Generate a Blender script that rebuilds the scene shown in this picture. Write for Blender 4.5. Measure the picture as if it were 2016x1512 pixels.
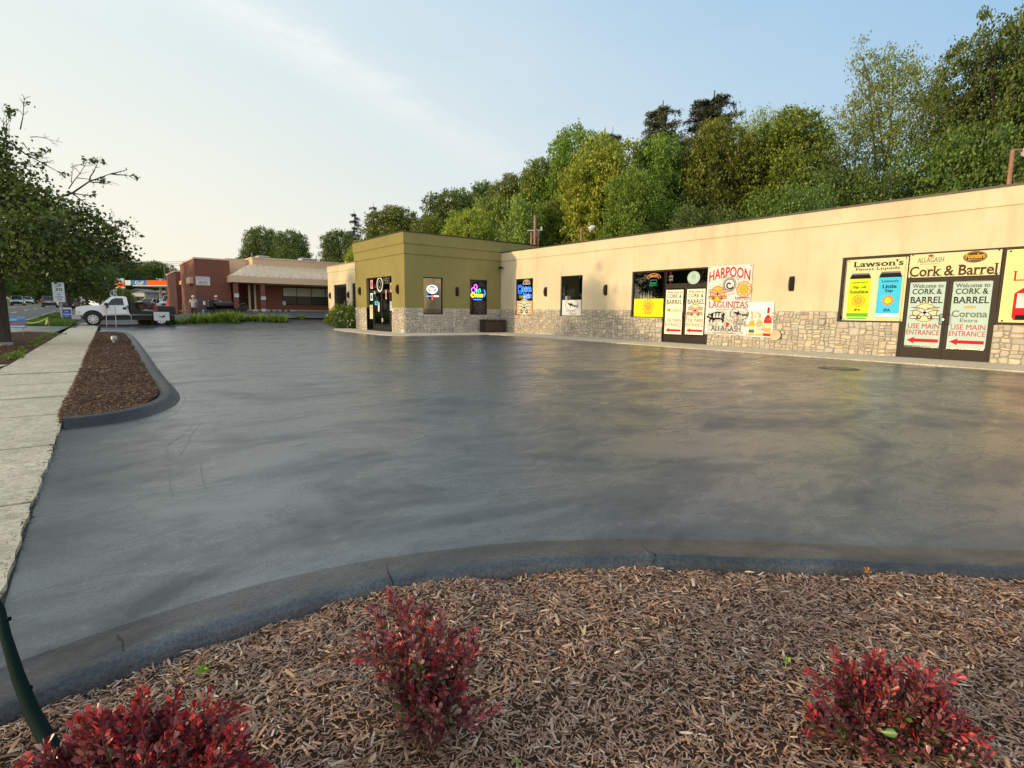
import bpy, bmesh, math, random
import numpy as np
from mathutils import Vector, Matrix, noise as mnoise
R = math.radians
scene = bpy.context.scene
for o in list(bpy.data.objects):
    bpy.data.objects.remove(o)

# ------------------------------------------------------------------ camera, sky, sun, exposure
CAM_H = 1.2
FWD = Vector((0.60308483, 0.78646991, -0.1332433))
RGT = Vector((0.79451439, -0.60711399, 0.01262874))
UPV = Vector((0.07096175, 0.11347993, 0.99100289))
FPX = 1061.236
cd = bpy.data.cameras.new('camera')
cam = bpy.data.objects.new('camera', cd)
scene.collection.objects.link(cam)
mx = Matrix((( RGT.x, UPV.x, -FWD.x, 0), (RGT.y, UPV.y, -FWD.y, 0), (RGT.z, UPV.z, -FWD.z, CAM_H), (0, 0, 0, 1)))
cam.matrix_world = mx
cd.sensor_width = 36
cd.lens = FPX / 2016 * 36
cd.clip_start = 0.05
cd.clip_end = 3000
scene.camera = cam
scene.render.resolution_x = 1024
scene.render.resolution_y = 768

SUN_EL = R(9.6)
SUN_DIR = Vector((-math.cos(R(12.6)) * math.cos(SUN_EL), math.sin(R(12.6)) * math.cos(SUN_EL), math.sin(SUN_EL)))
w = bpy.data.worlds.new('World')
scene.world = w
w.use_nodes = True
wn, wl = w.node_tree.nodes, w.node_tree.links
wn.clear()
def wnode(t, **k):
    n = wn.new(t)
    for a, b in k.items():
        setattr(n, a, b)
    return n
def wmath(op, a, b=None, c=None, clamp=False):
    n = wn.new('ShaderNodeMath'); n.operation = op; n.use_clamp = clamp
    for i, v in enumerate((a, b, c)):
        if v is None: continue
        if isinstance(v, (int, float)): n.inputs[i].default_value = v
        else: wl.new(v, n.inputs[i])
    return n.outputs[0]
sky = wnode('ShaderNodeTexSky', sky_type='NISHITA', sun_disc=False, sun_elevation=SUN_EL,
            sun_rotation=math.atan2(SUN_DIR.x, SUN_DIR.y), air_density=1.3, dust_density=2.5, ozone_density=1.5)
tc = wnode('ShaderNodeTexCoord')
def wdot(v):
    n = wn.new('ShaderNodeVectorMath'); n.operation = 'DOT_PRODUCT'
    wl.new(tc.outputs['Generated'], n.inputs[0]); n.inputs[1].default_value = v
    return n.outputs['Value']
def wmix(fac, a, b, blend='MIX'):
    n = wn.new('ShaderNodeMix'); n.data_type = 'RGBA'; n.blend_type = blend
    for i, v in ((0, fac), (6, a), (7, b)):
        if isinstance(v, (int, float)): n.inputs[i].default_value = v
        elif isinstance(v, tuple): n.inputs[i].default_value = v
        else: wl.new(v, n.inputs[i])
    return n.outputs[2]
zup = wdot((0, 0, 1))
az = wdot((-0.50, 0.866, 0.0))                       # towards the bright, hazy side of the sky
azf = wmath('MULTIPLY_ADD', az, 0.78, 0.26, clamp=True)
high = wmath('MULTIPLY', zup, 2.0, clamp=True)
# pale evening haze: cream at the horizon, thinning to blue overhead
SKY_K = 0.10
skyc = wmix(1.0, sky.outputs[0], (SKY_K, SKY_K, SKY_K, 1), 'MULTIPLY')
blue = wmix(high, (0.33, 0.42, 0.49, 1), (0.13, 0.27, 0.435, 1))
warm = wmix(high, (0.60, 0.55, 0.44, 1), (0.45, 0.52, 0.52, 1))
haze = wmix(azf, blue, warm)
nearh = wmath('POWER', wmath('SUBTRACT', 1.0, wmath('ABSOLUTE', zup), clamp=True), 9.0)
haze = wmix(wmath('MULTIPLY', nearh, 0.30), haze, (0.60, 0.52, 0.40, 1))
sung = wmath('POWER', wmath('MAXIMUM', wdot(tuple(SUN_DIR)), 0.0), 5.0)
haze = wmix(wmath('MULTIPLY', sung, 0.8, clamp=True), haze, (1.5, 1.15, 0.70, 1))
back_fill = wmath('POWER', wmath('MAXIMUM', wdot((-0.25, -0.94, 0.22)), 0.0), 1.6)  # extra sky brightness behind the camera, added as fill light
haze = wmix(wmath('MULTIPLY', back_fill, 0.85, clamp=True), haze, (0.80, 0.80, 0.78, 1))
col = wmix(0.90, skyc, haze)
# thin cirrus streak
def dirpx(x, y):
    return (FWD + RGT * ((x - 1008) / FPX) - UPV * ((y - 756) / FPX)).normalized()
da, db = dirpx(400, -20), dirpx(880, 260)
nrm = da.cross(db).normalized()
mp = wnode('ShaderNodeMapping'); mp.inputs['Scale'].default_value = (5, 5, 14)
wl.new(tc.outputs['Generated'], mp.inputs[0])
nz = wnode('ShaderNodeTexNoise'); nz.inputs['Scale'].default_value = 2.2; nz.inputs['Detail'].default_value = 7; nz.inputs['Roughness'].default_value = 0.62
wl.new(mp.outputs[0], nz.inputs[0])
off = wmath('ADD', wdot(tuple(nrm)), wmath('MULTIPLY', wmath('SUBTRACT', nz.outputs[0], 0.5), 0.06))
band = wmath('EXPONENT', wmath('MULTIPLY', wmath('MULTIPLY', off, off), -1 / (0.030 ** 2)))
mid = (da * 0.75 + db * 0.25).normalized()
along = wmath('POWER', wmath('MAXIMUM', wdot(tuple(mid)), 0.0), 14.0)
cir = wmath('MULTIPLY', wmath('MULTIPLY', band, along), wmath('MULTIPLY_ADD', nz.outputs[0], 1.1, -0.12, clamp=True))
mp2 = wnode('ShaderNodeMapping'); mp2.inputs['Scale'].default_value = (1.5, 2.5, 7); mp2.inputs['Rotation'].default_value = (0.3, 0.2, 0.5)
wl.new(tc.outputs['Generated'], mp2.inputs[0])
nz2 = wnode('ShaderNodeTexNoise'); nz2.inputs['Scale'].default_value = 1.3; nz2.inputs['Detail'].default_value = 6
wl.new(mp2.outputs[0], nz2.inputs[0])
veil = wmath('MULTIPLY_ADD', nz2.outputs[0], 1.5, -0.62, clamp=True)
veil = wmath('MULTIPLY', veil, wmath('MULTIPLY_ADD', az, 0.35, 0.18, clamp=True))
col = wmix(wmath('MULTIPLY', cir, 0.55), col, (0.66, 0.61, 0.57, 1))
col = wmix(wmath('MULTIPLY', veil, 0.7), col, (0.58, 0.54, 0.50, 1))
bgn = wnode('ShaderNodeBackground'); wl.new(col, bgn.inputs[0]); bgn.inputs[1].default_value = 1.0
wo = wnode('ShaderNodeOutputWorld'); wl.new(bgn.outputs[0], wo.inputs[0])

sd = bpy.data.lights.new('sun', 'SUN')
sd.energy = 1.8
sd.color = (1.0, 0.75, 0.42)
sd.angle = R(1.3)
sun = bpy.data.objects.new('sun', sd)
scene.collection.objects.link(sun)
sun.rotation_euler = SUN_DIR.to_track_quat('Z', 'Y').to_euler()
scene.view_settings.view_transform = 'Standard'
scene.view_settings.look = 'None'
scene.view_settings.exposure = 0.9
scene.view_settings.gamma = 1.0

# ------------------------------------------------------------------ survey helpers (photo pixel -> point on a real surface)
def ray(px, py):
    return FWD + RGT * ((px - 1008) / FPX) - UPV * ((py - 756) / FPX)
def on(px, py, axis, val):
    d = ray(px, py); o = Vector((0, 0, CAM_H)); t = (val - o[axis]) / d[axis]
    return o + d * t
def ss(v, a, b):
    t = min(1, max(0, (v - a) / (b - a))); return t * t * (3 - 2 * t)
def tz(x, y):
    z = 0.0108 * max(0, y - 24) * (1 - ss(x, -3.5, 1.5))
    z += ss(x, 1, 12) * 0.26 * ss(y, 33, 41)
    z += 0.72 * ss(y, 42, 49) * ss(x, 0, 7)
    return z
def G(px, py):
    d = ray(px, py); o = Vector((0, 0, CAM_H)); t = 0.5; st = 0.1
    while t < 400:
        p = o + d * t
        if p.z <= tz(p.x, p.y):
            break
        t += st; st = min(0.5, st * 1.02)
    p.z = tz(p.x, p.y)
    return p
def far(px, py, dist):
    d = ray(px, py); return Vector((0, 0, CAM_H)) + d * dist      # dist = depth along the view axis

# ------------------------------------------------------------------ materials
MATS = {}
def newmat(name):
    m = bpy.data.materials.new(name); m.use_nodes = True
    nt = m.node_tree; nt.nodes.clear()
    out = nt.nodes.new('ShaderNodeOutputMaterial')
    b = nt.nodes.new('ShaderNodeBsdfPrincipled')
    nt.links.new(b.outputs[0], out.inputs[0])
    MATS[name] = m
    return m, nt, b, out
class N:
    """tiny node helper bound to one node tree"""
    def __init__(s, nt): s.nt = nt; s.c = None
    def n(s, t, **k):
        x = s.nt.nodes.new(t)
        for a, b in k.items(): setattr(x, a, b)
        return x
    def l(s, a, b): s.nt.links.new(a, b)
    def coord(s, kind='Object'):
        return s.n('ShaderNodeTexCoord').outputs[kind]
    def put(s, v, inp):
        if hasattr(v, 'is_output') or hasattr(v, 'links'): s.l(v, inp)
        else: inp.default_value = v
    def math(s, op, a, b=None, c=None, clamp=False):
        x = s.n('ShaderNodeMath', operation=op, use_clamp=clamp)
        for i, v in enumerate((a, b, c)):
            if v is not None: s.put(v, x.inputs[i])
        return x.outputs[0]
    def noise(s, sc, det=4, rough=.55, vec=None, dist=0, out=0):
        x = s.n('ShaderNodeTexNoise')
        x.inputs['Scale'].default_value = sc; x.inputs['Detail'].default_value = det
        x.inputs['Roughness'].default_value = rough; x.inputs['Distortion'].default_value = dist
        s.l(vec if vec is not None else s.coord(), x.inputs['Vector'])
        return x.outputs[out]
    def mapping(s, scale=(1, 1, 1), rot=(0, 0, 0), loc=(0, 0, 0), vec=None):
        x = s.n('ShaderNodeMapping'); x.inputs['Scale'].default_value = scale
        x.inputs['Rotation'].default_value = rot; x.inputs['Location'].default_value = loc
        s.l(vec if vec is not None else s.coord(), x.inputs[0]); return x.outputs[0]
    def ramp(s, fac, stops, interp='LINEAR'):
        x = s.n('ShaderNodeValToRGB'); x.color_ramp.interpolation = interp
        e = x.color_ramp.elements
        while len(e) > 1: e.remove(e[-1])
        e[0].position = stops[0][0]; e[0].color = c4(stops[0][1])
        for p, c in stops[1:]:
            k = e.new(p); k.color = c4(c)
        s.l(fac, x.inputs[0]); return x.outputs[0]
    def mix(s, fac, a, b, blend='MIX'):
        x = s.n('ShaderNodeMix', data_type='RGBA', blend_type=blend)
        s.put(fac, x.inputs[0])
        for v, i in ((a, 6), (b, 7)):
            s.put(c4(v) if isinstance(v, tuple) else v, x.inputs[i])
        return x.outputs[2]
    def bump(s, h, strength, dist, bsdf, prev=None):
        x = s.n('ShaderNodeBump'); x.inputs['Strength'].default_value = strength
        x.inputs['Distance'].default_value = dist; s.l(h, x.inputs['Height'])
        if prev is not None: s.l(prev, x.inputs['Normal'])
        if bsdf is not None: s.l(x.outputs[0], bsdf.inputs['Normal'])
        return x.outputs[0]
def c4(c):
    if isinstance(c, (int, float)): return (c, c, c, 1)
    return tuple(c) + (1,) if len(c) == 3 else tuple(c)
def simple(name, col, rough=.6, metal=0, var=.15, vs=3.0, bump=0, bs=60, spec=.5, coat=0):
    if name in MATS: return MATS[name]
    m, nt, b, o = newmat(name); k = N(nt)
    if var:
        f = k.noise(vs, 5)
        lo = tuple(x * (1 - var) for x in col); hi = tuple(min(1, x * (1 + var)) for x in col)
        k.l(k.ramp(f, [(.3, lo), (.7, hi)]), b.inputs['Base Color'])
    else: b.inputs['Base Color'].default_value = c4(col)
    b.inputs['Roughness'].default_value = rough; b.inputs['Metallic'].default_value = metal
    b.inputs['Specular IOR Level'].default_value = spec
    b.inputs['Coat Weight'].default_value = coat
    if bump: k.bump(k.noise(bs, 3), bump, .01, b)
    return m
def emit(name, col, st):
    if name in MATS: return MATS[name]
    m, nt, b, o = newmat(name)
    b.inputs['Base Color'].default_value = c4(tuple(x * .5 for x in col))
    b.inputs['Emission Color'].default_value = c4(col); b.inputs['Emission Strength'].default_value = st
    return m

def mat_asphalt():
    m, nt, b, o = newmat('sealed_asphalt'); k = N(nt)
    big = k.noise(.55, 6, .66, k.mapping((1.0, 1.6, 1), (0, 0, .35)), .9)
    med = k.noise(2.3, 5, .6, k.mapping((1, 1.8, 1), (0, 0, -.3)), .9)
    fine = k.noise(260, 2, .6)
    grit = k.noise(90, 3, .7)
    patch = k.math('MULTIPLY_ADD', med, .30, k.math('MULTIPLY', big, .70))
    patch = k.math('ADD', patch, k.math('MULTIPLY_ADD', k.noise(22, 5, .8), .14, -.07))
    bc = k.ramp(patch, [(.36, (.017, .019, .022)), (.49, (.034, .037, .041)), (.62, (.064, .069, .075))])
    gr = k.ramp(k.noise(75, 4, .85), [(.36, (.35, .35, .35)), (.5, (1, 1, 1)), (.64, (1.9, 1.9, 1.9))])
    k.l(k.mix(1.0, bc, gr, 'MULTIPLY'), b.inputs['Base Color'])
    r = k.n('ShaderNodeMapRange'); k.l(patch, r.inputs[0])
    r.inputs[1].default_value = .38; r.inputs[2].default_value = .60
    r.inputs[3].default_value = .40; r.inputs[4].default_value = .20
    k.l(k.math('MULTIPLY_ADD', k.noise(120, 2, .6), .16, k.math('SUBTRACT', r.outputs[0], .08)), b.inputs['Roughness']); b.inputs['IOR'].default_value = 1.75
    sp = k.n('ShaderNodeMapRange'); k.l(patch, sp.inputs[0])
    sp.inputs[1].default_value = .38; sp.inputs[2].default_value = .56
    sp.inputs[3].default_value = .45; sp.inputs[4].default_value = 1.0
    k.l(sp.outputs[0], b.inputs['Specular IOR Level'])
    n1 = k.bump(k.noise(1.1, 3), .25, .03, None)
    n2 = k.bump(grit, .32, .003, None, n1)
    k.bump(fine, .5, .0022, b, n2)
    return m
def mat_concrete(name='pale_concrete', base=(.42, .385, .31)):
    m, nt, b, o = newmat(name); k = N(nt)
    a = k.noise(1.3, 6, .65); f = k.noise(38, 5, .75); v = k.noise(14, 5, .7, k.mapping((1, 1.6, 1)))
    c = k.ramp(a, [(.3, tuple(x * .78 for x in base)), (.7, tuple(x * 1.12 for x in base))])
    c = k.mix(k.ramp(v, [(.38, (1, 1, 1)), (.53, (0, 0, 0))]), c, tuple(x * .62 for x in base))
    c = k.mix(k.ramp(f, [(.36, (1, 1, 1)), (.48, (0, 0, 0))]), c, tuple(x * .42 for x in base))
    sl = k.noise(2.6, 6, .7, k.mapping((2.2, .7, 1)))
    c = k.mix(k.math('MULTIPLY', k.ramp(sl, [(.50, (0, 0, 0)), (.66, (1, 1, 1))]), .45), c, tuple(x * .5 for x in base))
    k.l(c, b.inputs['Base Color']); b.inputs['Roughness'].default_value = .88
    k.bump(f, .5, .006, b, k.bump(v, .4, .008, None))
    return m
def mat_stucco(name, base, stain=(.6, .55, .45)):
    m, nt, b, o = newmat(name); k = N(nt)
    a = k.noise(.55, 5, .6); st = k.noise(1.6, 5, .65, k.mapping((1, 1, .22)))
    c = k.ramp(a, [(.3, tuple(x * .87 for x in base)), (.7, tuple(min(1, x * 1.05) for x in base))])
    c = k.mix(k.math('MULTIPLY', k.ramp(st, [(.50, (0, 0, 0)), (.70, (1, 1, 1))]), .34), c, tuple(x * y for x, y in zip(base, stain)))
    sp = k.noise(55, 3, .7)
    c = k.mix(k.math('MULTIPLY', sp, .14), c, tuple(x * .6 for x in base))
    k.l(c, b.inputs['Base Color']); b.inputs['Roughness'].default_value = .92
    b.inputs['Specular IOR Level'].default_value = .25
    k.bump(k.noise(120, 3, .7), .35, .004, b, k.bump(k.noise(.9, 2), .15, .03, None))
    return m
def mat_island(name, stops, rough=.85, spec=.3, bump=.4, bs=35, trans=0.0, hue=.0, texk=.35, ts=18):
    """colour picked per connected piece (stone, leaf, chip)"""
    m, nt, b, o = newmat(name); k = N(nt)
    g = k.n('ShaderNodeNewGeometry')
    c = k.ramp(g.outputs['Random Per Island'], stops)
    if texk:
        t = k.noise(ts, 4, .65)
        c = k.mix(k.math('MULTIPLY', t, texk), c, tuple(x * .45 for x in stops[0][1]), 'MIX')
    if hue:
        pn = k.noise(.45, 3, .6); c = k.mix(k.ramp(pn, [(.38, (0, 0, 0)), (.62, (1, 1, 1))]), c, k.mix(1.0, c, (1.22, 1.18, .92, 1), 'MULTIPLY'))
        oi = k.n('ShaderNodeObjectInfo'); h = k.n('ShaderNodeHueSaturation')
        k.l(k.math('MULTIPLY_ADD', oi.outputs['Random'], hue, .5 - hue * .85), h.inputs['Hue'])
        k.l(k.math('MULTIPLY_ADD', oi.outputs['Random'], .5, .78), h.inputs['Value'])
        k.l(c, h.inputs['Color']); c = h.outputs[0]
    k.l(c, b.inputs['Base Color']); b.inputs['Roughness'].default_value = rough
    b.inputs['Specular IOR Level'].default_value = spec
    if bump: k.bump(k.noise(bs, 4, .7), bump, .01, b)
    if trans:
        tr = k.n('ShaderNodeBsdfTranslucent'); ms = k.n('ShaderNodeMixShader'); ms.inputs[0].default_value = trans
        tw = k.mix(1.0, c, (1.0, 1.0, .55), 'MULTIPLY')
        k.l(tw, tr.inputs[0]); k.l(b.outputs[0], ms.inputs[1]); k.l(tr.outputs[0], ms.inputs[2]); k.l(ms.outputs[0], o.inputs[0])
    return m
def mat_brick(name, c1, c2, mort):
    m, nt, b, o = newmat(name); k = N(nt)
    g = k.coord()
    sx = k.n('ShaderNodeSeparateXYZ'); k.l(g, sx.inputs[0]); cx = k.n('ShaderNodeCombineXYZ')
    k.l(k.math('ADD', sx.outputs[0], sx.outputs[1]), cx.inputs[0]); k.l(sx.outputs[2], cx.inputs[1])
    t = k.n('ShaderNodeTexBrick'); k.l(cx.outputs[0], t.inputs[0])
    t.inputs['Scale'].default_value = 1; t.inputs['Brick Width'].default_value = .215; t.inputs['Row Height'].default_value = .075
    t.inputs['Mortar Size'].default_value = .006; t.inputs['Color1'].default_value = c4(c1); t.inputs['Color2'].default_value = c4(c2)
    t.inputs['Mortar'].default_value = c4(mort)
    c = k.mix(k.math('MULTIPLY', k.noise(.8, 5), .35), t.outputs[0], tuple(x * .6 for x in c1))
    k.l(c, b.inputs['Base Color']); b.inputs['Roughness'].default_value = .9
    return m
def mat_glass(name='window_glass', tint=(.8, .85, .85), refl=.10):
    m, nt, b, o = newmat(name); k = N(nt)
    nt.nodes.remove(b)
    tr = k.n('ShaderNodeBsdfTransparent'); tr.inputs[0].default_value = c4(tint)
    gl = k.n('ShaderNodeBsdfGlossy'); gl.inputs['Roughness'].default_value = .015
    lw = k.n('ShaderNodeLayerWeight'); lw.inputs[0].default_value = .35
    nb = k.bump(k.noise(.8, 2), .02, .02, None); k.l(nb, gl.inputs['Normal'])
    f = k.math('MULTIPLY_ADD', lw.outputs['Fresnel'], .7, refl, clamp=True)
    ms = k.n('ShaderNodeMixShader'); k.l(f, ms.inputs[0]); k.l(tr.outputs[0], ms.inputs[1]); k.l(gl.outputs[0], ms.inputs[2])
    k.l(ms.outputs[0], o.inputs[0]); return m
def mat_darkglass(name='dark_glass', col=(.012, .014, .015), rough=.05):
    m, nt, b, o = newmat(name)
    b.inputs['Base Color'].default_value = c4(col); b.inputs['Roughness'].default_value = rough
    return m
def mat_ground(name, cols, sc=6, bump=.5, bs=40):
    m, nt, b, o = newmat(name); k = N(nt)
    a = k.noise(sc, 6, .7); f = k.noise(bs, 5, .75)
    c = k.ramp(a, [(.25, cols[0]), (.5, cols[1]), (.75, cols[2])])
    c = k.mix(k.math('MULTIPLY', f, .6), c, tuple(x * .4 for x in cols[0]))
    k.l(c, b.inputs['Base Color']); b.inputs['Roughness'].default_value = .95; b.inputs['Specular IOR Level'].default_value = .15
    k.bump(f, bump, .02, b); return m
def mat_bark(name, col):
    m, nt, b, o = newmat(name); k = N(nt)
    v = k.noise(9, 5, .7, k.mapping((1, 1, .25)))
    k.l(k.ramp(v, [(.3, tuple(x * .5 for x in col)), (.7, col)]), b.inputs['Base Color'])
    b.inputs['Roughness'].default_value = .95; k.bump(v, .9, .03, b); return m

M_ASPH = mat_asphalt()
M_CONC = mat_concrete()
M_WALK = mat_concrete('walk_concrete', (.60, .53, .39))
M_CREAM = mat_stucco('cream_stucco', (.66, .575, .405))
M_OLIVE = mat_stucco('olive_stucco', (.270, .235, .085), (.75, .7, .6))
M_STONE = mat_island('veneer_stone', [(0, (.38, .37, .34)), (.2, (.52, .48, .40)), (.35, (.62, .55, .43)), (.5, (.46, .46, .43)), (.62, (.57, .47, .35)), (.74, (.72, .66, .54)), (.84, (.50, .38, .27)), (.92, (.66, .60, .50)), (1, (.30, .24, .20))], .85, .3, .6, 45, texk=.4, ts=22)
M_MORTAR = simple('mortar', (.30, .27, .22), .95, vs=8, bump=.5)
M_BRONZE = simple('bronze_frame', (.020, .013, .010), .55, 0, .12, 6, spec=.25)
M_BLACK = simple('black_frame', (.012, .012, .012), .4, .2, .1, 6)
M_COPING = simple('dark_coping', (.035, .030, .028), .5, .4, .2, 2)
M_GLASS = mat_glass()
M_DGLASS = mat_darkglass()
M_GREYGL = mat_darkglass('reflecting_glass', (.05, .055, .055), .04)
M_REFL = mat_glass('mirror_glass', (.05, .05, .05), .30)
M_INT = simple('dark_interior', (.020, .016, .013), .8, 0, .4, 2)
M_MULCH = mat_ground('brown_mulch', ((.035, .019, .012), (.075, .040, .025), (.12, .070, .045)), 18, 1.0, 60)
M_SOIL = mat_ground('mulch_soil', ((.08, .042, .028), (.14, .076, .048), (.20, .115, .075)), 25, 1.0, 90)
M_CHIP = mat_island('mulch_chips', [(0, (.20, .10, .064)), (.25, (.33, .185, .120)), (.55, (.43, .26, .172)), (.8, (.52, .34, .235)), (.95, (.64, .47, .35)), (1, (.78, .64, .50))], .85, .25, 0, texk=.3, ts=120)
M_GRASS = mat_ground('grass', ((.035, .055, .012), (.06, .10, .02), (.10, .13, .035)), 4, .8, 70)
M_ROAD = simple('road_asphalt', (.085, .083, .080), .78, 0, .2, 1.2, .3, 90)
M_BRICK = mat_brick('brown_brick', (.235, .080, .050), (.18, .062, .042), (.13, .075, .055))
M_TAN = simple('tan_metal', (.66, .47, .31), .6, 0, .06, 2)
M_WHITE = simple('white_paint', (.75, .75, .73), .5, 0, .05, 3)
M_TRUCK = simple('white_car_paint', (.78, .78, .76), .18, 0, .03, 3, coat=.6)
M_TYRE = simple('tyre_rubber', (.018, .017, .016), .8)
M_CHROME = simple('bright_metal', (.6, .6, .6), .25, .9, .1)
M_BLKMET = simple('black_metal', (.015, .015, .016), .45, .3, .3, 5)
M_WOOD = simple('weathered_wood', (.32, .24, .15), .85, 0, .3, 7)
M_BARK = mat_bark('dark_bark', (.075, .058, .045))
M_BARK2 = mat_bark('grey_bark', (.16, .13, .10))
M_YEL = simple('yellow_paint', (.62, .40, .06), .7)
def P(name, col, rough=.7): return simple(name, col, rough, 0, .04, 5, spec=.2)
P_WHITE = P('print_white', (.60, .62, .62)); P_CREAM = P('print_cream', (.64, .61, .36)); P_MINT = P('print_mint', (.42, .56, .53))
P_BLACK = P('print_black', (.006, .006, .006)); P_RED = P('print_red', (.46, .012, .02)); P_YEL = P('print_yellow', (.90, .80, .02))
P_ORG = P('print_orange', (.80, .20, .02)); P_OGL = P('print_gold', (.85, .45, .04)); P_BLUE = P('print_blue', (.02, .30, .72)); P_SKYB = P('print_skyblue', (.05, .50, .82))
P_LIME = P('print_lime', (.66, .80, .02)); P_GRN = P('print_green', (.10, .40, .06)); P_BRN = P('print_brown', (.07, .035, .015)); P_AMB = P('print_amber', (.75, .38, .03))
P_GREY = P('print_grey', (.16, .16, .16)); P_PINK = P('print_pink', (.75, .35, .33)); P_PALEB = P('print_paleblue', (.62, .85, .86)); P_NAVY = P('print_navy', (.06, .08, .30))
P_DRED = P('print_dark_red', (.28, .02, .02)); P_GOLD = P('print_dull_gold', (.55, .36, .14))

# ------------------------------------------------------------------ object helpers
COL = scene.collection
def tag(o, label=None, cat=None, group=None, kind=None):
    if label: o['label'] = label
    if cat: o['category'] = cat
    if group: o['group'] = group
    if kind: o['kind'] = kind
    return o
def root(name, loc, label, cat, group=None):
    o = bpy.data.objects.new(name, None); o.location = loc; o.empty_display_size = .2
    COL.objects.link(o); o['org'] = list(loc)
    return tag(o, label, cat, group)
def origin(o):
    v = Vector((0, 0, 0))
    while o is not None:
        v += Vector(o.location); o = o.parent
    return v
class MB:
    def __init__(s): s.v = []; s.f = []; s.m = []; s.sm = []
    def add(s, vs, fs, mi=0, smooth=False):
        n = len(s.v); s.v += [tuple(v) for v in vs]
        for f in fs: s.f.append(tuple(i + n for i in f)); s.m.append(mi); s.sm.append(smooth)
        return s
    def box(s, x0, y0, z0, x1, y1, z1, mi=0):
        x0, x1 = sorted((x0, x1)); y0, y1 = sorted((y0, y1)); z0, z1 = sorted((z0, z1))
        v = [(x, y, z) for z in (z0, z1) for y in (y0, y1) for x in (x0, x1)]
        return s.add(v, [(0, 2, 3, 1), (4, 5, 7, 6), (0, 1, 5, 4), (2, 6, 7, 3), (0, 4, 6, 2), (1, 3, 7, 5)], mi)
    def bbox(s, x0, y0, z0, x1, y1, z1, b=.02, mi=0):
        """box with chamfered vertical and top edges"""
        x0, x1 = sorted((x0, x1)); y0, y1 = sorted((y0, y1))
        def ring(i, z): return [(x0 + i, y0 + b, z), (x0 + b, y0 + i, z), (x1 - b, y0 + i, z), (x1 - i, y0 + b, z), (x1 - i, y1 - b, z), (x1 - b, y1 - i, z), (x0 + b, y1 - i, z), (x0 + i, y1 - b, z)]
        return s.rings([ring(0, z0), ring(0, z1 - b), ring(b * .98, z1)], mi)
    def rings(s, rs, mi=0, cap=True, smooth=False, closed=True):
        n = len(rs[0]); v = [p for r in rs for p in r]; f = []
        for i in range(len(rs) - 1):
            for j in range(n if closed else n - 1):
                k = (j + 1) % n; f.append((i * n + j, i * n + k, (i + 1) * n + k, (i + 1) * n + j))
        s.add(v, f, mi, smooth)
        if cap and closed:
            s.add(rs[0], [tuple(range(n))[::-1]], mi); s.add(rs[-1], [tuple(range(n))], mi)
        return s
    def tube(s, pts, rad, seg=8, mi=0, smooth=True, cap=True):
        pts = [Vector(p) for p in pts]
        if not hasattr(rad, '__len__'): rad = [rad] * len(pts)
        rs = []; up = Vector((0, 0, 1)); prev = None
        for i, p in enumerate(pts):
            d = (pts[min(i + 1, len(pts) - 1)] - pts[max(i - 1, 0)]).normalized()
            if prev is None:
                a = d.cross(up if abs(d.z) < .9 else Vector((1, 0, 0))).normalized()
            else:
                a = (prev - d * prev.dot(d)).normalized()
            prev = a; b = d.cross(a)
            rs.append([tuple(p + (a * math.cos(t) + b * math.sin(t)) * rad[i]) for t in [2 * math.pi * j / seg for j in range(seg)]])
        return s.rings(rs, mi, cap, smooth)
    def cyl(s, c, axis, r, h, seg=16, mi=0, r2=None):
        c = Vector(c); a = Vector(axis).normalized()
        return s.tube([c, c + a * h], [r, r if r2 is None else r2], seg, mi)
    def prism(s, poly, ex, mi=0):
        """poly: list of 3D points in one plane; ex: extrusion vector"""
        ex = Vector(ex); a = [Vector(p) for p in poly]; n = len(a)
        v = a + [p + ex for p in a]
        f = [tuple(range(n))[::-1], tuple(range(n, 2 * n))] + [(i, (i + 1) % n, (i + 1) % n + n, i + n) for i in range(n)]
        return s.add(v, f, mi)
    def build(s, name, mat, parent=None, org=None, recalc=True, tagk=None):
        me = bpy.data.meshes.new(name)
        o3 = origin(parent) if parent is not None else (Vector(org) if org is not None else Vector((0, 0, 0)))
        me.from_pydata([(v[0] - o3.x, v[1] - o3.y, v[2] - o3.z) for v in s.v], [], s.f)
        for m in (mat if isinstance(mat, (list, tuple)) else [mat]): me.materials.append(m)
        me.polygons.foreach_set('material_index', s.m); me.polygons.foreach_set('use_smooth', s.sm)
        if recalc:
            bm = bmesh.new(); bm.from_mesh(me); bmesh.ops.recalc_face_normals(bm, faces=bm.faces); bm.to_mesh(me); bm.free()
        me.update()
        ob = bpy.data.objects.new(name, me); COL.objects.link(ob)
        if parent is not None: ob.parent = parent
        elif org is not None: ob.location = o3
        return ob
def children(o): return [c for c in bpy.data.objects if c.parent == o]
def copy_tree(o, parent=None):
    c = o.copy(); COL.objects.link(c); c.parent = parent
    for ch in KIDS(o): copy_tree(ch, c)
    return c
def KIDS(o): return [c for c in COL.objects if c.parent == o]
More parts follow.
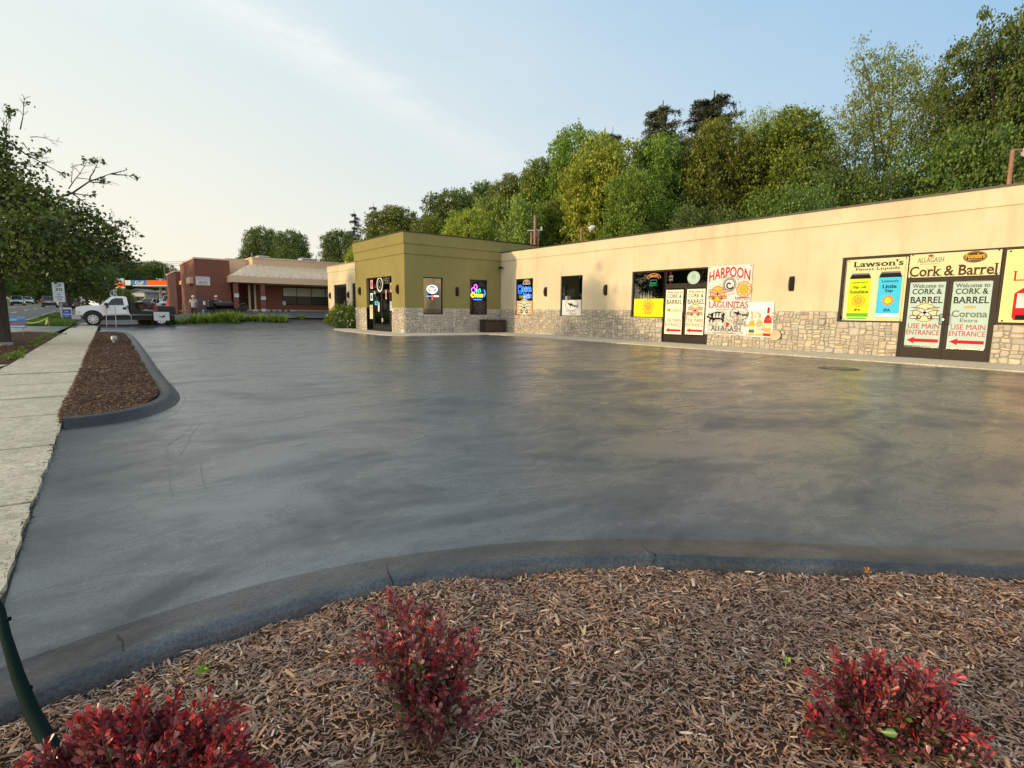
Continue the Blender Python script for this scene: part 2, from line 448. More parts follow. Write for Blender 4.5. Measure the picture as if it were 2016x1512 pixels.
def npmesh(name, V, F, mat, parent=None, loc=None, nper=4, smooth=False, mi=None):
    """fast mesh from numpy arrays; F has nper columns"""
    me = bpy.data.meshes.new(name)
    me.vertices.add(len(V)); me.vertices.foreach_set('co', np.asarray(V, np.float32).ravel())
    me.loops.add(F.size); me.loops.foreach_set('vertex_index', F.ravel().astype(np.int32))
    me.polygons.add(len(F)); me.polygons.foreach_set('loop_start', np.arange(0, F.size, nper, dtype=np.int32))
    me.polygons.foreach_set('loop_total', np.full(len(F), nper, np.int32))
    for m in (mat if isinstance(mat, (list, tuple)) else [mat]): me.materials.append(m)
    if mi is not None: me.polygons.foreach_set('material_index', mi.astype(np.int32))
    if smooth: me.polygons.foreach_set('use_smooth', np.ones(len(F), bool))
    me.update(calc_edges=True)
    ob = bpy.data.objects.new(name, me); COL.objects.link(ob)
    if parent is not None: ob.parent = parent
    if loc is not None: ob.location = loc
    return ob
def sheet(name, poly, mat, dz=0.0, step=2.0, kind='structure', thick=0, zf=None):
    """ground sheet: polygon cut on a grid and laid on the terrain"""
    zf = zf or tz
    bm = bmesh.new(); vs = [bm.verts.new((x, y, 0)) for x, y in poly]; bm.faces.new(vs); bm.normal_update()
    bmesh.ops.triangulate(bm, faces=bm.faces)
    xs = [p[0] for p in poly]; ys = [p[1] for p in poly]
    for ax, lo, hi in ((0, min(xs), max(xs)), (1, min(ys), max(ys))):
        c = math.floor(lo / step) * step + step
        while c < hi:
            co = [0, 0, 0]; co[ax] = c; no = [0, 0, 0]; no[ax] = 1
            bmesh.ops.bisect_plane(bm, geom=bm.verts[:] + bm.edges[:] + bm.faces[:], plane_co=co, plane_no=no)
            c += step
    bmesh.ops.triangulate(bm, faces=bm.faces)
    if thick:
        r = bmesh.ops.extrude_face_region(bm, geom=bm.faces[:])
        low = [g for g in r['geom'] if isinstance(g, bmesh.types.BMVert)]; ls = set(low)
        for v in bm.verts: v.co.z = zf(v.co.x, v.co.y) + dz - (thick if v in ls else 0)
    else:
        for v in bm.verts: v.co.z = zf(v.co.x, v.co.y) + dz
    bmesh.ops.recalc_face_normals(bm, faces=bm.faces)
    if not thick:
        for f in bm.faces:
            if f.normal.z < 0: f.normal_flip()
    me = bpy.data.meshes.new(name); bm.to_mesh(me); bm.free(); me.materials.append(mat)
    o = bpy.data.objects.new(name, me); COL.objects.link(o)
    return tag(o, kind=kind)
def berm(name, path, prof, mat, seed=0, zf=None, closed=False):
    """sweep profile [(offset, z)] along a ground path"""
    zf = zf or tz; rnd = random.Random(seed); pts = []
    P2 = [Vector((a, b)) for a, b in path]
    fine = []
    for i in range(len(P2) - 1):
        p0 = P2[max(i - 1, 0)]; p1 = P2[i]; p2 = P2[i + 1]; p3 = P2[min(i + 2, len(P2) - 1)]
        n = max(2, int((p2 - p1).length / .12))
        for j in range(n):
            t = j / n
            fine.append(.5 * ((2 * p1) + (-p0 + p2) * t + (2 * p0 - 5 * p1 + 4 * p2 - p3) * t * t + (-p0 + 3 * p1 - 3 * p2 + p3) * t ** 3))
    fine.append(P2[-1]); rs = []
    for i, p in enumerate(fine):
        d = (fine[min(i + 1, len(fine) - 1)] - fine[max(i - 1, 0)]).normalized(); nn = Vector((-d.y, d.x))
        ring = []
        for o, z in prof:
            q = p + nn * o; wob = mnoise.noise(Vector((q.x * 3.1, q.y * 3.1, seed))) * .012
            ring.append((q.x + wob * .6, q.y - wob * .6, zf(p.x, p.y) + z + (wob if z > .02 else 0)))
        rs.append(ring)
    mb = MB().rings(rs, 0, False, True, False)
    return tag(mb.build(name, mat, recalc=True), kind='structure'), fine

# ------------------------------------------------------------------ ground, road, car park, pavements (the setting)
sheet('ground', [(-260, -60), (300, -60), (300, 700), (-260, 700)], M_GRASS, -.10, 20)
LOT = [(16.5, -14), (10, -7.0), (6, -2.25), (4.2, -.35), (3.3, .45), (2.85, .83), (2.45, 1.17), (2.05, 1.49), (1.65, 1.75), (1.30, 1.91), (.95, 2.03), (.60, 2.09), (.30, 2.10), (0, 2.07), (-.30, 2.01), (-.45, 1.96), (-.45, 2.4), (-.40, 2.5), (-.415, 3.1), (-.43, 3.6), (-.385, 3.9), (-.41, 4.3), (-.38, 4.7), (-.395, 5.2), (-.365, 5.8), (-.38, 6.3), (-.34, 6.9), (-.33, 7.6), (-.30, 12), (-.22, 18.5), (-.08, 26), (.05, 29), (.12, 38.4), (3.5, 39.6), (9, 40.6), (15.0, 41.4), (17.5, 41), (13.6, 35.5), (12.2, 33), (12.2, 22.7), (16.5, 22.7)]
sheet('parking_lot', LOT, M_ASPH, 0.0, 2.0)
sheet('road', [(-3.6, -30), (-3.6, 260), (-17.5, 260), (-17.5, -30)], M_ROAD, -.05, 4)
sheet('side_parking', [(.2, 43.6), (3, 44.5), (40, 44.5), (40, 49.2), (34, 49.2), (4, 49.2), (4, 75), (-3.6, 75), (-3.6, 43.6)], M_ROAD, .012, 2)
sheet('forecourt', [(-3.5, 75.1), (28, 75.1), (28, 120), (-3.5, 120)], mat_concrete('forecourt_concrete', (.25, .24, .22)), .03, 4)
sheet('driveway', [(-1.50, 30.2), (-3.9, 31.2), (-3.9, 37.5), (-1.18, 38.2)], M_ASPH, .012, 2)
# pale concrete strip in front of the shop
wk = [(11.6, 33.3), (10.95, 31.5), (10.75, 29), (10.7, 24.5), (10.9, 23.5), (11.5, 22.95), (13, 22.85), (15.9, 22.7), (16.25, 22.2), (16.3, 17), (16.3, -10), (18.7, -10), (18.7, 25.5), (12.6, 25.5), (12.6, 33.3)]
M_APRON = mat_concrete('apron_concrete', (.64, .58, .45))
sheet('walkway', wk, M_APRON, .028, 2, thick=.15)
# sidewalk slabs
jy = [-1.5, .1, 1.45, 2.9, 4.22, 5.92, 7.60, 9.1, 10.72, 12.4, 14.0, 15.6, 17.2, 18.8, 20.4, 22, 23.6, 25.2, 26.8, 28.4, 30, 31.6, 33.2, 34.8, 36.4, 38.0, 39.6, 41.2, 42.8, 44.4, 46, 47.6, 49.2, 50.8, 52.4, 54]
sw = MB(); rnd = random.Random(4)
def swr(y): return -.435 + .0118 * max(y, 4)
def swl(y): return -1.66 + .0145 * y
for a, b in zip(jy[:-1], jy[1:]):
    g = .012; g = .013 + .006 * rnd.random(); a2, b2 = a + g, b - g; z0 = .034 + rnd.uniform(-.005, .005); tl = rnd.uniform(-.004, .004)
    nx = 14 if a < 12 else 3; L = []
    for k in range(nx + 1):
        y = a2 + (b2 - a2) * k / nx; j = rnd.uniform(-.008, .008) if (a < 12 and 0 < k < nx) else rnd.uniform(-.012, 0)
        L.append((swr(y) + j, y))
    ring = [(swl(a2), a2), (swl(b2), b2)] + L[::-1]
    top = [(x, y, tz(-3, y) * .3 + z0 + tl * (y - a)) for x, y in ring]
    sw.prism(top, (0, 0, -.12))
tag(sw.build('sidewalk', M_WALK), kind='structure')
sheet('pavement_bedding', [(-1.75, -2), (-.38, -2), (-.38, 7), (-.1, 26), (.1, 43), (.3, 54), (-.95, 54), (-1.5, 10)], simple('joint_dirt', (.045, .038, .03), .95, bump=.6), .004, 2)

# verge bed with mulch, left of the sidewalk
sheet('verge_bed', [(-1.60, 2), (-3.2, 2), (-3.2, 29.8), (-2.4, 31.2), (-1.6, 30.3), (-1.28, 28.9), (-1.42, 17), (-1.48, 12)], M_MULCH, .022, 1)
sheet('verge_path', [(-1.62, 13.4), (-3.2, 13.6), (-3.2, 14.9), (-1.46, 14.5)], M_WALK, .034, 2)
sheet('verge_grass', [(-1.15, 38.2), (-3.4, 37.6), (-3.4, 70), (-.75, 70)], M_GRASS, .03, 2)
berm('road_kerb', [(-3.45, 37.6), (-3.42, 48), (-3.4, 60), (-3.4, 75)], [(-.1, -.1), (-.09, .09), (.07, .1), (.09, -.05)], M_CONC, 5)

# berms of sealed asphalt round the beds
PROF = [(-.085, -.02), (-.078, .026), (-.062, .044), (-.03, .052), (.02, .048), (.08, .034), (.17, .016), (.30, -.004)]
fg_path = [(-1.9, 1.2), (-1.2, 1.72), (-.60, 1.98), (-.30, 2.06), (0.0, 2.12), (.30, 2.15), (.60, 2.14), (.95, 2.08), (1.30, 1.96), (1.65, 1.80), (2.05, 1.54), (2.45, 1.22), (2.85, .88), (3.3, .50), (4.2, -.3), (6, -2.2)]
def M_BERMf():
    m, nt, b, o = newmat('berm_asphalt'); k = N(nt)
    k.l(k.ramp(k.noise(2.2, 5), [(.3, (.024, .029, .035)), (.7, (.044, .052, .062))]), b.inputs['Base Color'])
    b.inputs['Roughness'].default_value = .40; b.inputs['Specular IOR Level'].default_value = .35
    v = k.noise(30, 6, .85); n1 = k.bump(v, 1.0, .034, None); n0 = k.bump(k.noise(9, 4), .7, .05, None, n1)
    k.bump(k.noise(160, 3), .45, .003, b, n0); return m
M_BERM = M_BERMf()
M_LIP = M_ASPH.copy(); M_LIP.name = 'sealed_lip'
_b = [n_ for n_ in M_LIP.node_tree.nodes if n_.type == 'BUMP']
for n_ in _b: n_.inputs['Distance'].default_value *= 2.2
for n_ in M_LIP.node_tree.nodes:
    if n_.type == 'BSDF_PRINCIPLED': n_.inputs['IOR'].default_value = 1.45
fg_path = [(x, y + .012) for x, y in fg_path]
_, FGF = berm('kerb', fg_path, PROF, M_LIP, 1)
crk = MB(); crnd = random.Random(12)
for ci, wd_ in ((16, .002), (22, .002), (31, .0025), (44, .002), (50, .002)):
    p = FGF[min(ci, len(FGF) - 2)]; d = (FGF[ci + 1] - FGF[ci - 1]).normalized(); nn = Vector((-d.y, d.x)); rs = []
    for o_, z_ in PROF[1:-1]:
        j_ = crnd.uniform(-.014, .014); q = p + nn * o_ + d * j_; w_ = wd_ * crnd.uniform(.4, 1.2)
        rs.append([(q.x - d.x * w_, q.y - d.y * w_, z_ + .006), (q.x + d.x * w_, q.y + d.y * w_, z_ + .006)])
    crk.rings(rs, 0, False, False, False)
tag(crk.build('kerb_cracks', simple('crack_dark', (.006, .006, .006), .9)), kind='structure')
PROF2 = [(-.11, -.02), (-.09, .06), (-.05, .09), (0, .10), (.05, .088), (.10, .04), (.16, .0), (.2, -.01)]
isl = [(-.34, 6.92), (-.1, 6.95), (.18, 7.10), (.40, 7.42), (.60, 8.0), (.68, 8.9), (.70, 11), (.76, 14), (.84, 18), (.93, 23), (.98, 27), (.95, 28.9), (.72, 29.5), (.3, 29.6), (-.05, 29.3)]
berm('kerb', [(x, y) for x, y in isl][::-1], PROF2, M_BERM, 2)
sheet('island_bed', [(x - .06 if x > .2 else x, y + (.05 if y < 9 else 0)) for x, y in isl] + [(-.12, 26), (-.22, 20), (-.30, 14), (-.33, 10), (-.335, 8)], M_MULCH, .055, .5,
      zf=lambda x, y: .035 * mnoise.noise(Vector((x * 1.7, y * .9, 0))) + .035 * ss(min(abs(x + .3), abs(.8 - x)), 0, .4))
# far bed, with plants, behind the car park
fk = [(-.1, 39.0), (1.6, 39.3), (3.4, 39.8), (6, 40.25), (9, 40.75), (12, 41.1), (14.6, 41.5), (15.4, 41.9)]
berm('kerb', fk, [(-.2, 0), (-.14, .05), (0, .075), (.1, .05), (.16, 0)], M_BERM, 3)
sheet('far_bed', [(.15, 39.35)] + [(x, y + .15) for x, y in fk[1:]] + [(15.0, 43.4), (9, 43.6), (3, 43.4), (.25, 42.6)], M_MULCH, .05, 1)
sheet('tower_bed', [(12.5, 33.4), (11.9, 33.9), (13.4, 36.6), (15.2, 40.0), (15.2, 43.4), (14.8, 43.4), (14.8, 33.4)], M_MULCH, .04, 1)
# ridges left by the sealer brush and wheels
M_RIDGE = simple('sealer_ridge', (.06, .064, .068), .30, bump=.3, spec=1)
rg = MB()
def ridge(pts, wdt=.012):
    rr = random.Random(len(pts)); P_ = [G(*p) for p in pts]; P3 = []
    for i in range(len(P_) - 1):
        for j in range(8): P3.append(P_[i].lerp(P_[i + 1], j / 8))
    n = len(P3); rs = []
    for i, p in enumerate(P3):
        d = (P3[min(i + 1, n - 1)] - P3[max(i - 1, 0)]).normalized(); s_ = Vector((-d.y, d.x, 0)); ww = wdt * (.4 + rr.random()) * math.sin(math.pi * min(1, (i + .5) / n)) ** .5
        rs.append([tuple(p - s_ * ww + Vector((0, 0, .001))), tuple(p + Vector((0, 0, .004))), tuple(p + s_ * ww + Vector((0, 0, .001)))])
    rg.rings(rs, 0, False, True, False)
ridge([(385, 832), (360, 860), (330, 885), (328, 905), (338, 920)], .008)
ridge([(398, 835), (375, 862), (368, 880), (352, 902)], .006)
ridge([(333, 925), (334, 950), (340, 985)], .005)
ridge([(357, 757), (365, 795), (345, 818), (300, 830), (262, 838)], .012)
ridge([(288, 700), (318, 735), (330, 752), (352, 760)], .016)
ridge([(395, 915), (398, 945), (408, 970)], .005)
tag(rg.build('sealer_ridges', M_RIDGE), kind='structure')
# drain cover in a dark surround
dr = root('drain_cover', (13.4, 5.2, 0), 'round metal drain cover let into the wet black asphalt near the right-hand doors', 'drain cover')
c = MB(); c.cyl((13.4, 5.2, .002), (0, 0, 1), .42, .006, 28); c.build('surround', simple('tar', (.018, .018, .018), .5), dr)
c = MB(); c.cyl((13.4, 5.2, .008), (0, 0, 1), .27, .006, 24)
for i in range(5): c.box(13.22, 5.04 + i * .08, .014, 13.58, 5.06 + i * .08, .018)
c.build('lid', simple('worn_iron', (.16, .13, .11), .5, .5), dr)

# road paint
rp = MB()
def stripe(mb, x, y0, y1, wd):
    n = max(1, int((y1 - y0) / 4))
    for i in range(n):
        a, b = y0 + (y1 - y0) * i / n, y0 + (y1 - y0) * (i + 1) / n
        mb.add([(x - wd / 2, a, tz(x, a) - .044), (x + wd / 2, a, tz(x, a) - .044), (x + wd / 2, b, tz(x, b) - .044), (x - wd / 2, b, tz(x, b) - .044)], [(0, 1, 2, 3)])
GW = G(67, 618.5); GY = G(18, 614)
for y0 in range(-24, 240, 12): stripe(rp, -6.6, y0, y0 + 4.5, .13)
stripe(rp, -6.6, 34, 36, .13)
tag(rp.build('road_markings', M_WHITE, recalc=False), kind='structure')
yl = MB(); stripe(yl, -9.9, -30, 250, .11); stripe(yl, -10.15, -30, 250, .11)
tag(yl.build('road_markings', M_YEL, recalc=False), kind='structure')

# ------------------------------------------------------------------ shop building
X0, Yi, Xc, YL, XW = 18.619, 25.443, 12.547, 32.05, 14.72
HS, HG, HW, B1, B2, HT = 1.327, 4.036, 4.496, 4.548, 4.047, 5.108
shop = root('shop_building', (X0, 10, 0), 'cream and olive stucco shop with a stone base, right of the car park', 'shop')
def wall_holes(mb, fn, u0, u1, v0, v1, holes, depth):
    """wall face in (u, v) with rectangular openings and reveals; fn(u, v, d) -> point, d = distance behind the face"""
    us = sorted({u0, u1} | {h[0] for h in holes} | {h[2] for h in holes}); vs = sorted({v0, v1} | {h[1] for h in holes} | {h[3] for h in holes})
    us = [u for u in us if u0 <= u <= u1]; vs = [v for v in vs if v0 <= v <= v1]
    for i in range(len(us) - 1):
        for j in range(len(vs) - 1):
            cu, cv = (us[i] + us[i + 1]) / 2, (vs[j] + vs[j + 1]) / 2
            if any(h[0] < cu < h[2] and h[1] < cv < h[3] for h in holes): continue
            mb.add([fn(us[i], vs[j], 0), fn(us[i + 1], vs[j], 0), fn(us[i + 1], vs[j + 1], 0), fn(us[i], vs[j + 1], 0)], [(0, 1, 2, 3)])
    for a, b, c_, d in holes:
        b_, d_ = max(b, v0), min(d, v1)
        if b_ >= d_: continue
        q = [((a, b_), (a, d_)), ((c_, b_), (c_, d_))]
        if d <= v1 + 1e-6: q.append(((a, d), (c_, d)))
        if b >= v0 - 1e-6: q.append(((a, b), (c_, b)))
        for p, r in q: mb.add([fn(*p, 0), fn(*r, 0), fn(*r, depth), fn(*p, depth)], [(0, 1, 2, 3)])
fnX = lambda xp: (lambda u, v, d: (xp + d, -u, v))           # face looks towards -X, u = -y (to the right)
fnY = lambda yp: (lambda u, v, d: (u, yp + d, v))            # face looks towards -Y, u = x
def hx(x0, y0, x1, y1, xp):                                   # hole on an X plane from photo corners (top-left, bottom-right)
    a, b = on(x0, y0, 0, xp), on(x1, y1, 0, xp); return (-a.y, b.z, -b.y, a.z)
def hy(x0, y0, x1, y1, yp):
    a, b = on(x0, y0, 1, yp), on(x1, y1, 1, yp); return (a.x, b.z, b.x, a.z)
SILL = on(1244, 624.2, 0, X0).z; 
W1 = hx(1015.4, 549.6, 1048.3, 620.8, X0); W2 = hx(1104.2, 543.2, 1144.8, 622.8, X0)
W1 = (W1[0], SILL - .02, W1[2], W1[3]); W2 = (W2[0], SILL - .02, W2[2], W1[3])
C1 = hx(1245, 535, 1304.5, 625.2, X0); C2 = hx(1306, 531, 1391.5, 679, X0); TOPC = C1[3]
C1 = (C1[0], SILL, C1[2], TOPC); C2 = (C1[2], .03, C2[2], TOPC)
D1 = hx(1659.5, 507.5, 1771, 634, X0); D2 = hx(1779, 503, 1950, 715, X0); TOPD = D1[3]
D1 = (D1[0], SILL - .01, D1[2] , TOPD); D2 = (D1[2], .03, -on(1957, 640, 0, X0).y, TOPD)
D3 = (D2[2], SILL - .01, D2[2] + 3.4, TOPD)
# stucco above the stone: body, then a parapet band that stands proud
mb = MB(); wall_holes(mb, fnX(X0), -Yi, 12, HS, HG, [W1, W2, C1, C2, D1, D2, D3], .16)
mb.add([(X0, -12, HS), (33, -12, HS), (33, -12, HG), (X0, -12, HG)], [(0, 1, 2, 3)])
mb.build('stucco_wall', M_CREAM, shop, recalc=False)
mb = MB(); mb.box(X0 - .035, -12, HG, X0 + .3, Yi, HW); mb.build('parapet', M_CREAM, shop)
mb = MB(); mb.box(X0 - .06, -12.05, HW, X0 + .34, Yi, HW + .055); mb.build('coping', M_COPING, shop)
mb = MB(); mb.box(X0 + .3, -12, HW - .5, 33, Yi, HW - .42); mb.box(32.7, -12, 0, 33, Yi + 12, HW); mb.box(X0 + 2.6, -12, 0, X0 + 2.7, Yi + 5, HG); mb.box(X0+.2, -12, -.02, X0 + 2.6, Yi + 5, .02)
mb.build('roof', M_INT, shop)
# stone base made of real stones
def stones(mb, fn, u0, u1, v0, v1, holes, seed, big=.42):
    rnd = random.Random(seed); out = []
    def split(a, b, c_, d):
        w_, h_ = c_ - a, d - b
        lim_w = rnd.uniform(.16, big); lim_h = rnd.uniform(.10, .30)
        if w_ > lim_w and (w_ / max(h_, .01) > 1.1 or h_ <= lim_h):
            t = a + w_ * rnd.uniform(.36, .64); split(a, b, t, d); split(t, b, c_, d)
        elif h_ > lim_h:
            t = b + h_ * rnd.uniform(.36, .64); split(a, b, c_, t); split(a, t, c_, d)
        else: out.append((a, b, c_, d))
    us = sorted({u0, u1} | {min(max(x, u0), u1) for h in holes for x in (h[0], h[2])}); vs = sorted({v0, v1} | {h[1] for h in holes if v0 < h[1] < v1})
    for i in range(len(us) - 1):
        cu = (us[i] + us[i + 1]) / 2; top = v1
        for h in holes:
            if h[0] < cu < h[2]: top = min(top, h[1])
        if top - v0 > .05 and us[i + 1] - us[i] > .05:
            n = max(1, round((us[i + 1] - us[i]) / 1.1)); st = (us[i + 1] - us[i]) / n
            for k in range(n): split(us[i] + k * st, v0, us[i] + (k + 1) * st, top)
    def wv(u, v):    # shared warp so the joints wander
        q = Vector((u * 3.4, v * 3.4, seed)); return mnoise.noise(q) * .055, mnoise.noise(q + Vector((9, 5, 2))) * .045
    for a, b, c_, d in out:
        g = rnd.uniform(.004, .009); a_, b_, c2, d_ = a + g, b + g, c_ - g, d - g
        m_ = min(c2 - a_, d_ - b_); ch = m_ * rnd.uniform(.12, .34); out_d = rnd.uniform(.022, .05); ring = []
        cs = [rnd.uniform(.4, 1.3) * ch for _ in range(4)]
        base = [(a_ + cs[0], b_), ((a_ + c2) / 2, b_), (c2 - cs[1], b_), (c2, b_ + cs[1]), (c2, (b_ + d_) / 2), (c2, d_ - cs[2]), (c2 - cs[2], d_), ((a_ + c2) / 2, d_), (a_ + cs[3], d_), (a_, d_ - cs[3]), (a_, (b_ + d_) / 2), (a_, b_ + cs[0])]
        r0, r1, r2 = [], [], []
        mu, mv = (a_ + c2) / 2, (b_ + d_) / 2
        for (u, v) in base:
            du, dv = wv(u, v); e = lambda x, lo, hi: min(max(x, lo), hi)
            uu, vv = e(u + du, u0 + .003, u1 - .003), e(v + dv, v0 + .002, v1 - .002)
            for h in holes:
                if vv > h[1] - .003 and h[0] - .06 < uu < h[2] + .06 and v < h[1] + .2:
                    if mu < h[0]: uu = min(uu, h[0])
                    elif mu > h[2]: uu = max(uu, h[2])
                    else: vv = min(vv, h[1])
            j = rnd.uniform(-.006, .006)
            r0.append(fn(uu, vv, 0)); s1 = .93; s2 = .70
            r1.append(fn(mu + du * .9 + (uu - mu - du * .9) * s1, mv + dv * .9 + (vv - mv - dv * .9) * s1, -out_d * .8 + j)); r2.append(fn(mu + (uu - mu) * s2, mv + (vv - mv) * s2, -out_d + j * 1.6 + rnd.uniform(-.004, .004)))
        mb.rings([r0, r1, r2], 0, True)
def base_wall(name, fn, u0, u1, holes, seed, v1=HS):
    full = sorted([h for h in holes if h[1] < .1]); cuts = [u0]
    for h in full: cuts += [h[0], h[2]]
    cuts.append(u1)
    if full:
        for i in range(0, len(cuts), 2): base_wall(name, fn, cuts[i], cuts[i + 1], [h for h in holes if h[1] >= .1 and h[0] < cuts[i + 1] and h[2] > cuts[i]], seed + i, v1)
        return
    hs = [h for h in holes]
    b_ = MB(); wall_holes(b_, lambda u, v, d: fn(u, v, d - .008), u0, u1, 0, v1 - .002, hs, .16); o1 = b_.build('mortar_bed', M_MORTAR, shop, recalc=False)
    s_ = MB(); stones(s_, fn, u0, u1, .0, v1, hs, seed); s_.build('stone_base', M_STONE, shop)
base_wall('a', fnX(X0), -Yi + .03, 12, [W1, W2, C1, C2, D1, D2, D3], 11)
# olive tower
T3 = hy(832.6, 544.6, 872.3, 619.4, Yi); T4 = hy(925, 549.8, 959, 620.3, Yi)
T3 = (T3[0], SILL - .03, T3[2], 2.93); T4 = (T4[0], SILL - .03, T4[2], 2.93)
TD = hx(720.7, 548.1, 772.5, 652.0, Xc); TD = (TD[0], .03, TD[2], TD[3])
mb = MB(); wall_holes(mb, fnY(Yi), Xc, X0, HS, B2, [T3, T4], .14)
wall_holes(mb, fnX(Xc), -YL, -Yi, HS, B2, [TD], .30)
mb.add([(Xc, YL, 0), (22, YL, 0), (22, YL, B2), (Xc, YL, B2)], [(0, 3, 2, 1)])
mb.build('tower_wall', M_OLIVE, shop, recalc=False)
mb = MB(); e1, e2 = .04, .08
mb.box(Xc - e1, Yi - e1, B2, 21.2, YL + e1, B1); mb.build('tower_band', M_OLIVE, shop)
mb = MB(); mb.box(Xc - e2, Yi - e2, B1, 21.24, YL + e2, HT); mb.build('tower_parapet', M_OLIVE, shop)
mb = MB(); mb.box(Xc - e2 - .03, Yi - e2 - .03, HT, 21.3, YL + e2 + .03, HT + .05); mb.build('tower_coping', M_COPING, shop)
base_wall('b', fnY(Yi), Xc, X0, [T3, T4], 21)
base_wall('c', fnX(Xc), -YL, -Yi, [TD], 31)
# left wing beyond the tower
V5 = hx(657.3, 563.5, 683, 606, XW); V5 = (V5[0], .65, V5[2], 3.05); V6 = (-on(693, 561, 0, XW).y, .65, -on(693, 561, 0, XW).y + 1.9, 3.05)
WE = on(645.6, 560, 0, XW).y
mb = MB(); wall_holes(mb, fnX(XW), -WE, -YL, .0, HG, [V5, V6], .14)
mb.add([(XW, WE, 0), (26, WE, 0), (26, WE, HG), (XW, WE, HG)], [(0, 3, 2, 1)]); mb.build('wing_wall', M_CREAM, shop, recalc=False)
mb = MB(); mb.box(XW - .03, YL, HG, XW + .3, WE + .03, HW - .03); mb.box(XW + .3, WE - .3, HG, 26, WE + .03, HW - .03); mb.build('wing_parapet', M_CREAM, shop)
mb = MB(); mb.box(XW - .05, YL, HW - .03, XW + .33, WE + .06, HW + .02); mb.build('wing_coping', simple('pale_coping', (.45, .38, .28), .6), shop)
mb = MB(); mb.box(XW + .3, YL, 3.9, 26, WE, 3.95); mb.box(XW + 1.6, YL + .1, 0, XW + 1.7, WE - .1, 3.9); mb.build('wing_roof', M_INT, shop)

def window(fn, h, mat, dep=.06, fw=.05, mull=(), bars=(), glass=None, frame_d=.06, name='window'):
    """frame with optional vertical mullions (u) and horizontal bars (v); the pane is a sub-part"""
    a, b, c_, d = h; fr = MB()
    def bar(u0, v0, u1, v1, ex=0):
        p = [fn(u0, v0, dep - ex), fn(u1, v0, dep - ex), fn(u1, v1, dep - ex), fn(u0, v1, dep - ex)]; q = [fn(u0, v0, dep + frame_d), fn(u1, v0, dep + frame_d), fn(u1, v1, dep + frame_d), fn(u0, v1, dep + frame_d)]
        fr.rings([p, q], 0)
    bar(a, d - fw, c_, d); bar(a, b, c_, b + fw); bar(a, b + fw, a + fw, d - fw); bar(c_ - fw, b + fw, c_, d - fw)
    for u in mull: bar(u - fw / 2, b + fw, u + fw / 2, d - fw, .004)
    for v in bars: bar(a + fw, v - fw / 2, c_ - fw, v + fw / 2, .008)
    f = fr.build(name, mat, shop)
    g = MB(); z = dep + .03
    g.add([fn(a + fw, b + fw, z), fn(c_ - fw, b + fw, z), fn(c_ - fw, d - fw, z), fn(a + fw, d - fw, z)], [(0, 1, 2, 3)])
    g.build('pane', glass or M_GLASS, f, recalc=False)
    return f
window(fnX(X0), W1, M_BRONZE); window(fnX(X0), W2, M_BRONZE); window(fnX(X0), C1, M_BRONZE, fw=.06)
window(fnX(X0), D1, M_BRONZE, .02, .07); window(fnX(X0), D3, M_BRONZE, .02, .07)
window(fnY(Yi), T3, M_BRONZE, glass=M_REFL); window(fnY(Yi), T4, M_BRONZE, glass=M_DGLASS)
window(fnX(XW), V5, M_BRONZE, glass=M_DGLASS); window(fnX(XW), V6, M_BRONZE, glass=M_DGLASS)
def double_door(fn, h, mat, dep, tr_v, fw=.06, label=None, side=0):
    """transom light over two door leaves; side = width of glazed side lights"""
    a, b, c_, d = h
    window(fn, (a, tr_v, c_, d), mat, dep, fw, name='transom')
    if side:
        window(fn, (a, b, a + side, tr_v), mat, dep, fw, name='side_light'); window(fn, (c_ - side, b, c_, tr_v), mat, dep, fw, name='side_light'); a += side; c_ -= side
    for u in (a, c_ - fw):
        fr = MB(); fr.rings([[fn(u, b, dep), fn(u + fw, b, dep), fn(u + fw, tr_v, dep), fn(u, tr_v, dep)], [fn(u, b, dep + .1), fn(u + fw, b, dep + .1), fn(u + fw, tr_v, dep + .1), fn(u, tr_v, dep + .1)]])
        fr.build('door_frame', mat, shop)
    m_ = (a + c_) / 2
    for s_, (l, r) in enumerate(((a + fw + .004, m_ - .004), (m_ + .004, c_ - fw - .004))):
        dm = MB(); t = tr_v - .006; st, rail, kick = .085, .12, .30; q = dep + .012
        def bar(u0, v0, u1, v1): dm.rings([[fn(u0, v0, q), fn(u1, v0, q), fn(u1, v1, q), fn(u0, v1, q)], [fn(u0, v0, q + .045), fn(u1, v0, q + .045), fn(u1, v1, q + .045), fn(u0, v1, q + .045)]])
        bar(l, b + .008, r, b + kick); bar(l, t - rail, r, t); bar(l, b + kick, l + st, t - rail); bar(r - st, b + kick, r, t - rail)
        door = dm.build('door', mat, shop)
        g = MB(); g.add([fn(l + st, b + kick, q + .02), fn(r - st, b + kick, q + .02), fn(r - st, t - rail, q + .02), fn(l + st, t - rail, q + .02)], [(0, 1, 2, 3)]); g.build('pane', M_GLASS, door, recalc=False)
        hu = (r - st * .5) if s_ == 0 else (l + st * .5); hd = -.075; s2 = -1 if s_ == 0 else 1
        hm = MB(); hm.tube([fn(hu, 1.0, q), fn(hu + s2 * .06, 1.0, q + hd), fn(hu + s2 * .06, 1.28, q + hd), fn(hu, 1.28, q)], .011, 6); hm.build('handle', mat, door)
        if s_ == 0:
            lk = MB(); lk.cyl(fn(r - st * .45, 1.13, q), Vector(fn(0, 0, -1)) - Vector(fn(0, 0, 0)), .022, .012, 12); lk.build('lock', M_CHROME, door)
TRC = on(1350, 560.5, 0, X0).z; TRD = on(1875, 544, 0, X0).z; TRT = on(747, 572, 0, Xc).z
double_door(fnX(X0), C2, M_BRONZE, .05, TRC)
double_door(fnX(X0), D2, M_BRONZE, .02, TRD)
double_door(fnX(Xc), TD, M_BLACK, .16, TRT, side=.55)
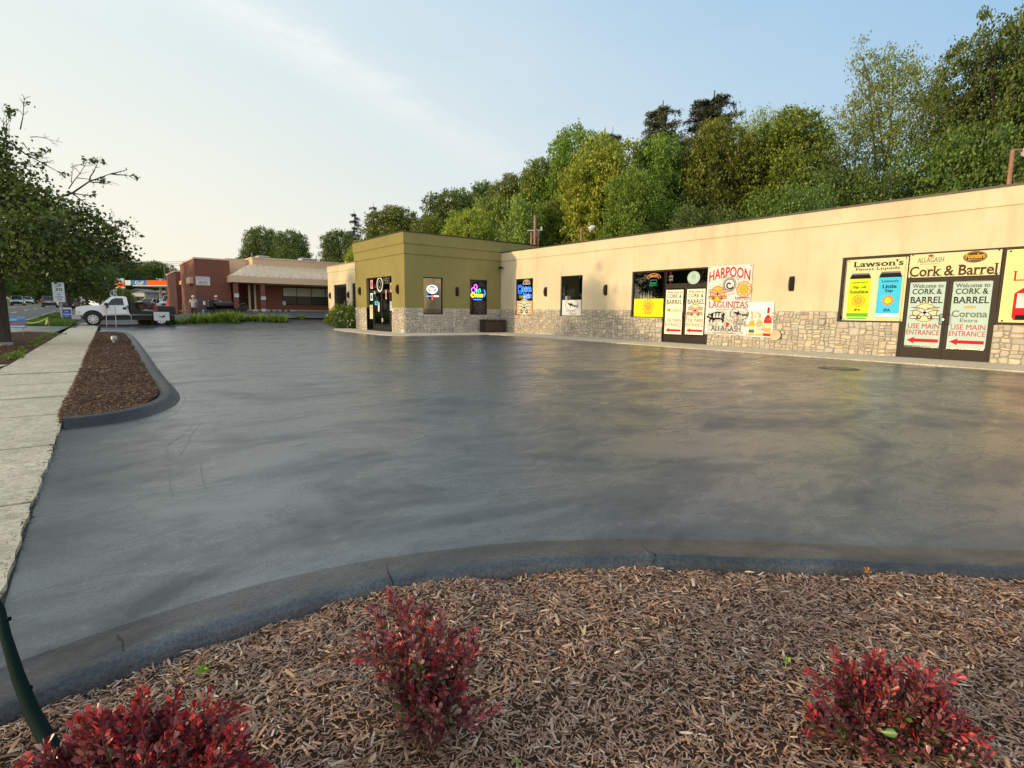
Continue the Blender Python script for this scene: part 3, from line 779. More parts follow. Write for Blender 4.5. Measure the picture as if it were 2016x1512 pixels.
# shelves with bottles seen through the glass (part of the shop's interior)
rnd = random.Random(8); it = MB()
for k in range(90):
    y = rnd.uniform(14.5, 24.5); z = rnd.choice([.9, 1.25, 1.6, 1.95]); it.cyl((X0 + rnd.uniform(1.2, 1.9), y, z), (0, 0, 1), .035, rnd.uniform(.18, .26), 8, rnd.randrange(4))
for z in (.9, 1.25, 1.6, 1.95): it.box(X0 + 1.1, 14, z - .03, X0 + 2.0, 25, z - .005, 4)
it.build('shelves', [P_GREY, P_BRN, P_GRN, P_AMB, M_INT], shop)

# ------------------------------------------------------------------ flat printed signs
TXT = {}; SER = {}
def text2d(s, bold=False, serif=False):
    key = (s, bold, serif)
    if key in TXT: return TXT[key]
    cu = bpy.data.curves.new('t', 'FONT'); cu.body = s; cu.resolution_u = 3
    if bold: cu.offset = .014 if bold is True else min(bold, .02)
    ob = bpy.data.objects.new('t', cu); COL.objects.link(ob)
    dg = bpy.context.evaluated_depsgraph_get(); me = bpy.data.meshes.new_from_object(ob.evaluated_get(dg))
    V = [(v.co.x, v.co.y) for v in me.vertices]; F = [tuple(p.vertices) for p in me.polygons]
    n_ser = len(V)
    if serif:
        ys = [v[1] for v in V]; lo = [y for y in ys if abs(y) < .06]; base = min(lo) if lo else 0; top = max(ys)
        edges = {}
        for p in F:
            for i in range(len(p)):
                e = tuple(sorted((p[i], p[(i + 1) % len(p)]))); edges[e] = edges.get(e, 0) + 1
        add = []
        for e, c_ in edges.items():
            if c_ != 1: continue
            a, b = V[e[0]], V[e[1]]
            if abs(a[1] - b[1]) > .004: continue
            wd = abs(a[0] - b[0])
            if wd < .04 or wd > .24: continue
            y = a[1]; h = .06
            if abs(y - base) < .03: add.append((min(a[0], b[0]) - .07, y, max(a[0], b[0]) + .07, y + h))
            elif y > .45: add.append((min(a[0], b[0]) - .06, y - h, max(a[0], b[0]) + .05, y))
        for x0, y0, x1, y1 in add:
            n = len(V); V += [(x0, y0), (x1, y0), (x1, y1), (x0, y1)]; F.append((n, n + 1, n + 2, n + 3))
    bpy.data.objects.remove(ob); bpy.data.meshes.remove(me); bpy.data.curves.remove(cu)
    xs = [v[0] for v in V]; ys = [v[1] for v in V]; x0, y0 = min(xs), min(ys); w_, h_ = max(xs) - x0, max(ys) - y0
    TXT[key] = ([((x - x0) / w_, (y - y0) / h_) for x, y in V], F); SER[key] = n_ser; return TXT[key]
class Sign:
    """flat sheet: O top-left corner, u to the right, v down, n outwards; (a, b) in 0..1"""
    def __init__(s, name, label, cat, O, u, v, n, W, H, mat, thick=.008, group=None, noplate=False):
        s.O, s.u, s.v, s.n, s.W, s.H = Vector(O), Vector(u), Vector(v), Vector(n), W, H
        s.gen = 0; s.root = root(name, s.pt(.5, 1), label, cat, group); s.parts = {}; s.order = 0
        if not noplate:
            mb = MB(); mb.prism([s.pt(0, 1), s.pt(1, 1), s.pt(1, 0), s.pt(0, 0)], -s.n * thick); mb.build('panel', mat, s.root)
    def pt(s, a, b, lay=0): return s.O + s.u * (a * s.W) + s.v * (b * s.H) + s.n * (lay * .0008)
    def mb(s, part, mat):
        k = (part, mat.name, s.gen)
        if k not in s.parts: s.order += 1; s.parts[k] = (MB(), mat, s.order)
        return s.parts[k][0]
    def up(s): s.gen += 1
    def poly(s, pts, mat, part='print'):
        m = s.mb(part, mat); lay = s.parts[(part, mat.name, s.gen)][2]
        m.add([s.pt(a, b, lay) for a, b in pts], [tuple(range(len(pts)))])
    def rect(s, a0, b0, a1, b1, mat, part='print'): s.poly([(a0, b1), (a1, b1), (a1, b0), (a0, b0)], mat, part)
    def ell(s, a, b, ra, rb, mat, part='print', n=28, inner=None, t0=0, t1=2 * math.pi):
        if inner is None: s.poly([(a + ra * math.cos(-t0 - (t1 - t0) * i / n), b + rb * math.sin(-t0 - (t1 - t0) * i / n)) for i in range(n)], mat, part)
        else:
            m = s.mb(part, mat); lay = s.parts[(part, mat.name, s.gen)][2]; v = []; f = []
            for i in range(n + 1):
                t = t0 + (t1 - t0) * i / n
                v.append(s.pt(a + ra * math.cos(t), b - rb * math.sin(t), lay)); v.append(s.pt(a + ra * inner * math.cos(t), b - rb * inner * math.sin(t), lay))
            for i in range(n): f.append((2 * i, 2 * i + 2, 2 * i + 3, 2 * i + 1))
            m.add(v, f)
    def line(s, pts, wd, mat, part='print'):
        """ribbon through points; wd as a fraction of sign width"""
        m = s.mb(part, mat); lay = s.parts[(part, mat.name, s.gen)][2]; r = s.W / s.H; v = []
        n = len(pts); ws = wd if hasattr(wd, '__len__') else [wd] * n
        for i, (a, b) in enumerate(pts):
            p, q = pts[max(i - 1, 0)], pts[min(i + 1, n - 1)]; dx, dy = (q[0] - p[0]) * s.W, (q[1] - p[1]) * s.H; L = math.hypot(dx, dy) or 1
            nx, ny = -dy / L * ws[i] * .5, dx / L * ws[i] * .5
            v += [s.pt(a + nx, b + ny * r, lay), s.pt(a - nx, b - ny * r, lay)]
        m.add(v, [(2 * i, 2 * i + 1, 2 * i + 3, 2 * i + 2) for i in range(n - 1)])
    def text(s, t, a0, b0, a1, b1, mat, bold=False, serif=False, warp=None, part='lettering'):
        V, F = text2d(t, bold, serif); m = s.mb(part, mat); lay0 = s.parts[(part, mat.name, s.gen)][2]; out = []; ns_ = SER[(t, bold, serif)]
        for iv, (x, y) in enumerate(V):
            lay = lay0 + (.4 if iv >= ns_ else 0)
            a, b = a0 + (a1 - a0) * x, b1 + (b0 - b1) * y
            if warp: a, b = warp(a, b)
            out.append(s.pt(a, b, lay))
        m.add(out, F)
    def done(s):
        for (part, _, _), (m, mat, _) in s.parts.items(): m.build('print' if part.startswith('print') else part, mat, s.root, recalc=False)
        return s.root
def sunlogo(s, a, b, r, core, ray_, n=10, asp=None):
    asp = asp or s.W / s.H; s.up()
    for i in range(n):
        t = 2 * math.pi * i / n; pts = []; ws = []
        for j in range(7):
            q = j / 6; rr = r * (.42 + .58 * math.sin(q * 1.5)); tt = t + q * q * .95
            pts.append((a + rr * math.cos(tt), b + rr * asp * math.sin(tt))); ws.append(r * (.15 * (1 - q) + .04))
        s.line(pts, [w_ * 1.5 for w_ in ws], ray_); s.line(pts[:5], [w_ * .8 for w_ in ws[:5]], core, 'print2')
    s.ell(a, b, r * .46, r * .46 * asp, ray_); s.ell(a, b, r * .38, r * .38 * asp, core, 'print2')
    s.line([(a + r * .26 * (1 - q / 14) * math.cos(q * .8), b + r * asp * .26 * (1 - q / 14) * math.sin(q * .8)) for q in range(12)], r * .06, ray_, 'print3')
def roads(s, a, b, r, dark, light=None, disc=None, words=False):
    s.up(); asp = s.W / s.H; A = lambda x, y: (a + x * r, b + y * r * asp)
    if disc: s.ell(a, b, r * .78, r * .78 * asp, disc, 'print0')
    s.ell(a, b, r * .80, r * .72 * asp, dark, inner=.94)
    for sg in (1, -1):
        pts = [A(-.95 * sg, -.28), A(-.5 * sg, -.28), A(-.2 * sg, -.18), A(.15 * sg, .12), A(.45 * sg, .32), A(.95 * sg, .34)]
        s.line(pts, r * .30, dark); s.line(pts, r * .20, light or P_WHITE, 'print2')
    if words: s.text('TWO', a - .80 * r, b - .36 * r * asp, a - .35 * r, b - .20 * r * asp, dark, True); s.text('ROADS', a + .15 * r, b - .36 * r * asp, a + .85 * r, b - .20 * r * asp, dark, True)
    for sg in (1, -1):
        s.ell(*A(.36 * sg, .36), r * .16, r * .16 * asp, dark, 'print3'); s.ell(*A(.33 * sg, .34), r * .07, r * .07 * asp, light or P_WHITE, 'print4')
        s.line([A(.5 * sg, .3), A(.8 * sg, .22), A(1.05 * sg, .40)], r * .035, dark, 'print3')
def shark(s, a, b, r, dark, ring=True):
    s.up(); asp = s.W / s.H; A = lambda x, y: (a + x * r, b + y * r * asp)
    if ring: s.ell(a, b, r, r * .62 * asp, dark, inner=.95)
    p = [(-.78, -.22), (-.5, -.20), (-.22, -.14), (-.12, -.34), (-.02, -.12), (.3, .0), (.52, .06), (.58, -.05), (.66, .10), (.84, .04), (1.0, -.10), (.92, .14), (.98, .34), (.80, .20), (.5, .17), (.42, .30), (.34, .15), (.1, .10), (-.12, .08), (-.28, .30), (-.30, .05), (-.55, -.04)]
    n = len(p); s.poly([A(x * .92, y) for x, y in p][::-1], dark)
def arrow(s, a0, b0, a1, b1, mat):
    h = b1 - b0; m_ = (b0 + b1) / 2; t = a0 + (a1 - a0) * .24
    s.poly([(a0, m_), (t, b1), (t, m_ + h * .24), (a1, m_ + h * .24), (a1, m_ - h * .24), (t, m_ - h * .24), (t, b0)], mat, 'arrow')
def grommets(s, k=6):
    for a, b in ((.03, .02), (.97, .02), (.03, .98), (.97, .98)): s.ell(a, b, .010, .010 * s.W / s.H, P_BLACK, 'grommets', 8)
def wall_sign(name, label, cat, h, xp, mat, **k):
    a, b, c_, d = h; return Sign(name, label, cat, (xp, -a, d), (0, -1, 0), (0, 0, -1), (-1, 0, 0), c_ - a, d - b, mat, **k)
def pxsign(name, label, cat, tl, br, xp, mat, **k): return wall_sign(name, label, cat, hx(*tl, *br, xp), xp, mat, **k)

# door posters (4)
def door_poster(label, tl, br, dep, paper, brand):
    s = pxsign('door_poster', label, 'poster', tl, br, X0 + dep, paper, thick=.003, group='white welcome posters on the double doors')
    s.text('Welcome to', .06, .025, .94, .085, P_BLACK, .01, True); s.text('CORK &', .08, .10, .93, .185, P_BLACK, True, True); s.text('BARREL', .04, .225, .96, .325, P_BLACK, True, True)
    if brand == 'roads': roads(s, .5, .475, .44, P_BRN, P_PINK, P_CREAM)
    elif brand == 'roads2': roads(s, .5, .475, .44, P_BRN, P_WHITE, P_CREAM, True)
    elif brand == 'modelo':
        s.text('Modelo', .10, .40, .92, .50, P_GOLD, .02, True); s.line([(.08, .535), (.92, .535)], .012, P_GOLD); s.text('Especial', .34, .55, .68, .585, P_GOLD)
        s.line([(.2, .375), (.8, .375)], .01, P_OGL)
    else:
        s.poly([(.36, .40), (.64, .40), (.68, .36), (.60, .375), (.56, .35), (.5, .37), (.44, .35), (.40, .375), (.32, .36)][::-1], P_GOLD); s.text('Corona', .04, .43, .96, .535, P_GREY, .03, True); s.text('Extra', .28, .555, .74, .61, P_GREY, .01, True)
    s.up(); s.text('USE MAIN', .06, .645, .95, .725, P_RED); s.text('ENTRANCE', .03, .745, .97, .825, P_RED); arrow(s, .06, .86, .96, .965, P_RED)
    return s.done()
door_poster('cream welcome poster with gold script on the left leaf of the middle doors', (1311.9, 571), (1341, 658.5), .055, P_CREAM_W if 'P_CREAM_W' in globals() else P('print_offwhite', (.86, .82, .64)), 'modelo')
door_poster('cream welcome poster with crossed ribbons on the right leaf of the middle doors', (1353.2, 569.4), (1383.8, 659.5), .055, P('print_offwhite', (.86, .82, .64)), 'roads')
door_poster('pale green welcome poster with round ribbon emblem on the left leaf of the right-hand doors', (1792.9, 556.7), (1848, 682.5), .025, P_MINT, 'roads2')
door_poster('pale green welcome poster with a small crown on the right leaf of the right-hand doors', (1877.9, 555.3), (1938.5, 686.8), .025, P_MINT, 'corona')

# tall banner with many logos
s = pxsign('banner', 'tall white banner with arched red lettering and a black pig beside the middle doors', 'banner', (1394.5, 525), (1472.5, 661.5), X0 - .03, P_WHITE)
s.text('HARPOON', .04, .05, .96, .20, P_RED, .06, False, lambda a, b: (a, b - .075 * (1 - ((a - .5) / .5) ** 2) + .045))
cx, cy, asp = .52, .275, s.W / s.H
s.ell(cx, cy, .155, .155 * asp, P_GREY, inner=.90, n=40); s.ell(cx, cy, .13, .13 * asp, P_GREY, inner=.80, n=40)
s.line([(cx + (.10 - .009 * q) * math.cos(.5 + q * .55), cy + (.10 - .009 * q) * asp * math.sin(.5 + q * .55)) for q in range(11)], .03, P_BLACK)
for i, chx in enumerate('CISCO BREWERS NANTUCKET '):
    if chx == ' ': continue
    t = math.pi + .55 + i * 2 * math.pi / 24; rr = .205; ca, cb = cx + rr * math.cos(t), cy + rr * asp * math.sin(t); ct, st_ = math.cos(t + math.pi / 2), math.sin(t + math.pi / 2)
    def wp(a, b, ca=ca, cb=cb, ct=ct, st_=st_): dx, dy = a, b; return (ca + dx * ct - dy * st_, cb + (dx * st_ + dy * ct) * asp)
    s.text(chx, -.016, -.02, .016, .02, P_GREY, .01, False, wp)
roads(s, .26, .405, .22, P_BRN, P_PINK, P_OGL)
sunlogo(s, .845, .345, .165, P_OGL, P_ORG)
s.text("Lawson's", .66, .445, .98, .475, P_BLACK, .01, True); s.text('Finest Liquids', .68, .483, .97, .498, P_BLACK)
s.text('LAGUNITAS', .07, .515, .96, .605, P('print_maroon', (.45, .05, .05)), False, True); s.text('BREWING   CO.', .26, .625, .74, .640, P_GREY)
pig = [(.03, .73), (.07, .72), (.06, .69), (.11, .70), (.16, .68), (.25, .665), (.36, .665), (.43, .68), (.46, .71), (.455, .745), (.43, .765), (.44, .80), (.42, .825), (.40, .825), (.39, .785), (.34, .775), (.24, .78), (.20, .80), (.19, .825), (.165, .825), (.17, .79), (.14, .775), (.12, .80), (.10, .825), (.085, .82), (.10, .775), (.07, .755), (.03, .755)]
s.up(); s.poly([(a + .01, b) for a, b in pig][::-1], P_BLACK); s.line([(.465, .69), (.49, .68), (.48, .665)], .008, P_BLACK)
for q in (.22, .29, .36):
    s.ell(q, .697, .022, .022 * asp, P_WHITE, 'print2'); s.poly([(q - .03, .75), (q + .03, .75), (q + .022, .712), (q - .022, .712)], P_WHITE, 'print2')
shark(s, .78, .69, .21, P_BLACK)
s.text('Dogfish', .56, .775, .90, .815, P_GREY, .0, True); s.text('Head', .66, .80, .92, .85, P_GREY, 0, True)
s.poly([(.46, .85), (.48, .865), (.54, .865), (.58, .845), (.56, .82), (.50, .815)], P_RED)
s.text('ALLAGASH', .15, .865, .84, .945, P('print_slate', (.06, .07, .09)), False, True); s.text('BREWING COMPANY', .25, .965, .74, .985, P_GREY); grommets(s); s.done()

def bottle(s, a, b0, b1, wd, glass, lab, lab2, neck):
    s.up(); h = b1 - b0; r = wd / 2
    s.poly([(a - r, b1), (a + r, b1), (a + r, b0 + .45 * h), (a + r * .75, b0 + .36 * h), (a + r * .36, b0 + .27 * h), (a + r * .30, b0), (a - r * .30, b0), (a - r * .36, b0 + .27 * h), (a - r * .75, b0 + .36 * h), (a - r, b0 + .45 * h)], glass, 'print')
    s.rect(a - r * .30, b0, a + r * .30, b0 + .06 * h, neck, 'print2'); s.rect(a - r * .97, b0 + .55 * h, a + r * .97, b0 + .9 * h, lab, 'print2'); s.rect(a - r * .8, b0 + .72 * h, a + r * .8, b0 + .86 * h, lab2, 'print3'); s.rect(a - r * .42, b0 + .2 * h, a + r * .42, b0 + .27 * h, lab, 'print2')
s = pxsign('banner', 'white banner showing three beer bottles fixed right of the tall logo banner', 'banner', (1474.5, 594.8), (1519.5, 664.5), X0 - .035, P('print_iced', (.78, .86, .80)))
bottle(s, .18, .36, .97, .27, P_AMB, P_CREAM, P_NAVY, P_OGL); bottle(s, .48, .33, .97, .29, P_OGL, P_WHITE, P_CREAM, P_GOLD); bottle(s, .80, .15, .97, .30, P_RED, P_CREAM, P_GOLD, P_DRED); grommets(s); s.done()

s = pxsign('window_poster', 'bright yellow poster with orange swirling sun in the lower part of the middle window', 'poster', (1249, 588.6), (1304.5, 623.9), X0 + .055, P_YEL, thick=.003)
sunlogo(s, .5, .42, .20, P_OGL, P_ORG); s.text("Lawson's", .34, .77, .66, .84, P_BRN, .01, True); s.text('Finest Liquids', .36, .87, .64, .91, P_BRN); s.done()
s = pxsign('window_poster', 'white poster with black shark in an oval, lower half of the narrow window', 'poster', (1107, 590.8), (1143.5, 621.6), X0 + .055, P_WHITE, thick=.003)
shark(s, .52, .32, .34, P_BLACK); s.text('Dogfish', .22, .64, .74, .80, P_GREY, 0, True); s.text('Head', .40, .78, .76, .96, P_GREY, 0, True); s.done()
s = pxsign('window_poster', 'orange poster with black ribbon emblem on white disc below the blue neon sign', 'poster', (1017.5, 592.5), (1047.0, 619.4), X0 + .055, P('print_apricot', (.85, .42, .20)), thick=.003)
roads(s, .5, .5, .44, P_BLACK, P_WHITE, P_CREAM); s.ell(.5, .5, .36, .36 * s.W / s.H, P_WHITE, 'print0', inner=.9); s.done()

# right-hand shop front: cans, name board, red can
s = pxsign('window_poster', 'pale yellow poster with a lime can and a blue can left of the right-hand doors', 'poster', (1669, 512.5), (1776, 632.5), X0 + .012, P_CREAM, thick=.004)
s.text("Lawson's", .11, .03, .93, .125, P_BLACK, .03, True); s.text('Finest Liquids', .15, .14, .88, .195, P_BLACK, .01, True)
def can(s, a, b0, b1, wd, body, top, foot, t1, t2, logo):
    s.up()
    h = b1 - b0; r = wd / 2
    s.poly([(a - r * .90, b1), (a + r * .90, b1), (a + r, b1 - .05 * h), (a + r, b0 + .12 * h), (a + r * .84, b0 + .04 * h), (a - r * .84, b0 + .04 * h), (a - r, b0 + .12 * h), (a - r, b1 - .05 * h)], body, 'print')
    s.poly([(a - r, b0 + .12 * h), (a + r, b0 + .12 * h), (a + r * .84, b0 + .03 * h), (a - r * .84, b0 + .03 * h)], P_BLACK, 'print2'); s.rect(a - r * .80, b0, a + r * .80, b0 + .035 * h, P_GREY, 'print3')
    s.rect(a - r, b1 - .13 * h, a + r, b1 - .05 * h, foot, 'print2'); s.rect(a - r * .9, b1 - .03 * h, a + r * .9, b1, top, 'print3')
    s.up(); s.text("Lawson's", a - r * .72, b0 + .17 * h, a + r * .72, b0 + .22 * h, P_BLACK, .01, True)
    for i, t in enumerate(t1): s.text(t, a - r * (.86 if len(t) > 6 else .36 if len(t) < 5 else .62), b0 + (.27 + .095 * i) * h, a + r * (.86 if len(t) > 6 else .36 if len(t) < 5 else .62), b0 + (.345 + .095 * i) * h, P_BLACK, .02, True)
    s.text('IPA', a - r * .32, b0 + .77 * h, a + r * .32, b0 + .83 * h, P_BLACK, .02, True)
    if logo: sunlogo(s, a, b0 + .60 * h, r * .62, P_OGL, P_ORG)
    else:
        asp = s.W / s.H; pts = []
        for i in range(24): t = 2 * math.pi * i / 24; q = r * (.62 if i % 2 == 0 else .36); pts.append((a + q * math.cos(-t), b0 + .60 * h + q * asp * math.sin(-t)))
        s.poly(pts, P_ORG, 'print3'); s.ell(a, b0 + .60 * h, r * .30, r * .30 * asp, P_YEL, 'print4')
can(s, .25, .225, .975, .37, P_LIME, P_GRN, P_GRN, ['Sip of', 'Sunshine'], '', True); can(s, .745, .215, .98, .37, P_SKYB, P_YEL, P_PALEB, ['Little', 'Sip'], '', False); grommets(s); s.done()
s = pxsign('name_banner', 'long pale yellow banner with dark lettering above the right-hand doors', 'banner', (1793, 502), (1967.5, 540.8), X0 + .008, P_CREAM, thick=.004)
s.text('Cork & Barrel', .01, .52, .985, .97, P_BRN, .03, True); s.text('ALLAGASH', .09, .16, .40, .36, P('print_slate', (.06, .07, .09)), 0, True); s.text('BREWING COMPANY', .13, .41, .34, .46, P_GREY)
s.poly([(.22, .13), (.25, .14), (.28, .11), (.25, .03), (.21, .06)], P_RED)
s.ell(.73, .24, .125, .23, P_BRN, 'print', 32); s.ell(.73, .24, .115, .20, P_GOLD, 'print2', 32, inner=.95); s.text('Founders', .63, .10, .83, .29, P_OGL, .02, True, part='print3'); s.text('BREWING CO', .66, .32, .80, .37, P_WHITE); grommets(s); s.done()
a = D3; s = wall_sign('window_poster', 'yellow poster with red lettering and a red can right of the right-hand doors', 'poster', (a[0] + .07, a[1] + .07, a[0] + 2.5, a[3] - .07), X0 + .012, P('print_butter', (.88, .74, .30)), thick=.004)
s.text('LAGUNITAS', .07, .29, .95, .43, P_RED, .0, True)
s.poly([(.12, .97), (.72, .97), (.74, .93), (.74, .60), (.68, .53), (.16, .53), (.10, .60), (.10, .93)], P_RED, 'print'); s.rect(.125, .60, .715, .80, P_WHITE, 'print2'); s.rect(.13, .90, .71, .96, P_BLACK, 'print2'); s.text('IPA', .20, .66, .50, .79, P_NAVY, .05, True, part='print3'); s.text('LAGUNITAS', .16, .615, .5, .645, P_PINK, part='print3')
s.rect(.30, .83, .70, .845, P_WHITE, 'print2'); grommets(s); s.done()

# stickers and neon signs behind the glass
E_WHITE = emit('neon_white', (.75, .95, 1.0), 1.6); E_BLUE = emit('neon_blue', (.03, .16, 1.0), 2.2); E_PINK = emit('neon_pink', (.8, .1, 1.0), 1.8); E_YEL = emit('neon_yellow', (1, .8, .02), 1.8)
E_GRN = emit('neon_green', (.05, .9, .3), 1.4); E_RED = emit('neon_red', (1, .05, .05), 1.4); E_ORG = emit('neon_orange', (1, .35, .12), .35); E_PALE = emit('neon_pale', (.9, .65, .35), .45)
s = pxsign('round_sticker', 'round pale green sticker on the dark transom over the middle doors', 'sticker', (1354, 534.5), (1377.5, 559), X0 + .03, P_MINT, noplate=True)
s.ell(.5, .5, .5, .5, P_MINT); s.ell(.5, .5, .45, .45, P_GRN, 'print2', inner=.96); s.ell(.5, .42, .16, .22, P('print_sage', (.25, .42, .30)), 'print3', inner=.75); s.ell(.5, .42, .08, .12, MATS['print_sage'], 'print4', inner=.6); s.text('ALE', .36, .72, .64, .80, MATS['print_sage']); s.done()
def neon_root(name, label, p): return root(name, p, label, 'neon sign')
def tubes(rt, items):
    for nm, mat, rad, pls in items:
        mb = MB()
        for pl in pls: mb.tube(pl, rad, 6)
        mb.build(nm, mat, rt)
def ring3(c_, u, v, ra, rb, n=20, t0=0, t1=6.283): return [Vector(c_) + Vector(u) * ra * math.cos(t0 + (t1 - t0) * i / n) + Vector(v) * rb * math.sin(t0 + (t1 - t0) * i / n) for i in range(n + 1)]
def wordtube(c_, u, v, wd, ht, n):
    """cursive-looking lit word: a run of loops"""
    c_, u, v = Vector(c_), Vector(u), Vector(v); pts = []
    for i in range(n * 8 + 1):
        t = i / 8; pts.append(c_ + u * (wd * (t / n - .5) + .25 * wd / n * math.sin(t * 6.283)) + v * (ht * .5 * math.cos(t * 6.283)))
    return pts
UX, VX = (0, -1, 0), (0, 0, 1)
# blue neon with pale crown, first narrow cream window
c0 = on(1033, 575, 0, X0 + .18)
rt = neon_root('neon_sign', 'lit blue script neon with a pale crown in the first cream-wall window', c0)
mb = MB(); s_ = Sign('x', '', '', c0 + Vector((0, .62, .32)), (0, -1, 0), (0, 0, -1), (-1, 0, 0), 1.24, .62, None, noplate=True)
V, F = text2d('Corona', .05); mb.add([c0 + Vector((0, .60 - 1.2 * x, .0 + .34 * y)) for x, y in V], F); V, F = text2d('Light', .05); mb.add([c0 + Vector((-.004, .1 - .72 * x, -.42 + .36 * y)) for x, y in V], F)
mb.build('lettering', E_BLUE, rt, recalc=False); bpy.data.objects.remove(s_.root)
tubes(rt, [('crown', E_PALE, .022, [ring3(c0 + Vector((0, -.15, .42)), UX, VX, .30, .26, 16, 0, 3.14), [c0 + Vector((0, .15, .42)), c0 + Vector((0, -.45, .42))], [c0 + Vector((0, -.15, .42)), c0 + Vector((0, -.15, .78))], ring3(c0 + Vector((0, -.15, .45)), UX, VX, .13, .22, 12, 0, 3.14)]),
           ('tubes', E_BLUE, .018, [ring3(c0 + Vector((0, .42, .15)), UX, VX, .26, .24, 16, .6, 5.6), wordtube(c0 + Vector((0, -.1, .17)), UX, VX, .8, .22, 4), wordtube(c0 + Vector((0, -.2, -.24)), UX, VX, .6, .24, 3)])])
# neon in the first tower window
c0 = on(851, 571, 1, Yi + .06); UY = (1, 0, 0)
rt = neon_root('neon_sign', 'lit white oval neon over a red and blue strip in the left tower window', c0)
tubes(rt, [('oval_tube', E_WHITE, .022, [ring3(c0 + Vector((0, 0, .05)), UY, VX, .29, .19, 20, -.5, 3.64), [c0 + Vector((-.25, 0, -.05)), c0 + Vector((-.16, 0, -.13)), c0 + Vector((0, 0, -.17)), c0 + Vector((.16, 0, -.13)), c0 + Vector((.25, 0, -.05))], wordtube(c0 + Vector((0, 0, .06)), UY, VX, .36, .07, 5), ring3(c0 + Vector((0, 0, -.09)), UY, VX, .12, .05, 10, 0, 6.28)]),
           ('red_strip', E_RED, .03, [[c0 + Vector((-.06, 0, -.32)), c0 + Vector((.06, 0, -.32))], [c0 + Vector((0, 0, -.26)), c0 + Vector((0, 0, -.50))]]), ('white_strip', E_WHITE, .03, [[c0 + Vector((.10, 0, -.32)), c0 + Vector((.38, 0, -.32))]]), ('blue_strip', E_BLUE, .03, [[c0 + Vector((-.34, 0, -.33)), c0 + Vector((-.10, 0, -.33))]])])
# neon in the second tower window
c0 = on(941, 577, 1, Yi + .06)
rt = neon_root('neon_sign', 'lit pink, green and yellow palm neon in the right tower window above the bin', c0)
q = lambda x, z: c0 + Vector((x, 0, z))
tubes(rt, [('pink_tube', E_PINK, .022, [ring3(q(-.30, .16), UY, VX, .14, .13), ring3(q(-.16, .33), UY, VX, .09, .14)]), ('green_tube', E_GRN, .022, [[q(-.10, .02), q(0, .16), q(.06, .02)], [q(0, .16), q(.12, .24), q(.18, .06)], [q(-.05, .1), q(-.12, .2)]]),
           ('yellow_tube', E_YEL, .032, [ring3(q(-.34, -.12), UY, VX, .10, .10, 12, .7, 5.6), wordtube(q(.06, -.14), UY, VX, .55, .14, 5)]), ('blue_tube', E_BLUE, .026, [[q(-.30, -.36), q(.24, -.36)], ring3(q(.32, .0), UY, VX, .16, .22, 8, -1, 1)])])
s = Sign('window_reflection', 'painted grey reflection of a ribbon emblem low in the right tower window', 'reflection', (on(934, 595, 1, Yi + .06)), (1, 0, 0), (0, 0, -1), (0, -1, 0), .72, .78, P_GREY, noplate=True); roads(s, .5, .5, .48, P_BLACK, P('print_reflection', (.09, .08, .075)), MATS['print_reflection'] if 'print_reflection' in MATS else None); s.done()  # reflected logo, painted onto the glass as a dull print
# unlit neon in the middle window
c0 = on(1287, 549, 0, X0 + .2)
rt = neon_root('neon_sign', 'dim red arched neon with a green hut hanging in the middle shop window', c0)
tubes(rt, [('arch_tube', E_ORG, .02, [ring3(c0, UX, VX, .36, .22, 14, .1, 3.04), ring3(c0 + Vector((0, 0, -.02)), UX, VX, .26, .14, 12, .1, 3.04), wordtube(c0 + Vector((0, 0, .11)), UX, VX, .4, .08, 5)]), ('hut_tube', emit('neon_dim_green', (.05, .4, .2), .35), .018, [[c0 + Vector((0, .2, -.28)), c0 + Vector((0, .15, -.05)), c0 + Vector((0, -.15, -.05)), c0 + Vector((0, -.2, -.28)), c0 + Vector((0, .2, -.28))], wordtube(c0 + Vector((0, 0, -.2)), UX, VX, .28, .07, 4)])])
c0 = on(1321, 549, 0, X0 + .2)
rt = neon_root('neon_sign', 'small unlit red and white sign standing in the transom over the middle doors', c0)
tubes(rt, [('red_top', E_RED if 0 else P_RED, .05, [[c0 + Vector((0, 0, .16)), c0 + Vector((0, 0, .30))]]), ('white_tube', P_WHITE, .02, [wordtube(c0 + Vector((0, 0, .08)), UX, VX, .22, .08, 3), wordtube(c0 + Vector((0, 0, -.05)), UX, VX, .22, .08, 3), [c0 + Vector((0, .14, -.29)), c0 + Vector((0, -.14, -.29))]]), ('stem', P_RED, .03, [[c0 + Vector((0, 0, -.27)), c0 + Vector((0, 0, -.12))]])])
# things on the window ledges
for k, (px, hh) in enumerate(((1262, .26), (1268, .30), (1273, .26), (1277, .32), (1282, .28))):
    p = on(px, 588, 0, X0 + .3); b = MB(); b.tube([p + Vector((0, 0, -.15)), p + Vector((0, 0, hh * .5)), p + Vector((0, 0, hh * .62)), p + Vector((0, 0, hh))], [.035, .035, .014, .014], 8)
    tag(b.build('bottle', P_WHITE if k % 2 else P('clear_bottle', (.5, .5, .46)), None, p), ['leftmost pale bottle behind the yellow poster', 'second bottle behind the yellow poster, white', 'middle bottle of the five behind the yellow poster', 'tallest white bottle behind the yellow poster', 'rightmost pale bottle behind the yellow poster'][k], 'bottle', 'bottles behind the middle window')
for k, px in enumerate((1114.5, 1121)):
    p = on(px, 590.5, 0, X0 + .2); b = MB(); b.bbox(p.x, p.y - .09, p.z, p.x + .12, p.y + .09, p.z + .20, .01); r_ = tag(b.build('carton', (P_WHITE, P_GREY)[k], None, p), ['white carton on the ledge above the shark poster', 'grey carton on the ledge above the shark poster'][k], 'carton')

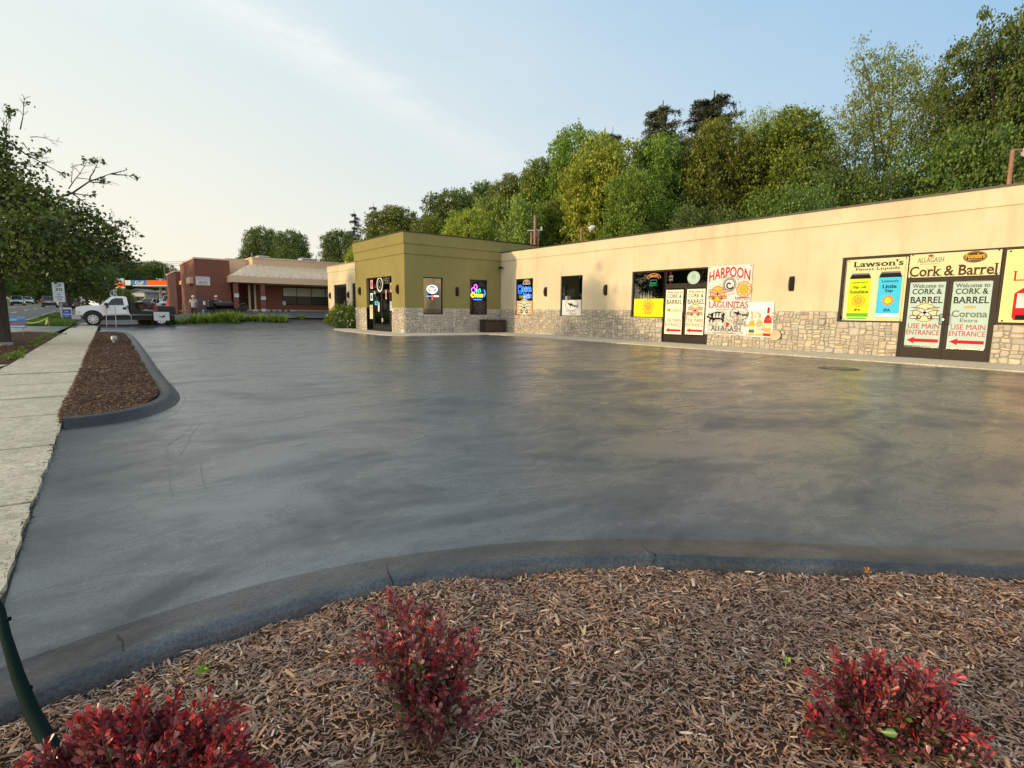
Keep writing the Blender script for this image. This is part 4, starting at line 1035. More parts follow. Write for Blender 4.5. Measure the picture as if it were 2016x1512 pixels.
# entrance stickers on the tower doors
for lab, px, wd, ht, mt in (('pale yellow notice low on the left side light of the tower entrance', (731, 614), .42, .80, P_CREAM), ('white and red sticker high on the left side light of the tower entrance', (731.5, 560), .34, .5, P_PINK), ('white and blue sticker on the left side light of the tower entrance', (731.5, 584.5), .34, .42, P_PALEB),
    ('bright cyan hand-shaped sticker on the tower entrance door', (741.5, 596.5), .52, .22, P_SKYB), ('tall white notice in the middle of the tower entrance door', (745.8, 604.5), .22, .50, P_WHITE), ('small white sticker at the top of the tower entrance door', (737.5, 576.5), .22, .14, P_WHITE), ('tall thin white and red sticker on the right tower entrance door', (760, 580), .16, .5, P_PINK), ('white framed notice on the right side light of the tower entrance', (770.5, 602.5), .36, .5, P_MINT), ('gold star decoration at the top of the right side light of the tower entrance', (770, 566), .3, .5, P_GOLD), ('white round sticker low on the tower entrance door', (752.8, 630), .16, .18, P_WHITE)):
    p = on(*px, 0, Xc + .15); s = Sign('door_sticker', lab, 'sticker', (p.x, p.y + wd / 2, p.z + ht / 2), (0, -1, 0), (0, 0, -1), (-1, 0, 0), wd, ht, mt, .002)
    if 'notice' in lab: s.rect(.12, .12, .88, .18, P_GREY); s.rect(.12, .26, .8, .29, P_GREY); s.rect(.12, .36, .84, .39, P_GREY)
    else: s.ell(.5, .5, .3, .3, P_GREY if mt is not P_PALEB else P_NAVY)
    s.done()
p = on(747.5, 560, 0, Xc + .15)
s = Sign('round_emblem', 'white ring emblem with numerals on the transom over the tower entrance', 'emblem', (p.x, p.y + .42, p.z + .42), (0, -1, 0), (0, 0, -1), (-1, 0, 0), .84, .84, P_WHITE, noplate=True)
s.ell(.5, .5, .5, .5, P_WHITE, inner=.76); s.ell(.5, .5, .22, .28, P_GREY, inner=.6); s.text('1951', 1.1, .1, 2.0, .5, P_GREY, .02); s.done()

# wall lamps
def wall_lamp(label, p, n, half=False):
    n = Vector(n); rt = root('wall_lamp', p, label, 'wall lamp', 'wall lamps on the shop'); b = MB(); s_ = Vector((-n.y, n.x, 0)); w_ = .085; h_ = .24
    b.prism([p + s_ * w_ + Vector((0, 0, -h_ * .6)), p - s_ * w_ + Vector((0, 0, -h_ * .6)), p - s_ * w_ + Vector((0, 0, h_ * .6)), p + s_ * w_ + Vector((0, 0, h_ * .6))], n * .02); b.build('back_plate', M_BLACK, rt)
    c_ = MB(); rs = []
    for j in range(9):
        t = -1 + 2 * j / 8; d = .02 + .13 * math.sqrt(max(0, 1 - t * t)); rs.append([tuple(p + s_ * w_ * math.cos(a_) + n * (.015 + d * math.sin(a_)) + Vector((0, 0, h_ * t))) for a_ in [math.pi * i / 8 for i in range(9)]])
    c_.rings(rs, 0, False, False, False); c_.build('shade', M_BRONZE, rt)
for lab, px, pl in (('dark wall lamp left of the tower entrance doors', (709.5, 573), 'c'), ('dark wall lamp right of the tower entrance doors', (784, 569.5), 'c'), ('dark wall lamp on the olive wall between the two tower windows', (899.5, 574), 'b'), ('dark wall lamp between the two narrow cream-wall windows', (1075, 574.4), 'a'), ('dark wall lamp on the cream wall left of the middle shop window', (1193, 571), 'a'), ('dark wall lamp on the cream wall between the two shop fronts', (1559, 558.5), 'a'), ('dark wall lamp left of the far wing window', (651, 582), 'w'), ('dark wall lamp between the far wing windows', (686.8, 580.5), 'w')):
    p = {'a': lambda: on(*px, 0, X0), 'b': lambda: on(*px, 1, Yi), 'c': lambda: on(*px, 0, Xc), 'w': lambda: on(*px, 0, XW)}[pl]()
    wall_lamp(lab, p, (0, -1, 0) if pl == 'b' else (-1, 0, 0))
# camera on the inner corner
p = on(987.6, 526.5, 0, X0); rt = root('security_camera', p, 'small dark twin security camera on the inner corner of cream and olive walls', 'security camera')
b = MB(); b.cyl(p, (-1, 0, 0), .05, .03, 10); b.tube([p, p + Vector((-.16, -.06, 0))], .02, 6); b.build('bracket', M_BLACK, rt)
b = MB(); b.cyl(p + Vector((-.16, -.04, -.01)), (-.6, -.7, -.3), .05, .2, 10); b.cyl(p + Vector((-.14, -.10, .01)), (.1, -1, -.3), .045, .18, 10); b.build('camera_body', M_BLACK, rt)
# storage bin in the corner
bx0, bx1, by0, by1 = 17.05, 18.45, 24.62, 25.32
rt = root('storage_bin', ((bx0 + bx1) / 2, (by0 + by1) / 2, .03), 'dark brown storage bin standing on the walkway in the inner corner', 'storage bin')
b = MB(); b.bbox(bx0 + .03, by0 + .03, .03, bx1 - .03, by1, .66, .03); b.build('bin_body', simple('bin_plastic', (.030, .020, .016), .45), rt)
b = MB(); b.bbox(bx0, by0, .66, bx1, by1 + .02, .74, .035); b.box(bx0 + .6, by0 - .015, .60, bx0 + .8, by0 + .03, .68); b.build('lid', MATS['bin_plastic'], rt)
# round stone disc leaning on the wall
p = on(1528, 660, 0, X0 - .06); b = MB(); b.cyl(p + Vector((-.02, 0, .0)), (-1, 0, .12), .18, .04, 24)
tag(b.build('stepping_stone', simple('tan_stone', (.50, .40, .28), .9), None, p), 'round tan disc leaning on the stone base beside the bottle banner', 'stepping stone')

# ------------------------------------------------------------------ brick neighbour
YB = 50.0
def XZ(px, py, y=YB): p = on(px, py, 1, y); return p.x, p.z
nb = root('brick_building', (12, YB, 1.0), 'brown brick building with tan metal hip canopy beyond the car park', 'building')
bz = .6
xl, zt = XZ(381, 506); xr, _ = XZ(451, 510)
b = MB(); b.box(xl, YB, bz, xr, YB + 9, zt - .12); b.build('wall', M_BRICK, nb)
b = MB(); b.box(xl - .05, YB - .05, zt - .12, xr + .03, YB + 9.05, zt); b.build('parapet_cap', M_TAN, nb)
x2, z2 = XZ(498.6, 507.5); yA = 52.0
b = MB(); b.box(xr, yA, bz, x2, yA + 8, z2 - .12); b.box(x2, YB + .45, bz, 32, YB + 11, 3.2); b.build('wall', M_BRICK, nb)
b = MB(); b.box(xr + .03, yA - .06, 3.4, x2, yA + 8, z2 - .1); b.box(x2, YB + .38, 3.2, 32.05, YB + 11.1, z2 + .0); b.build('upper_wall', simple('tan_panel', (.64, .44, .29), .8, 0, .06, 1), nb)
b = MB(); b.box(xr + .03, yA - .1, z2 - .1, x2 - .05, yA + 8, z2 - .02); b.box(x2 - .05, YB + .33, z2, 32.1, YB + 11.15, z2 + .1); b.build('coping', M_TAN, nb)
# hip canopy: fascia, sloping seamed sheets
yE = 48.3; ez0 = on(455, 555, 1, yE).z; ez1 = on(462, 542.5, 1, yE).z; xe = on(455, 555, 1, yE).x; tzz = on(560, 525, 1, YB + .4).z; xh = on(491, 521, 1, YB + .4).x
b = MB(); b.box(xe, yE, ez0, 32, YB + .4, ez0 + .05); b.box(xe, yE, ez0 + .05, 32, yE + .05, ez1); b.box(xe, yE + .05, ez0 + .05, xe + .05, yA, ez1); b.build('canopy_fascia', M_TAN, nb)
b = MB(); A = Vector((xe, yE, ez1)); Bp = Vector((32, yE, ez1)); Cp = Vector((32, YB + .38, tzz)); Dp = Vector((xh, YB + .38, tzz)); E_ = Vector((xe, yA, ez1)); F_ = Vector((xh, yA, tzz))
b.add([A, Bp, Cp, Dp], [(0, 1, 2, 3)]); b.add([A, Dp, F_, E_], [(0, 1, 2, 3)])
x = xe + .45
while x < 31.8:
    t = min(1, (x - xe) / (xh - xe)); top = A.lerp(Dp, t) if t < 1 else Vector((x, Dp.y, Dp.z)); top.x = x
    b.prism([(x - .022, yE, ez1), (x + .022, yE, ez1), (x + .022, top.y, top.z), (x - .022, top.y, top.z)], (0, -.02, .09)); 
    if int(x / .45) % 2: b.box(x + .16, yE + .28, ez1 + .16, x + .28, yE + .34, ez1 + .24)
    x += .45
b.build('canopy_roof', simple('seam_metal', (.70, .56, .39), .55, .1, .06, 2), nb)
for px in (465, 517.3):
    p = on(px, 585, 1, yE + .3); b = MB(); b.box(p.x - .16, yE + .15, bz, p.x + .16, yE + .47, ez0); b.build('column', M_BRICK, nb)
def npane(x0, x1, z0, z1, y, mull, name='window'):
    b = MB(); fw = .05
    b.box(x0, y - .05, z0, x1, y + .02, z0 + fw); b.box(x0, y - .05, z1 - fw, x1, y + .02, z1)
    for m_ in [x0 + fw / 2] + mull + [x1 - fw / 2]: b.box(m_ - fw / 2, y - .045, z0 + fw, m_ + fw / 2, y + .02, z1 - fw)
    f = b.build(name, M_BLACK, nb); g = MB(); g.box(x0 + fw, y - .012, z0 + fw, x1 - fw, y - .01, (z0 + z1) / 2); g.build('pane', M_GREYGL, f)
    g = MB(); g.box(x0 + fw, y - .012, (z0 + z1) / 2 + .003, x1 - fw, y - .01, z1 - fw); g.build('blind', simple('pale_blind', (.46, .48, .36), .5), f); return f
yw = YB + .45; wx0, wz1 = XZ(555.5, 565, yw); wz0 = XZ(560, 600, yw)[1]
npane(wx0, 22, wz0, wz1, yw, [XZ(q, 580, yw)[0] for q in (584, 612.7, 640.5)] + [19.2, 20.6])
b = MB(); d0, d1 = XZ(492, 590, yw)[0], XZ(500, 590, yw)[0]; b.box(d0, yw - .03, bz, d1, yw + .02, ez0 - .1); dd = b.build('door', M_BLACK, nb); b = MB(); b.box(d1, yw - .25, bz, d1 + .12, yw, ez0 - .1); b.box(d0 - .12, yw - .25, bz, d0, yw, ez0 - .1); b.build('door_frame', M_TAN, nb)
b = MB(); x0, z1 = XZ(390, 580); x1, _ = XZ(400, 580); b.box(x0, YB - .05, bz, x1, YB, z1); b.build('side_door', simple('plum_paint', (.09, .055, .055), .6), nb)
# lower left wing with its own small canopy
y3 = 60; wl_, zt3 = XZ(344.5, 532, y3); wr_, _ = XZ(384, 532, y3)
b = MB(); b.box(wl_, y3, bz, wr_ + 3, y3 + 8, zt3 - .15); b.build('wing_wall', M_BRICK, nb); b = MB(); b.box(wl_ - .05, y3 - .05, zt3 - .15, wr_ + 3, y3 + 8, zt3); b.build('wing_cap', M_TAN, nb)
y4 = 58.2; cx0, cz0 = XZ(357, 560, y4); cz1 = XZ(357, 553, y4)[1]; ctz = XZ(380, 537, y3)[1]
b = MB(); b.box(cx0, y4, cz0, xl + 2, y3, cz1); b.prism([(cx0, y4, cz1), (cx0, y3, cz1), (cx0 + 1.1, y3, ctz)], (.02, 0, 0)); b.add([(cx0, y4, cz1), (xl + 2, y4, cz1), (xl + 2, y3, ctz), (cx0 + 1.1, y3, ctz)], [(0, 1, 2, 3)]); b.build('wing_canopy', simple('orange_tan', (.60, .38, .20), .6), nb)
b = MB(); p0, p1 = XZ(376, 544, YB - .1), XZ(381, 557, YB - .1); b.box(p0[0], YB + 1, p1[1], xl, YB + 3, p0[1]); b.build('junction_box', M_TAN, nb)
# wall sign, notices, roof units
a0 = XZ(384.8, 544, YB); a1 = XZ(413.8, 562, YB)
s = Sign('wall_sign', 'white framed board with dark lettering high on the brown brick wall', 'sign', (a0[0], YB - .03, a0[1]), (1, 0, 0), (0, 0, -1), (0, -1, 0), a1[0] - a0[0], a0[1] - a1[1], P('sign_pinkwhite', (.66, .60, .60)), .03)
s.text("QUALITY'S", .06, .07, .96, .24, P_NAVY, .04); s.text('Laundry Cleaners', .08, .30, .93, .42, P_GREY, .02); s.rect(.14, .50, .86, .92, P('sign_tan', (.48, .45, .40))); s.rect(.32, .52, .35, .90, P_GREY, 'print2'); s.rect(.60, .52, .63, .90, P_GREY, 'print2'); s.done()
for lab, px, py, wd, ht, yy in (('white notice on the left brick column', 466, 581.5, .32, .3, yE + .13), ('white notice on the right brick column', 518.8, 587, .36, .26, yE + .13), ('small pinkish notice at the foot of the right brick column', 519.5, 610.5, .36, .2, yE + .12), ('white notice low in the long shopfront window', 559.5, 596.5, .26, .34, yw - .07)):
    p = on(px, py, 1, yy); s = Sign('notice', lab, 'notice', (p.x - wd / 2, yy, p.z + ht / 2), (1, 0, 0), (0, 0, -1), (0, -1, 0), wd, ht, P_WHITE, .006); s.rect(.15, .2, .85, .3, P_GREY); s.rect(.15, .45, .85, .52, P_GREY); s.done()
for lab, x0_, x1_, y0_, y1_, yy in (('grey rooftop unit near the left end of the brick building roof', 507.5, 531, 502.6, 508.5, 54), ('second tan rooftop unit, right half of the brick building roof', 593, 625, 507.5, 514, 54)):
    q0, q1 = on(x0_, y0_, 1, yy), on(x1_, y1_, 1, yy); rt = root('roof_unit', (q0.x, yy, q1.z - .3), lab, 'roof unit'); b = MB(); b.bbox(q0.x, yy, z2 - .2, q1.x, yy + 1.2, q0.z, .05); b.build('housing', simple('unit_grey', (.42, .40, .36), .6), rt)
    b = MB(); b.box(q0.x + .1, yy - .02, z2, q1.x - .1, yy + .0, q0.z - .12); b.build('grille', P_GREY, rt)
p = on(681, 513, 1, 54); rt = root('roof_vent', p, 'small white vent pipe at the right end of the brick building roof', 'vent'); b = MB(); b.cyl(p - Vector((0, 0, .6)), (0, 0, 1), .09, .6, 8); b.build('pipe', M_WHITE, rt); b = MB(); b.cyl(p, (0, 0, 1), .17, .12, 8); b.build('cowl', M_WHITE, rt)
# kerb walk and wheel stops in front of it
sheet('side_walk', [(8.5, 49.3), (40, 49.3), (40, 50.5), (8.5, 50.5)], M_CONC, .12, 2, thick=.2)
for k, px in enumerate((506, 517, 528, 539, 551, 562, 573)):
    p = on(px, 614.5, 1, 48.6); z = tz(p.x, 48.6); b = MB(); b.bbox(p.x - .36, 48.5, z, p.x + .36, 48.66, z + .12, .03)
    o = b.build('wheel_stop', (P('stop_paint', (.55, .42, .18)) if k < 3 else M_CONC), None, (p.x, 48.6, z))
    tag(o, ['yellow wheel stop nearest the brick column', 'yellow wheel stop, second from the left', 'yellow wheel stop, third from the left', 'grey wheel stop, first after the yellow ones', 'grey wheel stop, fifth from the left', 'grey wheel stop, sixth from the left', 'grey wheel stop farthest right below the long window'][k], 'wheel stop', 'wheel stops in front of the brick building')
def timber(name, label, cat, pl, rad, mat):
    p0 = Vector(pl[0][0]); rt = root(name, p0, label, cat); 
    for i, l in enumerate(pl): b = MB(); b.tube(l, rad, 6); b.build('post' if i == 0 else 'rail', mat, rt)
q = lambda px, py: on(px, py, 1, 46.6)
timber('wooden_barrier', 'tan timber barrier with sloping rail left of the worker', 'barrier', [[q(361, 622), q(360, 598)], [q(360, 598), q(373, 607)], [q(354, 612.5), q(372, 612)], [q(356, 619), q(371, 619.5)]], .06, M_WOOD)

# ------------------------------------------------------------------ petrol station and what stands beyond
def vcam(px, py, d, back=0):
    p = far(px, py, d); f = Vector((FWD.x, FWD.y, 0)).normalized(); return p + f * back
UF = Vector((FWD.x, FWD.y, 0)).normalized()
gs = root('fuel_canopy', vcam(300, 604, 88), 'petrol station canopy with white, blue and orange fascia beyond the truck', 'canopy')
def fslab(x0, x1, yt0, yb0, yt1, yb1, d0, d1, thick, name, mat, par):
    a, b_, c_, d_ = far(x0, yb0, d0), far(x1, yb1, d1), far(x1, yt1, d1), far(x0, yt0, d0)
    b_.z = a.z; 
    mb = MB(); mb.prism([a, b_, Vector((b_.x, b_.y, c_.z)), Vector((a.x, a.y, d_.z))], UF * thick); return mb.build(name, mat, par)
def fpt(px, py, d): return far(px, py, d)
zb_, zt_ = far(245, 561.5, 86).z, far(245, 551.8, 86).z
PA, PB = far(243, 560, 86), far(352, 563, 84); du = (PB - PA); du.z = 0
def fband(a, b, z0, z1, name, mat, th=.3, off=0):
    p, q_ = PA + du * a, PA + du * b; nrm_ = Vector((du.y, -du.x, 0)).normalized() * off
    mb = MB(); mb.prism([Vector((p.x, p.y, z0)) + nrm_, Vector((q_.x, q_.y, z0)) + nrm_, Vector((q_.x, q_.y, z1)) + nrm_, Vector((p.x, p.y, z1)) + nrm_], Vector((-du.y, du.x, 0)).normalized() * th); return mb.build(name, mat, gs)
zl, zh = zb_, zt_
fband(0, .135, zl, zh, 'white_fascia', P_WHITE, 7); fband(.135, .43, zl, zh, 'blue_fascia', P('fuel_blue', (.02, .16, .42)), 7); fband(.43, 1.0, zl, zh, 'orange_fascia', P('fuel_orange', (.75, .10, .01)), 7)
fband(.135, 1.0, zl - .13, zl - .002, 'white_trim', P_WHITE, 7)
V, F = text2d('Gulf', .06); nrm_ = Vector((du.y, -du.x, 0)).normalized() * .03; mb = MB()
mb.add([PA + du * (.215 + .165 * x) + nrm_ + Vector((0, 0, zl + .1 + (zh - zl - .2) * y - PA.z)) for x, y in V], F); mb.build('lettering', P_WHITE, gs, recalc=False)
for t in (.38, .85):
    p = PA + du * t + Vector((-du.y, du.x, 0)).normalized() * 3; b = MB(); b.box(p.x - .18, p.y - .18, .4, p.x + .18, p.y + .18, zl); b.build('post', M_WHITE, gs)
rt = root('price_sign', vcam(234, 600, 80), 'tall petrol sign, white over orange, left of the canopy', 'sign'); b = MB(); a, c_ = far(226, 559, 80), far(243.5, 547.8, 80)
def facing(mb, x0, y0, x1, y1, d, th=.3): a_, b_ = far(x0, y1, d), far(x1, y1, d); c2 = far(x1, y0, d); mb.prism([a_, Vector((b_.x, b_.y, a_.z)), Vector((b_.x, b_.y, c2.z)), Vector((a_.x, a_.y, c2.z))], UF * th); return mb
facing(MB(), 226, 548, 243.5, 557, 80).build('top_panel', P_WHITE, rt); facing(MB(), 226.5, 557.1, 244, 565, 80).build('orange_panel', P('fuel_orange2', (.8, .16, .03)), rt); facing(MB(), 227.5, 565.1, 245, 567.5, 80).build('yellow_panel', P_CREAM, rt)
facing(MB(), 231, 551.5, 238, 555, 79.9, .05).build('emblem', P_GREY, rt); facing(MB(), 232, 558.5, 239.5, 562.5, 79.9, .05).build('emblem', P_RED, rt)
p = far(241, 568, 80.1); b = MB(); b.tube([(p.x, p.y, 0), (p.x, p.y, p.z)], .12, 8); b.build('pole', P_GRN, rt)
rt = root('blue_sign', vcam(223, 590, 66), 'pale blue-grey board sign above the cab of the white truck', 'sign'); facing(MB(), 217, 569.5, 229.5, 585, 66, .15).build('panel', P('greyblue', (.42, .50, .58)), rt); facing(MB(), 226, 574.5, 229, 576, 65.9, .05).build('emblem', P_GRN, rt)
for q_ in (218.5, 228.5): p = far(q_, 585, 66.1); b = MB(); b.tube([(p.x, p.y, 0), (p.x, p.y, p.z)], .07, 6); b.build('post', M_WHITE, rt)
def hut(label, x0, x1, yb, ye, yr, d, wall, roofm, depth, extras=()):
    a_, b_ = far(x0, yb, d), far(x1, yb, d); ze, zr = far((x0 + x1) / 2, ye, d).z, far((x0 + x1) / 2, yr, d).z; b_.z = a_.z; z0 = a_.z - 1.2
    rt = root('kiosk' if 'kiosk' in label else 'house', (a_ + b_) / 2, label, 'kiosk' if 'kiosk' in label else 'house')
    m_ = (a_ + b_) / 2; mb = MB(); mb.prism([(a_.x, a_.y, z0), (b_.x, b_.y, z0), (b_.x, b_.y, ze), (m_.x, m_.y, zr), (a_.x, a_.y, ze)], UF * depth); mb.build('wall', wall, rt)
    o = (b_ - a_).normalized() * .25; mb = MB(); f_ = -UF * .3
    for p, sg in ((a_, -1), (b_, 1)):
        e = Vector((p.x, p.y, ze - .05)) + o * sg + f_; t_ = Vector((m_.x, m_.y, zr + .06)) + f_
        mb.add([e, t_, t_ + UF * (depth + .6), e + UF * (depth + .6), e - Vector((0, 0, .1)), t_ - Vector((0, 0, .1)), t_ + UF * (depth + .6) - Vector((0, 0, .1)), e + UF * (depth + .6) - Vector((0, 0, .1))], [(0, 1, 2, 3), (4, 7, 6, 5), (0, 4, 5, 1), (3, 2, 6, 7), (0, 3, 7, 4)])
    mb.build('roof', roofm, rt); return rt
M_GREYW = simple('grey_siding', (.30, .31, .28), .7, 0, .1, 2); M_GREYR = simple('grey_shingle', (.20, .20, .20), .9, 0, .2, 4)
rt = hut('small grey gabled kiosk under the petrol canopy', 258.5, 287.5, 601, 574, 569.5, 82, M_GREYW, M_GREYR, 3)
facing(MB(), 262, 577.5, 284.5, 583, 81.8, .15).build('awning', P_WHITE, rt); facing(MB(), 263, 584.5, 284, 592, 81.9, .08).build('window', M_DGLASS, rt); facing(MB(), 264, 595, 283, 600.5, 81.5, .3).build('counter', P('dusty_red', (.30, .12, .10)), rt)
hut('distant house with pale grey gable, left of two behind the low brick building', 307, 322, 574, 571, 564.5, 128, M_WHITE, M_GREYR, 7)
hut('distant house with pale grey gable, right of two behind the low brick building', 331, 347, 574, 570, 564.8, 128, M_WHITE, M_GREYR, 7)
lb = root('low_brick_building', vcam(315, 600, 100), 'long low red brick building with white fascia behind the truck bed', 'building')
facing(MB(), 284, 577, 372, 603, 100, 8).build('wall', mat_brick('red_brick', (.17, .045, .028), (.13, .04, .028), (.14, .08, .06)), lb); facing(MB(), 283, 573, 373, 576.9, 99.7, 8.6).build('fascia', P('cream_trim', (.55, .50, .42)), lb)
facing(MB(), 287, 578.5, 297, 598, 99.85, .1).build('window', M_DGLASS, lb); facing(MB(), 304.5, 577, 309, 602, 99.6, .4).build('pier', M_TAN, lb)

# ------------------------------------------------------------------ vehicles
def wheel(par, c_, side, r=.33, wd=.22, rimc=M_CHROME):
    c_ = Vector(c_); ax = Vector((0, side, 0)); b = MB(); rs = []
    for rr, dd in ((r * .62, 0), (r * .93, 0), (r, .03), (r, wd - .03), (r * .93, wd), (r * .62, wd)):
        rs.append([tuple(c_ + Vector((rr * math.cos(t), side * (dd - wd), rr * math.sin(t)))) for t in [2 * math.pi * j / 24 for j in range(24)]])
    b.rings(rs, 0, True, False); w_ = b.build('wheel', M_TYRE, par)
    b = MB(); cc = c_; b.cyl(c_ + ax * -.03, ax, r * .60, .015, 20, 1)
    for j in range(8):
        t = 2 * math.pi * j / 8; d_ = Vector((math.cos(t), 0, math.sin(t))); n_ = Vector((-math.sin(t), 0, math.cos(t)))
        b.prism([c_ + d_ * r * .12 - n_ * .03, c_ + d_ * r * .55 - n_ * .045, c_ + d_ * r * .55 + n_ * .045, c_ + d_ * r * .12 + n_ * .03], ax * .02, 0)
    b.cyl(c_, ax, r * .15, .035, 10, 0)
    rs = [[tuple(c_ + Vector((rr * math.cos(t), side * dd, rr * math.sin(t)))) for t in [2 * math.pi * j / 24 for j in range(24)]] for rr, dd in ((r * .54, .02), (r * .62, .02), (r * .62, -.02))]
    b.rings(rs, 0, False, False); b.build('rim', [rimc, M_BLACK], w_)
def car(label, loc, rz, paint, L=4.6, W=1.85, H=1.68, kind='suv', group=None, front=True):
    """local: forward is +X, built at origin then placed"""
    rt = root('parked_car', (0, 0, 0), label, 'car', group); h = L / 2; w2 = W / 2; belt = H * .60; cl = .24
    if kind == 'suv': st = [(-h, .55, .80, .0), (-h + .12, cl, belt - .02, 0), (-h + .35, cl, belt, 1), (-h + .9, cl, belt, 1), (.1, cl, belt, 1), (.75, cl, belt - .01, 1), (1.0, cl, belt - .04, 0), (h - .25, cl, belt - .16, 0), (h - .04, cl + .05, belt - .32, 0), (h, .45, belt - .42, 0)]
    else: st = [(-h, .5, .85, 0), (-h + .1, cl, belt, 0), (-h + .9, cl, belt, 0), (1.1, cl, belt - .03, 0), (h - .3, cl, belt - .14, 0), (h, .4, belt - .35, 0)]
    rs = []
    for x, z0, z1, _ in st:
        k = w2 * (1 - .10 * (abs(x) / h) ** 4); rs.append([(x, -k * .92, z0), (x, -k, z0 + .15), (x, -k, z1 - .22), (x, -k * .95, z1), (x, k * .95, z1), (x, k, z1 - .22), (x, k, z0 + .15), (x, k * .92, z0)])
    b = MB(); b.rings(rs, 0, True, False); b.build('body', paint, rt)
    # greenhouse
    rx = (-h + .30, -h + .75, .35, 1.05) if kind == 'suv' else (-h + .7, -h + 1.4, .25, 1.15)
    def gh(s0, s1): return
    b = MB(); zb, zr = belt - .03, H
    bot = [(rx[0], -w2 * .93, zb), (rx[3], -w2 * .90, zb - .02), (rx[3], w2 * .90, zb - .02), (rx[0], w2 * .93, zb)]
    top = [(rx[1], -w2 * .74, zr - .03), (rx[2], -w2 * .74, zr), (rx[2], w2 * .74, zr), (rx[1], w2 * .74, zr - .03)]
    b.rings([bot, top], 0, True); b.build('cabin', paint, rt)
    b = MB(); V_ = [Vector(p) for p in bot]; T_ = [Vector(p) for p in top]
    def panel(p, q_, r_, s_, m=.1, out=.012):
        c_ = (p + q_ + r_ + s_) / 4; n_ = (q_ - p).cross(s_ - p).normalized() * out
        if n_.dot(c_ - Vector((-.3, 0, 1.0))) < 0: n_ = -n_
        b.prism([c_ + (v - c_) * (1 - m) + n_ for v in (p, q_, r_, s_)], n_ * .4)
    panel(V_[1], V_[2], T_[2], T_[1], .1); panel(V_[0], V_[3], T_[3], T_[0], .14)
    for i, j in ((0, 1), (3, 2)):
        mb_, mt = V_[i].lerp(V_[j], .5), T_[i].lerp(T_[j], .52); panel(V_[i], mb_, mt, T_[i], .13); panel(mb_, V_[j], T_[j], mt, .13)
    b.build('windows', M_DGLASS, rt)
    for sx in (-1, 1):
        for sy in (-1, 1): wheel(rt, (sx * h * .62, sy * (w2 + .005), .34), sy, .34)
    for sy in (-1, 1):
        b = MB(); b.box(h - .14, sy * w2 * .55, belt - .42, h + .005, sy * w2 * .93, belt - .27); b.build('headlight', P_WHITE, rt); b = MB(); b.box(-h - .015, sy * w2 * .66, .82, -h + .1, sy * w2 * .93, 1.05); b.build('tail_light', P_RED, rt)
        b = MB(); b.bbox(.75, sy * (w2 + .0), belt, .95, sy * (w2 + .2), belt + .15, .03); b.build('mirror', paint, rt)
    b = MB(); b.box(h - .1, -w2 * .5, .5, h + .012, w2 * .5, belt - .30); b.box(h - .1, -w2 * .8, .28, h + .012, w2 * .8, .42); b.build('grille', M_BLACK, rt)
    b = MB(); b.box(-h - .03, -w2 * .86, .40, -h + .14, w2 * .86, .62); b.build('bumper', M_BLKMET, rt); b = MB(); b.box(-h - .04, -.25, .72, -h, .25, .84); b.build('number_plate', P_WHITE, rt)
    rt.location = loc; rt.rotation_euler = (0, 0, rz); return rt
def PAINT(n, c): return simple(n, c, .2, .1, .03, 3, coat=.6)
HD = R(90)
def gpos(px, py): p = G(px, py); return p
def at_depth(px, d):
    """ground point under a photo column at a given depth"""
    p = far(px, 604, d); p.z = tz(p.x, p.y); return p
car('dark grey SUV seen from behind, driving away left of the speed sign', at_depth(99, 84), HD, PAINT('grey_beige_paint', (.16, .145, .12)), 4.7, 1.9, 1.75)
car('pale silver SUV facing the camera, first in the row across the road', at_depth(36, 98), -HD, PAINT('ice_paint', (.55, .60, .60)), 4.6, 1.9, 1.7, group='cars across the road')
car('white car second in the row across the road, behind the silver SUV', at_depth(56, 118), -HD, PAINT('pearl_paint', (.66, .68, .70)), 4.5, 1.85, 1.6, 'sedan', 'cars across the road')
car('white SUV third in the row across the road', at_depth(66, 138), -HD, PAINT('white2_paint', (.6, .6, .6)), 4.8, 1.9, 1.8, group='cars across the road')
car('dark car farthest back in the row across the road', at_depth(75, 152), -HD, PAINT('black_paint', (.03, .03, .03)), 4.7, 1.9, 1.7, group='cars across the road')
car('black SUV behind the trunk of the thin street tree, left of the truck', at_depth(150, 70), R(80), PAINT('black2_paint', (.025, .027, .03)), 4.8, 1.95, 1.85)
car('white car facing the camera between the kiosk and the truck bed', at_depth(296, 76), R(-125), PAINT('white3_paint', (.70, .72, .72)), 4.4, 1.8, 1.55, 'sedan')
car('silver van partly hidden by the left end of the brick building', at_depth(338, 70), R(-110), PAINT('silver_paint', (.50, .51, .52)), 4.7, 1.85, 1.8)
car('white car half hidden behind the back of the truck cab', at_depth(257, 74), R(-100), PAINT('white4_paint', (.66, .68, .68)), 4.5, 1.8, 1.5, 'sedan')

# white flatbed pickup truck, side on
TY = 39.9; TZ0 = tz(0, TY)
T = lambda px, py: (on(px, py, 1, TY).x, on(px, py, 1, TY).z)
x_f = T(147, 620)[0]; gz = on(183.5, 642, 1, TY).z; WD = 1.95
tr = root('pickup_truck', (x_f + 2.5, TY + 1, gz), 'white single cab flatbed truck parked side on across the end of the sidewalk', 'truck')
def tprism(name, pts, mat, y0, y1, par=tr):
    P_ = [T(*p) for p in pts]; b = MB(); b.prism([(x, TY + y0, z) for x, z in P_], (0, y1 - y0, 0)); return b.build(name, mat, par)
wc = T(183.5, 629.6); rw = .40; wc = (wc[0], gz + rw)
